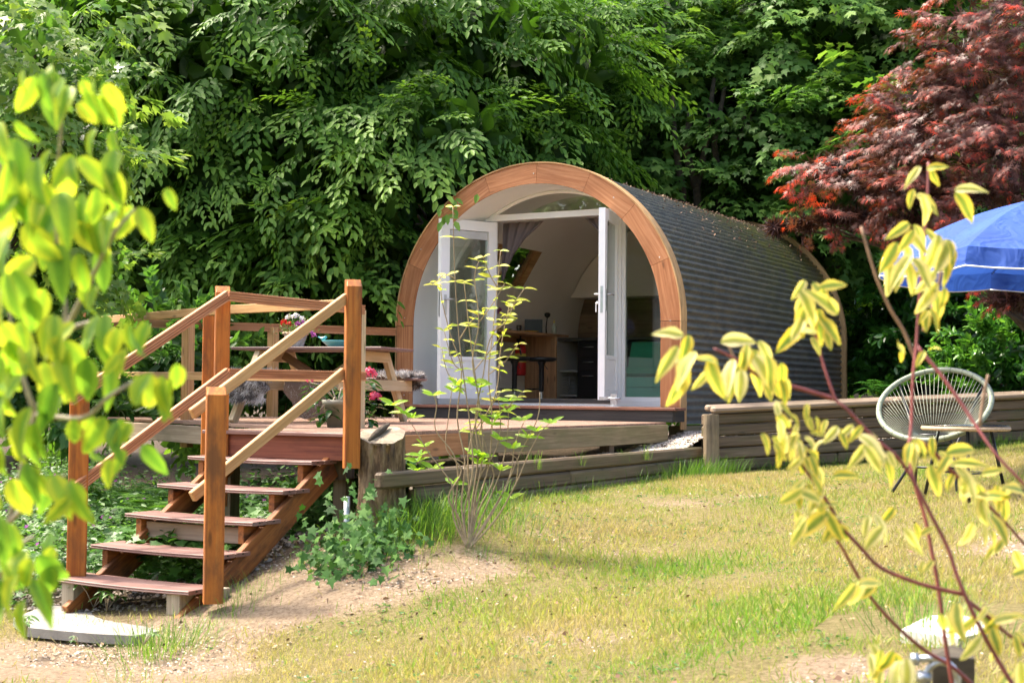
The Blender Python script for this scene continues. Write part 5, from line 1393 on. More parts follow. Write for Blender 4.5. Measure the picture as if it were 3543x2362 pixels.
m = MB(); m.tube([tc_ + Vector((.27 * math.cos(t), .27 * math.sin(t), -.012)) for t in np.linspace(0, 2 * math.pi, 60)], .015, 10, cap=False); m.build('cane_rim', M_cane, tb)
m = MB(); m.lathe([(0, .006), (.278, .006), (.278, .011), (0, .011)], tuple(tc_), 48); m.build('glass_top', M_glass_t, tb)
m = MB()
for i in range(30):
    x = -.26 + .52 * i / 29; h_ = math.sqrt(max(0, .265 ** 2 - x * x)); m.tube([tc_ + Vector((x, -h_, -.01)), tc_ + Vector((x, h_, -.01))], .0022, 4)
m.build('cords', M_cord, tb, kind='stuff')
for k in range(3):
    a = math.radians(-75 + 120 * k); m = MB(); d = Vector((math.cos(a), math.sin(a), 0)); b_ = tc_ + d * .30; zg = float(lawn_z(b_.x, b_.y))
    m.tube([tc_ + d * .19 - up * .02, Vector((b_.x, b_.y, zg - .01))], .0115, 8); m.build('leg', M_black, tb)
m = MB(); m.tube([tc_ + Vector((.24 * math.cos(t), .24 * math.sin(t), -.30)) for t in np.linspace(math.radians(-75), math.radians(-75 + 360), 4)], .006, 6, cap=False); m.build('stretcher', M_black, tb)

# ================================================================ parasol
pc = Vector((5.429, -2.042, 1.15)); RU = 1.2; PH = .46
pr_ = thing('garden_parasol', 'blue garden parasol with white piped hanging edge over the lawn', 'parasol', (pc.x, pc.y, -.3))
def mat_cloth():
    m, nt, b, N, K = newmat('blue_canvas')
    tc = N('ShaderNodeTexCoord'); no = N('ShaderNodeTexNoise'); no.inputs['Scale'].default_value = 3; K(tc.outputs['Object'], no.inputs['Vector'])
    r = ramp(N, [(.3, (.022, .075, .36)), (.7, (.035, .11, .46))]); K(no.outputs[0], r.inputs[0]); K(r.outputs[0], b.inputs['Base Color']); b.inputs['Roughness'].default_value = .75
    n2 = N('ShaderNodeTexNoise'); n2.inputs['Scale'].default_value = 5; n2.inputs['Distortion'].default_value = 1.5; K(tc.outputs['Object'], n2.inputs['Vector'])
    bp = N('ShaderNodeBump'); bp.inputs['Strength'].default_value = .5; bp.inputs['Distance'].default_value = .06; K(n2.outputs[0], bp.inputs['Height']); K(bp.outputs[0], b.inputs['Normal'])
    tr = N('ShaderNodeBsdfTranslucent'); K(r.outputs[0], tr.inputs['Color']); K(bp.outputs[0], tr.inputs['Normal'])
    ms = N('ShaderNodeMixShader'); ms.inputs[0].default_value = .3; K(b.outputs[0], ms.inputs[1]); K(tr.outputs[0], ms.inputs[2]); K(ms.outputs[0], nt.nodes['Material Output'].inputs['Surface'])
    return m
M_cloth = mat_cloth(); M_pipe = plain('white_piping', (.8, .8, .82), rough=.6)
base_a = math.atan2(-r3.y, -r3.x)
for k in range(8):
    a0 = base_a + k * math.pi / 4; a1 = a0 + math.pi / 4; v = []; f = []; n = 10; mm = 10
    e0 = Vector((math.cos(a0), math.sin(a0), 0)); e1 = Vector((math.cos(a1), math.sin(a1), 0))
    for i in range(n + 1):
        t = i / n
        for j in range(mm + 1):
            s = j / mm; d = e0.lerp(e1, s) * (RU * t); z = PH * (1 - t) ** 1.0 + .06 * math.sin(math.pi * t) - .035 * math.sin(math.pi * s) * t
            v.append((pc.x + d.x, pc.y + d.y, pc.z + z))
    for i in range(n):
        for j in range(mm): a = i * (mm + 1) + j; f.append((a, a + mm + 1, a + mm + 2, a + 1))
    link('canopy_panel', mesh('canopy_panel', v, f, True), M_cloth, pr_)
    v = []; f = []; w = 16
    for i in range(3):
        for j in range(w + 1):
            s = j / w; d = e0.lerp(e1, s) * (RU * (1 + .012 * i + .012 * math.sin(s * 22 + k) * (i > 0))); z = -.035 * math.sin(math.pi * s) - .068 * i
            v.append((pc.x + d.x, pc.y + d.y, pc.z + z))
    for i in range(2):
        for j in range(w): a = i * (w + 1) + j; f.append((a, a + w + 1, a + w + 2, a + 1))
    link('valance', mesh('valance', v, f, True), M_cloth, pr_)
    m = MB(); m.tube(v[2 * (w + 1):], .006, 6)
    if k == 0: m.tube([v[0], v[w + 1], v[2 * (w + 1)]], .006, 6)
    m.build('piping', M_pipe, pr_)
    m = MB(); m.tube([(pc.x, pc.y, pc.z + PH - .06), (pc.x + e0.x * RU * .97, pc.y + e0.y * RU * .97, pc.z - .012)], .006, 6); m.build('rib', M_steel, pr_)
m = MB(); m.tube([(pc.x, pc.y, -.6), (pc.x, pc.y, pc.z + PH + .05)], .02, 12); m.build('pole', M_steel, pr_)

# ================================================================ lawn grass
def grass(name, n, xr, yr, hmean, mat, seed, dens=None, tint=.5, lean=.35, wid=1.0, kind='stuff'):
    r = np.random.default_rng(seed); X = r.uniform(*xr, n); Y = r.uniform(*yr, n)
    k = dens(X, Y, r); X = X[k]; Y = Y[k]; n = len(X)
    P = np.stack([X, Y, lawn_z(X, Y) - .004], 1)
    D = unit(np.stack([r.normal(0, lean, n), r.normal(0, lean, n), np.ones(n)], 1))
    h = hmean * r.uniform(.5, 1.5, n) * (.7 + .6 * vnoise(X, Y, 1.8, 3))
    tn = tint + .9 * (vnoise(X, Y, .9, 1) - .5) + .35 * (vnoise(X, Y, 4.0, 6) - .5) + r.normal(0, .16, n)
    me = leaf_mesh(name, P, D, r.normal(0, 1, (n, 3)), h, tn, (T_bladeg[0] * [1, wid, 1], T_bladeg[1]), mat)
    print('GRASS', n)
    return tag(link(name, me, mat), kind=kind)
T_bladeg = (np.array([[0, -.045, 0], [0, .045, 0], [.6, .03, .06], [1, 0, .0]]), [(0, 1, 2), (0, 2, 3)])
cxy = np.array([_C.x, _C.y]); fxy = np.array([_F.x, _F.y]); rxy = np.array([_R.x, _R.y]); fxy = fxy / np.linalg.norm(fxy); rxy = rxy / np.linalg.norm(rxy)
def lawn_dens(X, Y, r):
    d = (X - cxy[0]) * fxy[0] + (Y - cxy[1]) * fxy[1]; s = (X - cxy[0]) * rxy[0] + (Y - cxy[1]) * rxy[1]
    k = (d > 3.2) & (np.abs(s) < .40 * d + .6)
    k &= r.uniform(0, 1, len(X)) < np.clip(1.25 * (6.0 / np.maximum(d, 3)) ** 1.1, .25, 1)
    k &= r.uniform(0, 1, len(X)) > np.clip(bare_at(X, Y) * 1.55 - .12, 0, .965)
    k &= r.uniform(0, 1, len(X)) > wild_at(X, Y) * 1.5
    wx = np.where(Y < -.3, WALL_A[0] + (WALL_B[0] - WALL_A[0]) * (Y - WALL_A[1]) / (WALL_B[1] - WALL_A[1]), 9)
    k &= ~((X < wx + .05) & (Y > WALL_A[1]) & (Y < -.3))
    (x0, y0), (x1, y1) = UW[0], UW[1]; yy = y0 + (y1 - y0) * (X - x0) / (x1 - x0); k &= ~((Y > yy - .06) & (X > x0 - .2)) & ~((Y > -.3) & (X < 2.05))
    k &= ~((X > 5.35) & (X < 6.3) & (Y > -7.75) & (Y < -7.0) & (((X - 5.83) / .52) ** 2 + ((Y + 7.35) / .36) ** 2 < 1))
    return k
grass('lawn', 600000, (-1.5, 9.5), (-11, 5), .038, L_grass, 21, lawn_dens, .38, .55)
grass('lawn_green_blades', 90000, (-1.5, 9.5), (-11, 5), .05, L_grass, 22, lambda X, Y, r: lawn_dens(X, Y, r) & (vnoise(X, Y, 2.6, 9) > .56), .78, .4)

def tufts(name, centres, n, h, mat, seed, spread=.12, tint=.5, wid=.55, zf=None):
    r = np.random.default_rng(seed); P = []; D = []; H = []
    for (x, y, s) in centres:
        k = int(n * s); a = r.normal(0, spread * s ** .5, (k, 2)); X = x + a[:, 0]; Y = y + a[:, 1]
        z = lawn_z(X, Y) if zf is None else zf(X, Y)
        P.append(np.stack([X, Y, z - .01], 1)); D.append(unit(np.stack([a[:, 0] * 2.2 + r.normal(0, .28, k), a[:, 1] * 2.2 + r.normal(0, .28, k), np.ones(k)], 1))); H.append(h * s ** .3 * r.uniform(.4, 1.25, k))
    P = np.concatenate(P); D = np.concatenate(D); H = np.concatenate(H)
    T = (np.array([[0, -.022, 0], [0, .022, 0], [.5, -.018, .03], [.5, .018, .03], [.85, -.01, -.02], [.85, .01, -.02], [1, 0, -.12]]) * [1, wid, 1], [(0, 1, 3, 2), (2, 3, 5, 4), (4, 5, 6)])
    hz = unit(np.stack([D[:, 0], D[:, 1], np.zeros(len(D))], 1) + 1e-3); N_ = unit(np.array([0, 0, 1]) - hz)
    me = leaf_mesh(name, P, D, N_ + r.normal(0, .4, P.shape), H, tint + r.normal(0, .25, len(P)), T, mat)
    return tag(link(name, me, mat), kind='stuff')
def on_line(p, q, n, off, seed, smin=.3, smax=1.0):
    r = random.Random(seed); o = []
    for i in range(n):
        t = r.random(); o.append((p[0] + (q[0] - p[0]) * t + off[0] + r.uniform(-.06, .06), p[1] + (q[1] - p[1]) * t + off[1] + r.uniform(-.06, .06), r.uniform(smin, smax)))
    return o
tufts('long_grass', on_line(WALL_A, WALL_B, 46, (.13, 0), 1, .15, .7), 42, .15, L_tuft, 31, tint=.35)
tufts('long_grass', on_line((WALL_B[0], -1.7), (2.1, -.2), 22, (.14, 0), 2, .5, 1.1), 60, .19, L_tuft, 32, tint=.25)
tufts('long_grass', on_line(UW[0], UW[1], 60, (.05, -.14), 3, .3, 1), 55, .15, L_tuft, 33, tint=.3)
tufts('long_grass', on_line((2.15, -5.95), (2.2, -4.7), 18, (.08, 0), 4, .4, 1.2), 55, .23, L_tuft, 34, tint=.35)
tufts('long_grass', [(2.136, -5.587, 0.9), (2.208, -5.546, 1.1), (2.253, -5.463, 1.2), (2.298, -5.38, 1.0), (2.307, -5.262, 0.8), (2.324, -5.65, 1.0), (2.406, -5.603, 1.0), (2.503, -5.605, 0.8), (2.12, -5.709, 0.6), (2.32, -5.765, 0.7), (2.481, -5.333, 0.6), (2.515, -5.201, 0.6), (2.514, -4.972, 0.5), (2.685, -5.103, 0.5), (2.662, -5.344, 0.6), (2.512, -5.769, 0.6)], 90, .21, L_tuft, 37, tint=.55)
tufts('long_grass', [(1.858, -7.456, 1.6), (1.78, -7.454, 1.2), (1.897, -7.401, 1.0), (1.875, -6.891, 0.9), (1.846, -6.782, 0.7), (1.804, -6.579, 0.5), (1.914, -6.315, 0.5), (0.992, -7.39, 0.4), (2.865, -5.901, 0.5), (2.636, -6.154, 0.4), (2.382, -6.182, 0.3), (2.32, -5.978, 0.4), (5.785, -7.447, 1.3), (5.673, -7.189, 0.9), (5.899, -7.659, 1.0), (6.125, -7.705, 0.8), (2.167, -7.993, 0.5), (2.386, -5.816, 0.5), (2.409, -5.655, 0.6), (2.82, -5.402, 0.5)], 130, .13, L_tuft, 35, tint=.6)
tufts('long_grass', [(2.061, -3.748, 0.8), (2.091, -3.043, 0.4), (2.054, -2.146, 0.3), (2.092, -1.78, 0.5)], 60, .16, L_tuft, 36, tint=.6, spread=.05, zf=lambda X, Y: np.full(len(X), -.43))

# ================================================================ trees
def lob(*a): return list(a)
H1 = [((-6.214, 0.476, 4.523), 1.9, 1.615), ((-4.314, 0.972, 4.364), 2.0, 1.7), ((-5.157, 0.343, 2.673), 1.7, 1.4449999999999998), ((-3.672, 0.715, 2.68), 1.5, 1.275), ((-4.374, 0.604, 1.465), 1.25, 1.0625), ((-5.363, 0.289, 1.254), 1.3, 1.105), ((-6.111, 0.711, 0.39), 1.1, 0.935)]
H2 = [((-3.096, 2.213, 4.666), 1.9, 1.615), ((-2.201, 3.52, 4.557), 1.7, 1.4449999999999998), ((-2.627, 1.066, 2.765), 1.35, 1.1475), ((-1.814, 1.056, 2.914), 1.0, 0.85), ((-1.611, 0.286, 2.118), 0.62, 0.527), ((-2.83, 0.655, 1.68), 0.95, 0.8075), ((-1.825, 3.105, 3.11), 1.1, 0.935), ((-4.459, 1.955, 0.931), 0.8, 0.68)]
def no_pod(p): return ~((np.abs(p[:, 0]) < 1.9) & (p[:, 1] > -.4) & (p[:, 1] < 6.2) & (p[:, 2] < 2.9) & ~((p[:, 2] > 2.75)))
t1 = thing('hornbeam_tree', 'large dark green tree with drooping leafy sprays behind the left part of the deck railing', 'tree', (-5.715, 1.542, -0.467))
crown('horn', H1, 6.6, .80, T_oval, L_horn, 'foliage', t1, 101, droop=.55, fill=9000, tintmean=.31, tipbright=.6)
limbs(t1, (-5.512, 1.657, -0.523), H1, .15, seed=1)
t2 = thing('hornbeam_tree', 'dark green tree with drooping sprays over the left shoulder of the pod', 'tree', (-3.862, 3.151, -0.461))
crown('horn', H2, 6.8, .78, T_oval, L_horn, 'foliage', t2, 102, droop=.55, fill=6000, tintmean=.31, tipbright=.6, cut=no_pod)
limbs(t2, (-3.341, 4.016, -0.468), H2, .13, seed=2)
SM = [((-3.304, 8.346, 5.973), 0.8, 0.7200000000000001), ((-3.506, 8.271, 5.09), 0.5, 0.45), ((-2.998, 8.574, 4.654), 0.6, 0.54), ((-3.058, 9.036, 6.475), 0.8, 0.7200000000000001), ((-3.555, 8.181, 6.559), 0.7, 0.63)]
tm = thing('sunlit_tree', 'sunlit yellow green tree showing between the conifer and the maples', 'tree', (-3.373, 8.919, -0.275))
crown('maple', SM, 11, .6, T_maple, L_far, 'foliage', tm, 113, droop=.2, fill=300, tintmean=.75, tipbright=.3)
limbs(tm, (-3.375, 8.925, -0.424), SM, .07, seed=11)
YW = [((-2.447, 4.86, 4.862), 0.9, 0.9), ((-2.181, 5.039, 4.174), 0.8, 0.8), ((-2.428, 4.578, 3.678), 0.8, 0.8), ((-2.449, 5.403, 5.558), 0.9, 0.9)]
ty = thing('yew_tree', 'dark feathery conifer between the hornbeam and the maples above the pod arch', 'tree', (-2.624, 5.55, -0.164))
crown('yew', YW, 14, .6, T_slim, L_yew, 'foliage', ty, 103, droop=.1, fill=2500, tintmean=.5, tipbright=.5)
limbs(ty, (-2.626, 5.557, -0.357), YW, .10, seed=3)
F1 = [((-1.793, 6.93, 5.222), 1.7, 1.36), ((-0.785, 8.035, 5.97), 1.8, 1.4400000000000002), ((-1.29, 6.13, 3.705), 0.8, 0.6400000000000001), ((-2.116, 6.213, 4.377), 0.7, 0.5599999999999999), ((-0.674, 7.001, 4.786), 1.2, 0.96), ((-1.857, 5.833, 3.25), 0.4, 0.32000000000000006)]
F2 = [((0.825, 7.819, 5.261), 1.8, 1.4400000000000002), ((1.98, 8.445, 5.733), 1.7, 1.36), ((0.501, 6.553, 3.823), 1.05, 0.8400000000000001), ((1.27, 6.977, 3.956), 1.1, 0.8800000000000001), ((0.109, 6.367, 3.067), 0.75, 0.6000000000000001), ((1.24, 6.438, 2.759), 0.85, 0.68), ((2.048, 6.869, 3.257), 1.2, 0.96), ((3.024, 7.957, 3.973), 1.5, 1.2000000000000002)]
t3 = thing('field_maple', 'mid green maple with dark stems behind the crown of the pod roof', 'tree', (-1.028, 7.588, -0.158))
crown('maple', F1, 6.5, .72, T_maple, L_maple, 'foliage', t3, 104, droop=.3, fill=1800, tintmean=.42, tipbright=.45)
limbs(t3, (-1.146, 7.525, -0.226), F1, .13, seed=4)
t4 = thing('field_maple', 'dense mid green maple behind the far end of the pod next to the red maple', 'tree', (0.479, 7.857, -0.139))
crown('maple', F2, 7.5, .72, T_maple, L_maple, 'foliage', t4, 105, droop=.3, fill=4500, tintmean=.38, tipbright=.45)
limbs(t4, (0.191, 7.699, -0.207), F2, .14, seed=5)
for ln in [[(-0.702, 5.728, 2.035), (-0.648, 5.716, 3.03), (-0.738, 5.636, 3.712), (-0.758, 5.596, 4.396)], [(-0.43, 5.879, 2.038), (-0.473, 5.81, 3.094), (-0.347, 5.854, 3.716), (-0.239, 5.875, 4.649)], [(-0.215, 6.005, 1.916), (-0.175, 5.977, 3.097), (-0.249, 5.909, 3.717), (-0.105, 5.955, 4.526)], [(0.003, 6.127, 1.918), (0.068, 6.118, 2.975), (0.142, 6.127, 3.721), (0.113, 6.074, 4.591)], [(-0.473, 5.81, 3.094), (-0.604, 5.716, 3.589), (-0.543, 5.726, 4.149)], [(-0.175, 5.977, 3.097), (0.021, 6.063, 3.658), (0.299, 6.194, 4.22)]]:
    m = MB(); m.tube(ln, [.075, .06, .045, .03][:len(ln)], 8); m.build('stem', M_bark, t3)
SY = [((-2.764, -4.417, 3.2), 0.75, 0.6000000000000001), ((-2.478, -4.121, 2.688), 0.5, 0.4), ((-2.806, -4.406, 2.396), 0.7, 0.5599999999999999), ((-2.792, -4.255, 1.721), 0.55, 0.44000000000000006), ((-2.647, -3.743, 2.373), 0.35, 0.27999999999999997), ((-2.75, -3.977, 1.121), 0.45, 0.36000000000000004), ((-2.936, -4.299, 0.871), 0.5, 0.4), ((-2.572, -3.655, 1.299), 0.3, 0.24)]
t5 = thing('sycamore_tree', 'sunlit yellow green sycamore at the far left edge behind the soft leafed shrub', 'tree', (-3.696, -4.42, -0.886))
crown('maple', SY, 10, .5, T_maple, L_syc, 'foliage', t5, 106, droop=.35, fill=500, tintmean=.5, tipbright=.35)
limbs(t5, (-3.697, -4.417, -0.964), SY, .09, seed=6)
AC = [((4.681, 0.868, 3.732), 0.75, 0.315), ((4.332, 0.8, 3.465), 0.6, 0.252), ((4.765, 0.823, 3.214), 0.8, 0.336), ((4.029, 0.875, 3.089), 0.45, 0.189), ((4.527, 0.82, 2.863), 0.8, 0.336), ((3.767, 0.741, 2.812), 0.42, 0.17639999999999997), ((4.256, 0.568, 2.512), 0.75, 0.315), ((4.791, 0.645, 2.36), 0.8, 0.336), ((3.581, 0.645, 2.62), 0.33, 0.1386), ((3.077, 0.603, 2.373), 0.42, 0.17639999999999997), ((3.502, 0.619, 2.197), 0.5, 0.21), ((4.071, 0.486, 2.018), 0.6, 0.252), ((4.611, 0.56, 1.994), 0.6, 0.252), ((2.748, 0.671, 1.851), 0.17, 0.0714), ((2.436, 0.727, 1.829), 0.1, 0.042), ((3.222, 0.705, 1.882), 0.2, 0.084), ((3.016, 0.589, 1.902), 0.13, 0.0546), ((3.744, 0.658, 1.765), 0.2, 0.084), ((4.813, 0.257, 0.998), 0.25, 0.105), ((4.848, 0.5, 1.132), 0.3, 0.126)]
t6 = thing('japanese_maple', 'japanese maple with fine dark red leaves spreading in tiers at the upper right', 'tree', (5.173, 1.658, -0.237))
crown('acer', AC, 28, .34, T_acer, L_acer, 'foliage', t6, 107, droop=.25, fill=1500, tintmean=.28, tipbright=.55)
limbs(t6, (5.173, 1.659, -0.279), AC, .07, seed=7)
LB = [((4.024, 3.734, 0.537), 0.55, 0.4675), ((4.317, 3.676, 0.339), 0.6, 0.51), ((3.72, 3.804, 0.289), 0.35, 0.2975), ((4.192, 4.156, 0.901), 0.45, 0.3825)]
lb = thing('laurel_bush', 'bright green laurel bush behind the retaining wall to the right of the lounge chair', 'bush', (4.0, 3.856, 0.041))
crown('bush', LB, 30, .34, T_oval, L_laurel, 'foliage', lb, 108, droop=-.3, fill=1200, tintmean=.62, tipbright=.3)
limbs(lb, (3.999, 3.858, -0.009), LB, .03, seed=8)
LD = [((2.14, 7.473, 1.073), 1.0, 0.9), ((3.043, 6.36, 1.362), 1.1, 0.9900000000000001), ((1.592, 7.411, 0.7), 0.55, 0.49500000000000005), ((3.705, 6.725, 1.485), 1.2, 1.08), ((2.63, 6.403, 0.314), 0.7, 0.63)]
ld = thing('laurel_hedge', 'dark glossy laurel hedge in shade between the pod end and the bright laurel', 'hedge', (2.74, 5.675, 0.023))
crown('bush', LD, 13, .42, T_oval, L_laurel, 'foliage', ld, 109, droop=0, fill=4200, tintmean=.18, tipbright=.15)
limbs(ld, (2.716, 5.778, -0.035), LD, .04, seed=9)
SB = [((0.679, 9.012, 2.265), 0.8, 0.6400000000000001), ((0.32, 8.804, 2.434), 0.45, 0.36000000000000004), ((1.043, 9.204, 2.544), 0.6, 0.48), ((0.855, 9.128, 1.853), 0.6, 0.48)]
sb = thing('sunlit_laurel', 'sunlit yellow green bush glimpsed between the pod roof end and the red maple', 'bush', (0.654, 9.096, -0.008))
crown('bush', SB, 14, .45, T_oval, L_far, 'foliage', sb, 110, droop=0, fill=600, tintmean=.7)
limbs(sb, (0.653, 9.101, -0.146), SB, .04, seed=10)

# wood behind
fw_l = [((-18.51, 6.702, 6.49), 4, 3.6), ((-14.89, 8.685, 7.443), 4, 3.6), ((-11.275, 10.685, 7.937), 4, 3.6), ((-7.669, 12.719, 7.513), 4, 3.6), ((-4.054, 14.719, 8.007), 4, 3.6), ((-0.449, 16.753, 7.583), 4, 3.6), ((3.151, 18.803, 6.699), 4, 3.6), ((-16.149, 7.055, 2.298), 3.6, 3.24), ((-12.659, 9.005, 2.331), 3.6, 3.24), ((-9.169, 10.954, 2.365), 3.4, 3.06), ((-5.674, 12.888, 2.843), 3.4, 3.06), ((-2.184, 14.837, 2.876), 3.4, 3.06), ((1.301, 16.803, 2.466), 3.4, 3.06), ((4.403, 18.536, 2.496), 3.4, 3.06), ((-16.815, 8.542, 12.42), 4.5, 4.05), ((-11.841, 11.321, 12.468), 4.5, 4.05), ((-6.867, 14.1, 12.516), 4.5, 4.05), ((-1.893, 16.879, 12.564), 4.5, 4.05), ((3.081, 19.658, 12.612), 4.5, 4.05)]
wd = crown('bush', fw_l, 1.5, 1.15, T_oval, L_far, 'distant_wood', None, 111, droop=.1, fill=26000, tintmean=.42)
# hedge of the garden behind the viewer, seen only mirrored in the panes
hb = crown('bush', [((10 + 3.2 * i, -24 + 1.2 * i, 1.2), 3.0, 3.2) for i in range(-3, 5)], .5, 1.6, T_oval, L_far, 'garden_hedge', None, 112, droop=0, fill=9000, tintmean=.3)

# dead twigs in the shade beside the pod
def twig_tangle(name, label, c, n, seed, R=(.8, .8, .9)):
    root = thing(name, label, 'bush', c); r = random.Random(seed); m = MB()
    for i in range(n):
        a = Vector(c) + Vector((r.uniform(-R[0], R[0]), r.uniform(-R[1], R[1]), r.uniform(-R[2], R[2])))
        d = Vector((r.uniform(-1, 1), r.uniform(-1, 1), r.uniform(-.5, .6))).normalized() * r.uniform(.3, .9)
        m.tube([a, a + d * .5 + Vector((0, 0, .05)), a + d], [.006, .004, .002], 4, cap=False)
    m.build('twigs', M_bark, root, kind='stuff')
    m = MB(); m.tube([Vector((c[0], c[1], -.8)), Vector(c)], [.05, .03], 8); m.build('trunk', M_bark, root)
twig_tangle('bare_bush', 'tangle of thin dark bare twigs in the shade left of the pod arch', (-2.947, 1.436, 0.671), 420, 6)

# ================================================================ shrubs and plants left of the deck
def shrub(name, label, cat, c, R, H, dens, size, T, mat, seed, tm=.5, kind='bush', stem=M_greentwig, droop=0., group=None):
    root = thing(name, label, cat, (c[0], c[1], c[2]), group)
    L_ = [((c[0], c[1], c[2] + H * .55), R, H * .5)]
    crown(kind, L_, dens, size, T, mat, 'foliage', root, seed, droop=droop, tintmean=tm, fill=int(60 * dens * R))
    m = MB(); r = random.Random(seed)
    for i in range(6): m.tube([c, (c[0] + r.uniform(-R, R) * .4, c[1] + r.uniform(-R, R) * .4, c[2] + H * .5), (c[0] + r.uniform(-R, R) * .8, c[1] + r.uniform(-R, R) * .8, c[2] + H * r.uniform(.7, 1))], [.009, .006, .003], 5)
    m.build('stems', stem, root)
    return root
shrub('dogwood_bush', 'green leafy bush with small white flower clusters behind the middle posts of the left railing', 'bush', (-3.278, -1.916, -0.342), .75, 1.35, 15, .36, T_oval, L_ground, 201, .40)
shrub('green_bush', 'dark green bush under the far corner of the deck railing', 'bush', (-3.92, -2.044, -0.399), .7, 1.1, 14, .36, T_oval, L_horn, 202, .3)
shrub('green_bush', 'low bush growing behind the picnic table bench and deck posts', 'bush', (-3.844, 0.748, -0.331), 1.0, 1.0, 12, .36, T_oval, L_ground, 203, .25)
shrub('green_bush', 'shaded leafy bush against the left foot of the pod arch', 'bush', (-3.075, 1.404, -0.273), .6, .7, 14, .32, T_oval, L_horn, 204, .3)
shrub('variegated_sprig_bush', 'bush with pale edged leaves at the left behind the soft leafed shrub', 'bush', (-2.736, -4.249, -0.358), .8, 1.0, 13, .36, T_oval, L_ground, 205, .35)

def fern(name, label, c, n, Lf, mat, seed, zmul=1.0):
    root = thing(name, label, 'fern', c, 'ferns'); r = random.Random(seed); g = np.random.default_rng(seed)
    for i in range(n):
        a = 2 * math.pi * i / n + r.uniform(-.3, .3); l = Lf * r.uniform(.65, 1.1); up_ = r.uniform(.75, 1.25) * zmul
        pts = []
        for k in range(15):
            t = k / 14; pts.append(np.array(c) + np.array([math.cos(a) * l * t * .75, math.sin(a) * l * t * .75, l * (up_ * t - .75 * t * t)]))
        P = []; D = []; S = []; sidev = np.array([-math.sin(a), math.cos(a), 0])
        for k in range(1, 42):
            t = k / 42; j = t * 14; i0 = int(j); p = pts[i0] + (pts[min(14, i0 + 1)] - pts[i0]) * (j - i0); tg = unit(pts[min(14, i0 + 1)] - pts[i0] + 1e-6)
            w = l * .24 * math.sin(math.pi * min(1, (t * .85 + .15)) ** .8) + .004
            for s in (-1, 1): P.append(p); D.append(sidev * s + tg * .35 + np.array([0, 0, -.12])); S.append(w)
        T = (np.array([[0, -.06, 0], [0, .06, 0], [.5, .075, .01], [1, 0, -.04], [.5, -.075, .01]]), [(0, 1, 2, 4), (4, 2, 3)])
        me = leaf_mesh('frond', P, D, np.tile([0, 0, 1.0], (len(P), 1)) + g.normal(0, .15, (len(P), 3)), S, np.full(len(P), .5 + r.uniform(-.3, .3)), T, mat)
        o = link('frond', me, mat, root)
for i, (x, y, D, n, l, lb_) in enumerate(((400,1120,10.6,15,.62,'tall bright fern just left of the stairs under the lower rail'),(330,1140,11.2,13,.55,'bright fern left of the tall one beneath the far railing'),(440,1090,11.6,13,.6,'fern close to the stairs partly behind the near newel post'),(290,1060,12.2,12,.6,'fern at the back left near the deck corner'))):
    c = {(400, 1120, 10.6): (-0.28, -5.044, -0.602), (330, 1140, 11.2): (-0.908, -4.703, -0.713), (440, 1090, 11.6): (-0.851, -4.219, -0.561), (290, 1060, 12.2): (-1.751, -4.037, -0.489)}[(x, y, D)]
    fern('fern', lb_, (c[0], c[1], float(lawn_z(c[0], c[1])) - .02 if i != 9 else c[2]), n, l * 1.25, L_fern, 300 + i)
c = (3.019, 2.729, 0.154); fern('fern', 'dark green fern between the pod end and the lounge chair', (c[0], c[1], c[2] - .06), 12, .60, L_laurel, 310)

def cover(name, n, region, size, T, mat, seed, tint=.4, zoff=.03, upr=1.0, zf=None):
    r = np.random.default_rng(seed); X = []; 
    P = region(r, n); n = len(P)
    z = (lawn_z(P[:, 0], P[:, 1]) if zf is None else zf(P[:, 0], P[:, 1])) + zoff * r.uniform(.2, 2.2, n) * (.5 + vnoise(P[:, 0], P[:, 1], 2.2, 4) * 1.4)
    q = np.stack([P[:, 0], P[:, 1], z], 1)
    a = r.uniform(0, 2 * math.pi, n); D = np.stack([np.cos(a), np.sin(a), r.normal(-.1, .3, n)], 1)
    me = leaf_mesh(name, q, D, unit(np.array([.1, -.35, 1]) * upr + r.normal(0, .35, (n, 3))), size * r.uniform(.5, 1.3, n), tint + .5 * (vnoise(P[:, 0], P[:, 1], 3, 2) - .5) + r.normal(0, .2, n), T, mat)
    return tag(link(name, me, mat), kind='stuff')
def region_left(r, n):
    X = r.uniform(-4.5, 1.5, n); Y = r.uniform(-7.6, -2.6, n)
    k = (X < .45 + .25 * np.sin(Y * 5)) & (Y > -7.0 + .18 * X - .0) & (Y < -3.2 + .3 * (X < -2))
    return np.stack([X[k], Y[k]], 1)
cover('ground_cover', 26000, region_left, .055, T_ivy, L_ground, 41, .42, .09)
cover('ground_cover', 14000, region_left, .05, T_oval, L_ground, 42, .62, .13)
r_ = np.random.default_rng(43); P = region_left(r_, 420); q = np.stack([P[:, 0], P[:, 1], lawn_z(P[:, 0], P[:, 1]) + .20 + .08 * r_.random(len(P))], 1); q = q[r_.uniform(0, 1, len(q)) < .5]
Pp = np.repeat(q, 5, 0); aa = np.tile(np.arange(5) * 1.2566, len(q)); me = leaf_mesh('cranesbill_flowers', Pp, np.stack([np.cos(aa), np.sin(aa) * .5 - .3, np.sin(aa) * .6 + .2], 1), np.tile([.45, -.85, .4], (len(Pp), 1)), .022, r_.uniform(0, 1, len(Pp)), T_petal, L_purp)
tag(link('wild_flowers', me, L_purp), kind='stuff')
def region_under(r, n):
    X = r.uniform(.3, 2.0, n); Y = r.uniform(-6.6, -4.2, n); return np.stack([X, Y], 1)[(X < np.where(Y < -5.5, 1.5, 1.85)) & (vnoise(X, Y, 2.0, 7) > .42 - .3 * (Y > -5.6))]
cover('ivy_ground', 6000, region_under, .075, T_ivy, L_ivy, 44, .5, .10)

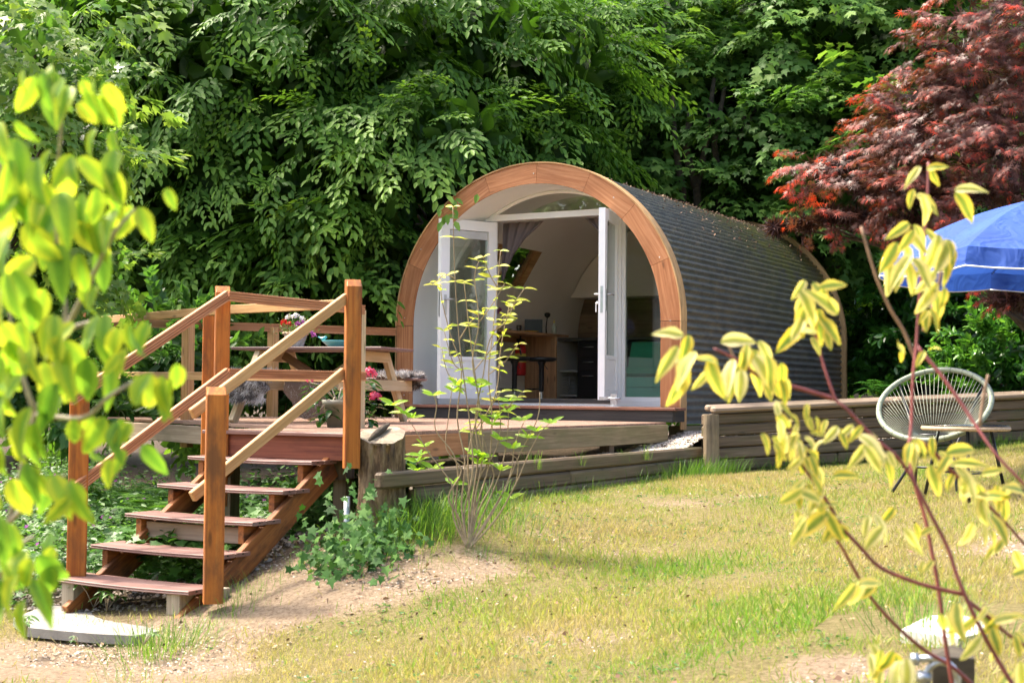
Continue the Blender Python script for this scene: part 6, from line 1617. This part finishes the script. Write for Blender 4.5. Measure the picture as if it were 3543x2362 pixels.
# the ivy clump beside the stairs and the stump
ivc = (2.157, -6.085, -0.698)
iv = thing('ivy', 'dark glossy ivy spilling over the bank between the stairs and the stump', 'ivy', (ivc[0], ivc[1], ivc[2]))
r_ = np.random.default_rng(51); P = []
IV = [((1.945, -6.043, -0.435), 0.1), ((2.029, -6.218, -0.604), 0.12), ((2.199, -6.404, -0.733), 0.14), ((2.141, -6.154, -0.629), 0.13), ((2.331, -6.331, -0.732), 0.15), ((2.362, -6.2, -0.703), 0.14), ((2.367, -6.026, -0.678), 0.1), ((2.146, -5.982, -0.575), 0.1), ((2.084, -5.849, -0.466), 0.08), ((2.009, -6.062, -0.511), 0.1), ((2.261, -5.918, -0.561), 0.09)]
for c_, s in IV:
    k = int(3600 * s * s) + 10; P.append(np.array(c_) + r_.normal(0, .75, (k, 3)) * s * [1.1, 1.1, .8])
P = np.concatenate(P); g_ = lawn_z(P[:, 0], P[:, 1]); low = r_.uniform(0, 1, len(P)) < .8; P[:, 2] = np.where(low, g_ + .02 + .16 * r_.random(len(P)) ** 1.6, np.maximum(P[:, 2], g_ + .01)); n = len(P); a = r_.uniform(0, 6.28, n)
tocam = np.array([.35, -.75, .7])
me = leaf_mesh('leaves', P, unit(np.stack([np.cos(a), np.sin(a) * .4, -.5 + .5 * np.sin(a)], 1)), unit(tocam + r_.normal(0, .35, (n, 3))), .054 * r_.uniform(.6, 1.35, n), .45 + r_.normal(0, .28, n), T_ivy, L_ivy)
link('foliage', me, L_ivy, iv, kind='stuff')
m = MB(); rr_ = random.Random(3)
for c_, s in IV:
    a = Vector(c_); gz = float(lawn_z(a.x, a.y)); m.tube([(a.x, a.y, gz), (a.x + rr_.uniform(-.06, .06), a.y + rr_.uniform(-.06, .06), gz + .05), (a.x + rr_.uniform(-.1, .1), a.y + rr_.uniform(-.1, .1), gz + .01)], .003, 5)
m.build('vines', M_twig, iv)

# small leafy weeds
def weed(label, c, n, s, seed, mat=None):
    mat = mat or L_ground; root = thing('leafy_weed', label, 'weed', c, 'weeds'); r = random.Random(seed); m = MB(); lm = _weed_leaf.setdefault(mat.name, big_leaf('weed_leaf', mat, hw=.24, curl=.2))
    for i in range(n):
        e = Vector(c) + Vector((r.uniform(-1, 1) * s, r.uniform(-1, 1) * s, r.uniform(.5, 1.3) * s)); m.tube([c, Vector(c).lerp(e, .5) + Vector((0, 0, .02)), e], .003, 5)
        for k in range(5):
            a = 2 * math.pi * k / 5 + i; put_leaf(lm, root, e, (math.cos(a), math.sin(a), -.15), (0, -.25, 1), s * .62)
    m.build('stems', M_greentwig, root)
_weed_leaf = {}
L_weed = leafmat('weed_leaf_green', [(0, (.05, .14, .025)), (1, (.13, .26, .05))], trans=.4, edge=[(0, (.05, .14, .025)), (1, (.13, .26, .05))])
for i, ((x, y, z), n, s, lb_) in enumerate(zip([(0.8, -6.895, -1.17), (0.951, -6.94, -1.17), (1.252, -7.811, -1.17), (1.948, -7.68, -1.17), (1.653, -7.834, -1.17)], (5, 4, 5, 4, 3), (.13, .10, .09, .05, .04),
        ('tall leafy weed growing under the left half of the bottom stair tread', 'small leafy weed under the middle of the bottom stair tread', 'leafy weed at the left end of the curved slab', 'small weed at the front edge of the curved slab', 'tiny weed in front of the curved slab'))):
    weed(lb_, (x, y, z), n, s, 400 + i, L_weed)

# clover and small weeds in the turf
r_ = np.random.default_rng(61); n = 5200; X = r_.uniform(1.5, 8, n); Y = r_.uniform(-9.8, -1, n); k = lawn_dens(X, Y, r_) & (vnoise(X, Y, 1.6, 12) > .55); X = X[k]; Y = Y[k]
X = np.repeat(X, 4) + r_.normal(0, .02, 4 * len(X)); Y = np.repeat(Y, 4) + r_.normal(0, .02, 4 * len(Y)); n = len(X); a = r_.uniform(0, 6.28, n)
me = leaf_mesh('lawn_weeds', np.stack([X, Y, lawn_z(X, Y) + .012], 1), np.stack([np.cos(a), np.sin(a), .3 + 0 * a], 1), r_.normal(0, .3, (n, 3)) + [0, 0, 1], .022 * r_.uniform(.5, 1.5, n), r_.uniform(.1, .9, n), T_oval, L_ground)
tag(link('lawn_weeds', me, L_ground), kind='stuff')

# ================================================================ tall budding shrub in the middle
def stems(parent, lines, r0, r1, mat, name='stem'):
    for i, ln in enumerate(lines):
        pts = [Vector(p) for p in ln]; n = len(pts)
        sm_ = []
        for k in range(n - 1):
            p0 = pts[max(0, k - 1)]; p1 = pts[k]; p2 = pts[k + 1]; p3 = pts[min(n - 1, k + 2)]
            for q in range(4):
                t = q / 4; sm_.append(.5 * ((2 * p1) + (p2 - p0) * t + (2 * p0 - 5 * p1 + 4 * p2 - p3) * t * t + (3 * p1 - p0 - 3 * p2 + p3) * t ** 3))
        sm_.append(pts[-1]); m = MB(); N_ = len(sm_)
        m.tube(sm_, [r0 + (r1 - r0) * k / (N_ - 1) for k in range(N_)], 7); m.build(name, mat, parent)
ROSE = {'base': (2.718, -5.779, -0.813)}
sh = thing('budding_shrub', 'tall thin shrub with bare stems and yellow green young leaves before the open doors', 'shrub', ROSE['base'])
SH_L = [[(2.718, -5.779, -0.813), (2.613, -5.776, -0.632), (2.611, -5.785, -0.449), (2.548, -5.825, -0.332), (2.487, -5.863, -0.241), (2.436, -5.896, -0.137), (2.364, -5.942, -0.007)], [(2.718, -5.779, -0.813), (2.618, -5.755, -0.607), (2.621, -5.744, -0.372), (2.587, -5.75, -0.242), (2.487, -5.793, -0.098), (2.487, -5.78, 0.047), (2.46, -5.779, 0.113)], [(2.718, -5.779, -0.813), (2.668, -5.746, -0.606), (2.714, -5.731, -0.37), (2.71, -5.743, -0.134), (2.685, -5.768, 0.127), (2.654, -5.799, 0.441), (2.636, -5.825, 0.807), (2.629, -5.847, 1.239)], [(2.718, -5.779, -0.813), (2.715, -5.704, -0.528), (2.751, -5.676, -0.266), (2.738, -5.674, -0.03), (2.698, -5.69, 0.26), (2.665, -5.7, 0.498), (2.632, -5.712, 0.789)], [(2.718, -5.779, -0.813), (2.721, -5.686, -0.555), (2.771, -5.636, -0.319), (2.778, -5.611, -0.03), (2.748, -5.606, 0.235), (2.76, -5.579, 0.502), (2.772, -5.551, 0.77), (2.779, -5.524, 1.0)], [(2.718, -5.779, -0.813), (2.756, -5.668, -0.607), (2.838, -5.605, -0.345), (2.863, -5.571, -0.134), (2.859, -5.552, 0.024)], [(2.718, -5.779, -0.813), (2.837, -5.651, -0.63), (2.942, -5.601, -0.42), (3.013, -5.569, -0.236), (3.071, -5.542, -0.117), (3.122, -5.516, -0.057)], [(2.718, -5.779, -0.813), (2.802, -5.643, -0.606), (2.889, -5.576, -0.37), (2.902, -5.548, -0.187), (2.944, -5.501, -0.042)], [(2.718, -5.779, -0.813), (2.702, -5.706, -0.528), (2.723, -5.681, -0.266), (2.701, -5.679, -0.03), (2.735, -5.647, 0.234), (2.761, -5.617, 0.447), (2.845, -5.552, 0.608), (2.929, -5.487, 0.764)], [(2.718, -5.779, -0.813), (2.655, -5.756, -0.553), (2.676, -5.755, -0.291), (2.638, -5.788, -0.03), (2.664, -5.785, 0.258), (2.609, -5.825, 0.467), (2.566, -5.858, 0.676), (2.56, -5.866, 0.78)], [(2.718, -5.779, -0.813), (2.689, -5.722, -0.502), (2.68, -5.722, -0.24), (2.731, -5.69, 0.049), (2.692, -5.706, 0.312), (2.722, -5.684, 0.55), (2.695, -5.694, 0.815), (2.712, -5.673, 0.923)], [(2.718, -5.779, -0.813), (2.729, -5.675, -0.581), (2.795, -5.609, -0.372), (2.7, -5.634, -0.137), (2.779, -5.563, 0.129), (2.789, -5.531, 0.396), (2.822, -5.485, 0.666)], [(2.718, -5.779, -0.813), (2.643, -5.759, -0.632), (2.587, -5.796, -0.502), (2.657, -5.763, -0.344), (2.579, -5.813, -0.214), (2.592, -5.813, -0.031), (2.617, -5.808, 0.179)], [(2.718, -5.779, -0.813), (2.713, -5.698, -0.607), (2.728, -5.676, -0.398), (2.812, -5.614, -0.214), (2.827, -5.59, -0.029), (2.796, -5.592, 0.129)], [(2.718, -5.779, -0.813), (2.781, -5.659, -0.632), (2.865, -5.597, -0.449), (2.938, -5.542, -0.239), (3.023, -5.481, -0.027), (3.027, -5.462, 0.131)]]
stems(sh, SH_L, .0062, .0022, M_twig)
SBR = [[(2.602, -5.713, 0.445), (2.661, -5.685, 0.551), (2.732, -5.648, 0.618)], [(2.583, -5.74, 0.815), (2.526, -5.773, 0.841), (2.474, -5.799, 0.775)], [(2.681, -5.661, 0.26), (2.775, -5.614, 0.394), (2.846, -5.579, 0.5)], [(2.634, -5.682, 0.128), (2.542, -5.738, 0.233), (2.509, -5.763, 0.391)], [(2.708, -5.659, 0.552), (2.778, -5.624, 0.658), (2.849, -5.59, 0.792)], [(2.659, -5.657, -0.137), (2.725, -5.625, -0.03), (2.819, -5.579, 0.129)], [(2.755, -5.619, 0.235), (2.844, -5.573, 0.315), (2.914, -5.538, 0.421)], [(2.771, -5.599, -0.03), (2.841, -5.562, 0.024), (2.934, -5.514, 0.13)], [(2.612, -5.7, 0.26), (2.566, -5.728, 0.312), (2.522, -5.76, 0.497)], [(2.663, -5.644, -0.375), (2.606, -5.68, -0.296), (2.537, -5.719, -0.271)], [(2.717, -5.618, -0.269), (2.677, -5.645, -0.19), (2.65, -5.664, -0.084)], [(2.814, -5.561, -0.347), (2.757, -5.596, -0.268), (2.728, -5.617, -0.163)], [(2.894, -5.513, -0.426), (2.907, -5.512, -0.293), (2.861, -5.539, -0.241)], [(2.781, -5.616, 0.5), (2.847, -5.581, 0.553), (2.906, -5.554, 0.686)], [(2.807, -5.612, 0.765), (2.769, -5.637, 0.844), (2.735, -5.661, 0.949)]]
stems(sh, SBR, .004, .0018, M_twig, 'side_twig')
lm1 = [big_leaf('shrub_leaf', L_shrub, hw=.2, curl=.22, seed=k) for k in range(2)]; lm2 = [big_leaf('shoot_leaf', L_shoot, hw=.24, curl=.15, seed=k) for k in range(2)]
rr2 = random.Random(12); nleaf = 0; XS = [[], []]
def along_line(ln, t):
    k = t * (len(ln) - 1); i = min(int(k), len(ln) - 2); return Vector(ln[i]).lerp(Vector(ln[i + 1]), k - i), (Vector(ln[i + 1]) - Vector(ln[i])).normalized()
for li, ln in enumerate(SH_L + SBR):
    top = max(p[2] for p in ln)
    if top < .25 and li < len(SH_L): continue
    n = 6 if li < len(SH_L) else 4
    for k in range(n):
        t = 1 - (k / n) ** 1.3 * (.62 if li < len(SH_L) else .9); p, d = along_line(ln, t)
        if p.z < -.15: continue
        a = rr2.uniform(0, 6.28)
        for s in (0, math.pi):
            o = Vector((math.cos(a + s), math.sin(a + s), rr2.uniform(-.1, .45))); l_ = rr2.uniform(.055, .10)
            if nleaf < 160: put_leaf(lm1[nleaf % 2], sh, p, o, (rr2.uniform(-.3, .6), rr2.uniform(-1, -.2), .75), l_); nleaf += 1
            else: XS[0].append((p, o, l_))
for c_ in [(2.336, -5.9, -0.002), (2.279, -5.934, 0.045), (2.377, -5.876, -0.033), (2.414, -5.846, -0.257), (2.438, -5.835, -0.204), (2.402, -5.851, -0.296), (2.482, -5.804, -0.335), (2.487, -5.821, 0.105), (2.625, -5.746, 0.167), (2.695, -5.708, 0.18), (2.602, -5.757, 0.127), (2.729, -5.687, 0.154), (2.819, -5.629, -0.029), (2.877, -5.599, 0.011), (2.795, -5.641, -0.069), (2.957, -5.552, -0.041), (3.106, -5.468, -0.058), (3.036, -5.504, -0.106), (2.909, -5.571, -0.212), (2.747, -5.659, -0.267), (2.84, -5.612, -0.16), (2.838, -5.605, -0.345), (2.585, -5.743, -0.426), (2.894, -5.566, -0.515), (2.99, -5.529, -0.146), (2.735, -5.664, -0.306), (2.889, -5.595, 0.077), (2.701, -5.685, -0.254), (2.401, -5.849, -0.349)]:
    for k in range(5):
        a = k * 1.257 + rr2.random(); o = Vector((math.cos(a), math.sin(a), rr2.uniform(.1, .8))); l_ = rr2.uniform(.07, .11)
        if nleaf < 298 and k < 3: put_leaf(lm2[k % 2], sh, Vector(c_), o, (rr2.uniform(-.3, .6), rr2.uniform(-1, -.2), .75), l_); nleaf += 1
        else: XS[1].append((Vector(c_), o, l_))

for xs_, mt_ in zip(XS, (L_shrub, L_shoot)):
    me = leaf_mesh('small_leaves', [tuple(q[0]) for q in xs_], [tuple(q[1]) for q in xs_], [(.2, -.6, .75)] * len(xs_), [q[2] for q in xs_], np.full(len(xs_), .5), T_oval, mt_)
    link('small_leaves', me, mt_, sh, kind='stuff')

# ================================================================ foreground: soft leafed shrub at the left
fl = thing('leafy_shrub', 'shrub with large drooping yellow green leaves close up at the left', 'shrub', (5.432, -11.604, -0.402))
FL_S = [[(5.295, -11.571, -0.293), (5.384, -11.587, -0.086), (5.46, -11.61, 0.08), (5.5, -11.592, 0.203), (5.491, -11.603, 0.331), (5.506, -11.621, 0.418), (5.534, -11.642, 0.464), (5.553, -11.656, 0.504)], [(5.46, -11.61, 0.08), (5.559, -11.611, 0.075), (5.626, -11.632, 0.104), (5.656, -11.616, 0.126), (5.677, -11.605, 0.135)], [(5.5, -11.592, 0.203), (5.572, -11.612, 0.276), (5.637, -11.636, 0.334), (5.664, -11.622, 0.371)], [(5.384, -11.587, -0.086), (5.464, -11.602, -0.036), (5.536, -11.62, -0.007)], [(5.32, -11.562, -0.192), (5.435, -11.615, -0.119), (5.458, -11.603, -0.1)], [(5.46, -11.61, 0.08), (5.438, -11.625, 0.163), (5.428, -11.634, 0.24)], [(5.491, -11.603, 0.331), (5.452, -11.627, 0.388), (5.424, -11.644, 0.42)], [(5.319, -11.583, 0.313), (5.416, -11.649, 0.42), (5.422, -11.648, 0.497)], [(5.5, -11.592, 0.203), (5.54, -11.571, 0.216), (5.604, -11.591, 0.195)]]
stems(fl, FL_S, .0042, .0022, M_greentwig)
fm = [big_leaf('soft_leaf', L_front, hw=.37, curl=.35, fold=.16, seed=k) for k in range(8)]
rr2 = random.Random(77)
FLL = [((5.543, -11.698, 0.556), 0.075), ((5.526, -11.65, 0.558), 0.08), ((5.586, -11.674, 0.541), 0.075), ((5.604, -11.663, 0.538), 0.07), ((5.611, -11.637, 0.549), 0.075), ((5.596, -11.691, 0.549), 0.065), ((5.554, -11.692, 0.562), 0.06), ((5.615, -11.658, 0.554), 0.06), ((5.5, -11.72, 0.491), 0.08), ((5.51, -11.713, 0.467), 0.07), ((5.563, -11.682, 0.452), 0.075), ((5.595, -11.664, 0.443), 0.08), ((5.577, -11.617, 0.442), 0.08), ((5.586, -11.726, 0.432), 0.085), ((5.531, -11.699, 0.427), 0.08), ((5.509, -11.711, 0.424), 0.085), ((5.503, -11.601, 0.44), 0.08), ((5.627, -11.645, 0.428), 0.07), ((5.635, -11.641, 0.422), 0.075), ((5.64, -11.636, 0.37), 0.08), ((5.644, -11.611, 0.379), 0.075), ((5.669, -11.62, 0.374), 0.06), ((5.621, -11.646, 0.37), 0.085), ((5.6, -11.659, 0.394), 0.085), ((5.611, -11.71, 0.387), 0.09), ((5.547, -11.689, 0.388), 0.09), ((5.52, -11.704, 0.388), 0.09), ((5.498, -11.716, 0.381), 0.09), ((5.518, -11.646, 0.363), 0.09), ((5.569, -11.732, 0.345), 0.09), ((5.589, -11.664, 0.352), 0.085), ((5.508, -11.708, 0.332), 0.09), ((5.567, -11.674, 0.321), 0.09), ((5.462, -11.618, 0.311), 0.085), ((5.594, -11.659, 0.309), 0.08), ((5.513, -11.703, 0.283), 0.09), ((5.537, -11.746, 0.255), 0.08), ((5.529, -11.693, 0.247), 0.08), ((5.561, -11.618, 0.27), 0.06), ((5.588, -11.601, 0.226), 0.07), ((5.641, -11.628, 0.205), 0.065), ((5.657, -11.619, 0.208), 0.065), ((5.617, -11.641, 0.193), 0.08), ((5.55, -11.622, 0.213), 0.08), ((5.561, -11.674, 0.223), 0.08), ((5.534, -11.688, 0.198), 0.09), ((5.507, -11.702, 0.185), 0.09), ((5.496, -11.709, 0.21), 0.08), ((5.576, -11.663, 0.174), 0.085), ((5.603, -11.648, 0.162), 0.08), ((5.593, -11.596, 0.157), 0.075), ((5.511, -11.642, 0.156), 0.09), ((5.522, -11.692, 0.137), 0.09), ((5.501, -11.703, 0.124), 0.09), ((5.565, -11.667, 0.125), 0.085), ((5.651, -11.621, 0.175), 0.055), ((5.68, -11.604, 0.141), 0.085), ((5.696, -11.594, 0.138), 0.08), ((5.707, -11.588, 0.132), 0.065), ((5.667, -11.611, 0.138), 0.06), ((5.623, -11.633, 0.079), 0.085), ((5.639, -11.623, 0.073), 0.07), ((5.57, -11.605, 0.082), 0.085), ((5.655, -11.614, 0.071), 0.05), ((5.586, -11.653, 0.076), 0.06), ((5.538, -11.68, 0.069), 0.09), ((5.511, -11.695, 0.063), 0.09), ((5.495, -11.703, 0.038), 0.08), ((5.526, -11.684, 0.014), 0.075), ((5.558, -11.666, -0.004), 0.075), ((5.58, -11.653, -0.01), 0.08), ((5.593, -11.646, -0.016), 0.07), ((5.509, -11.636, -0.007), 0.06), ((5.505, -11.695, -0.01), 0.075), ((5.533, -11.733, -0.085), 0.09), ((5.509, -11.689, -0.102), 0.09), ((5.525, -11.68, -0.108), 0.09), ((5.541, -11.67, -0.114), 0.08), ((5.498, -11.694, -0.133), 0.09), ((5.552, -11.664, -0.132), 0.07), ((5.554, -11.72, -0.139), 0.09), ((5.492, -11.695, -0.176), 0.08), ((5.53, -11.675, -0.151), 0.08), ((5.504, -11.693, -0.072), 0.07)]
FLL = [(p, l * .86) for p, l in FLL] + [(tuple(Vector(p) + Vector((rr2.gauss(0, .022), rr2.gauss(0, .03), rr2.gauss(0, .028)))), l * rr2.uniform(.55, .85)) for p, l in FLL]
for i, (p, l) in enumerate(FLL):
    d = Vector((rr2.uniform(-.55, .55), rr2.uniform(-.55, .55), -1 + rr2.uniform(0, .5)))
    put_leaf(fm[i % 8], fl, p, d, (_R.x * rr2.uniform(-.9, .9) - _F.x, _R.y * rr2.uniform(-.9, .9) - _F.y, .45), l)

# ================================================================ foreground: variegated dogwood at the right
dg = thing('variegated_dogwood', 'dogwood with dark red stems and cream edged leaves close up at the right', 'shrub', (6.625, -10.353, -0.669))
DG_S = [[(6.684, -10.385, -0.482), (6.631, -10.403, -0.398), (6.588, -10.415, -0.32), (6.557, -10.42, -0.254), (6.537, -10.418, -0.207), (6.52, -10.414, -0.159), (6.492, -10.417, -0.103), (6.465, -10.419, -0.05), (6.433, -10.424, 0.002), (6.39, -10.434, 0.039), (6.342, -10.448, 0.093), (6.321, -10.445, 0.11), (6.302, -10.442, 0.157), (6.289, -10.436, 0.195), (6.274, -10.432, 0.258), (6.269, -10.422, 0.309)], [(6.314, -10.422, 0.11), (6.259, -10.47, 0.13), (6.229, -10.503, 0.14), (6.198, -10.537, 0.154), (6.174, -10.568, 0.18), (6.137, -10.606, 0.203)], [(6.548, -10.414, -0.243), (6.504, -10.434, -0.233), (6.464, -10.451, -0.221), (6.412, -10.475, -0.197), (6.379, -10.489, -0.161), (6.349, -10.501, -0.125), (6.327, -10.51, -0.084), (6.304, -10.518, -0.047), (6.279, -10.529, -0.006), (6.264, -10.533, 0.043), (6.249, -10.538, 0.083)], [(6.569, -10.162, -0.507), (6.5, -10.233, -0.417), (6.454, -10.289, -0.376), (6.416, -10.341, -0.33), (6.378, -10.393, -0.271), (6.36, -10.434, -0.222), (6.345, -10.473, -0.173), (6.335, -10.509, -0.137), (6.333, -10.541, -0.099)], [(6.515, -10.307, -0.485), (6.493, -10.309, -0.348), (6.48, -10.304, -0.252), (6.466, -10.299, -0.181), (6.452, -10.293, -0.118), (6.434, -10.289, -0.063), (6.422, -10.281, -0.02), (6.416, -10.27, 0.023), (6.417, -10.255, 0.067), (6.417, -10.242, 0.156), (6.42, -10.227, 0.219), (6.422, -10.213, 0.301), (6.429, -10.198, 0.425), (6.433, -10.184, 0.524), (6.432, -10.171, 0.595)], [(6.411, -10.189, 0.22), (6.462, -10.2, 0.161), (6.508, -10.213, 0.099), (6.545, -10.231, 0.047), (6.582, -10.25, 0.001), (6.636, -10.258, -0.054)], [(6.442, -10.371, 0.035), (6.467, -10.356, 0.027), (6.511, -10.329, -0.024), (6.558, -10.301, -0.074), (6.602, -10.274, -0.125), (6.642, -10.25, -0.178)], [(6.555, -10.409, -0.255), (6.584, -10.393, -0.28), (6.619, -10.371, -0.316), (6.657, -10.349, -0.343)]]
stems(dg, DG_S, .0044, .0026, M_redtwig)
stems(dg, [[(6.406, -10.168, 0.189), (6.384, -10.183, 0.251), (6.361, -10.198, 0.295), (6.335, -10.216, 0.365), (6.311, -10.233, 0.463)], [(6.419, -10.164, 0.251), (6.443, -10.153, 0.322), (6.455, -10.149, 0.393)], [(6.517, -10.1, 0.057), (6.527, -10.098, 0.128), (6.534, -10.095, 0.163)], [(6.092, -10.342, 0.155), (6.081, -10.35, 0.194), (6.071, -10.357, 0.221)]], .004, .003, M_browntwig)
dm = [big_leaf('dogwood_leaf', L_dog, hw=.31, curl=.3, fold=.18, seed=k) for k in range(8)]
rr2 = random.Random(31)
DGC = [((6.127, -10.668, 0.19), 7, 0.035845588235294115, 0.01752450980392157, 0.07567401960784313), ((6.179, -10.582, 0.204), 9, 0.044653799019607844, 0.02029718137254902, 0.08118872549019608), ((6.229, -10.553, 0.164), 5, 0.024356617647058824, 0.02029718137254902, 0.056832107843137254), ((6.11, -10.679, 0.233), 2, 0.009558823529411765, 0.011151960784313726, 0.06770833333333333), ((6.161, -10.625, 0.162), 5, 0.04013480392156863, 0.017659313725490195, 0.06421568627450981), ((6.279, -10.474, 0.322), 6, 0.03308823529411765, 0.014889705882352942, 0.07031250000000001), ((6.293, -10.464, 0.269), 8, 0.03308823529411765, 0.023161764705882354, 0.07444852941176472), ((6.271, -10.475, 0.227), 3, 0.028952205882352942, 0.012408088235294117, 0.057904411764705885), ((6.438, -10.279, 0.52), 4, 0.018872549019607842, 0.03431372549019608, 0.06433823529411764), ((6.453, -10.273, 0.568), 3, 0.012867647058823529, 0.006862745098039216, 0.06004901960784314), ((6.433, -10.279, 0.452), 5, 0.03002450980392157, 0.02144607843137255, 0.07291666666666666), ((6.466, -10.259, 0.418), 6, 0.02144607843137255, 0.03431372549019608, 0.08149509803921569), ((6.421, -10.283, 0.383), 6, 0.03431372549019608, 0.025735294117647058, 0.07720588235294117), ((6.473, -10.252, 0.349), 4, 0.02144607843137255, 0.02144607843137255, 0.06862745098039216), ((6.435, -10.271, 0.298), 3, 0.02144607843137255, 0.012867647058823529, 0.051470588235294115), ((6.419, -10.276, 0.212), 5, 0.03431372549019608, 0.00857843137254902, 0.03602941176470588), ((6.505, -10.242, 0.53), 2, 0.012867647058823529, 0.012867647058823529, 0.06862745098039216), ((6.286, -10.575, 0.084), 8, 0.03982843137254902, 0.02230392156862745, 0.041421568627450986), ((6.265, -10.585, 0.044), 10, 0.035845588235294115, 0.030269607843137255, 0.04779411764705882), ((6.298, -10.508, 0.035), 9, 0.03653492647058824, 0.032475490196078434, 0.04871323529411765), ((6.327, -10.436, 0.067), 4, 0.028952205882352942, 0.012408088235294117, 0.04136029411764706), ((6.3, -10.54, -0.005), 6, 0.02809436274509804, 0.016053921568627453, 0.048161764705882355), ((6.369, -10.469, 0.035), 2, 0.011366421568627452, 0.011366421568627452, 0.09336703431372549), ((6.39, -10.457, 0.027), 1, 0.004059436274509804, 0.004059436274509804, 0.08930759803921569), ((6.383, -10.462, 0.056), 2, 0.016237745098039217, 0.009742647058823528, 0.04871323529411765), ((6.312, -10.554, -0.043), 6, 0.027879901960784315, 0.01752450980392157, 0.06372549019607843), ((6.333, -10.541, -0.083), 6, 0.025490196078431372, 0.02230392156862745, 0.06770833333333333), ((6.298, -10.56, -0.107), 4, 0.015931372549019607, 0.01991421568627451, 0.06770833333333333), ((6.355, -10.505, -0.108), 3, 0.017659313725490195, 0.017659313725490195, 0.05618872549019608), ((6.461, -10.383, 0.035), 7, 0.024632352941176473, 0.018063725490196077, 0.050906862745098036), ((6.496, -10.362, 0.003), 7, 0.028737745098039218, 0.020526960784313725, 0.06979166666666667), ((6.532, -10.341, -0.03), 6, 0.024632352941176473, 0.020526960784313725, 0.06979166666666667), ((6.56, -10.323, -0.062), 5, 0.020526960784313725, 0.018063725490196077, 0.06158088235294118), ((6.41, -10.41, 0.01), 3, 0.018063725490196077, 0.014779411764705883, 0.04926470588235295), ((6.396, -10.448, -0.102), 3, 0.016237745098039217, 0.02029718137254902, 0.056832107843137254), ((6.445, -10.42, -0.11), 3, 0.016237745098039217, 0.02029718137254902, 0.05277267156862745), ((6.459, -10.411, -0.15), 3, 0.016237745098039217, 0.014613970588235293, 0.04871323529411765), ((6.473, -10.401, -0.191), 2, 0.012178308823529412, 0.012178308823529412, 0.04059436274509804), ((6.394, -10.501, -0.218), 4, 0.027879901960784315, 0.011948529411764705, 0.06372549019607843), ((6.42, -10.481, -0.345), 4, 0.031862745098039214, 0.007965686274509803, 0.05575980392156863), ((6.441, -10.469, -0.353), 3, 0.01991421568627451, 0.01991421568627451, 0.08762254901960784), ((6.413, -10.484, -0.385), 2, 0.011948529411764705, 0.011948529411764705, 0.04779411764705882), ((6.514, -10.409, -0.267), 3, 0.020067401960784315, 0.014448529411764707, 0.0762561274509804), ((6.567, -10.403, -0.248), 2, 0.011948529411764705, 0.011948529411764705, 0.035845588235294115), ((6.574, -10.397, -0.296), 5, 0.027879901960784315, 0.02389705882352941, 0.06770833333333333), ((6.615, -10.374, -0.303), 6, 0.027879901960784315, 0.031862745098039214, 0.06372549019607843), ((6.635, -10.36, -0.375), 4, 0.01991421568627451, 0.02389705882352941, 0.06770833333333333), ((6.614, -10.27, -0.071), 5, 0.024816176470588234, 0.028952205882352942, 0.07444852941176472), ((6.56, -10.321, -0.12), 4, 0.020526960784313725, 0.020526960784313725, 0.06568627450980392), ((6.598, -10.275, -0.162), 3, 0.016544117647058824, 0.02068014705882353, 0.057904411764705885), ((6.628, -10.313, -0.23), 3, 0.016237745098039217, 0.024356617647058824, 0.056832107843137254), ((6.41, -10.29, 0.426), 2, 0.010294117647058822, 0.01715686274509804, 0.07291666666666666)]
nl = 0
for c_, n, sx_, sy_, l in DGC:
    for k in range(n):
        if nl >= 298: break
        p = Vector(c_) + Vector((_R.x, _R.y, 0)) * rr2.uniform(-1, 1) * sx_ + Vector((0, 0, rr2.uniform(-1, 1) * sy_)) + Vector((_F.x, _F.y, 0)) * rr2.uniform(-.04, .04)
        sg = rr2.uniform(-1, 1); d = Vector((_R.x, _R.y, 0)) * sg * .8 + Vector((_F.x, _F.y, 0)) * rr2.uniform(-.5, .3) + Vector((0, 0, rr2.choice((-1, -1, -.8, -.5, .15))))
        put_leaf(dm[nl % 8], dg, p, d, (-_F.x + _R.x * rr2.uniform(-1, 1), -_F.y + _R.y * rr2.uniform(-1, 1), .6), l * rr2.uniform(.6, 1.1)); nl += 1
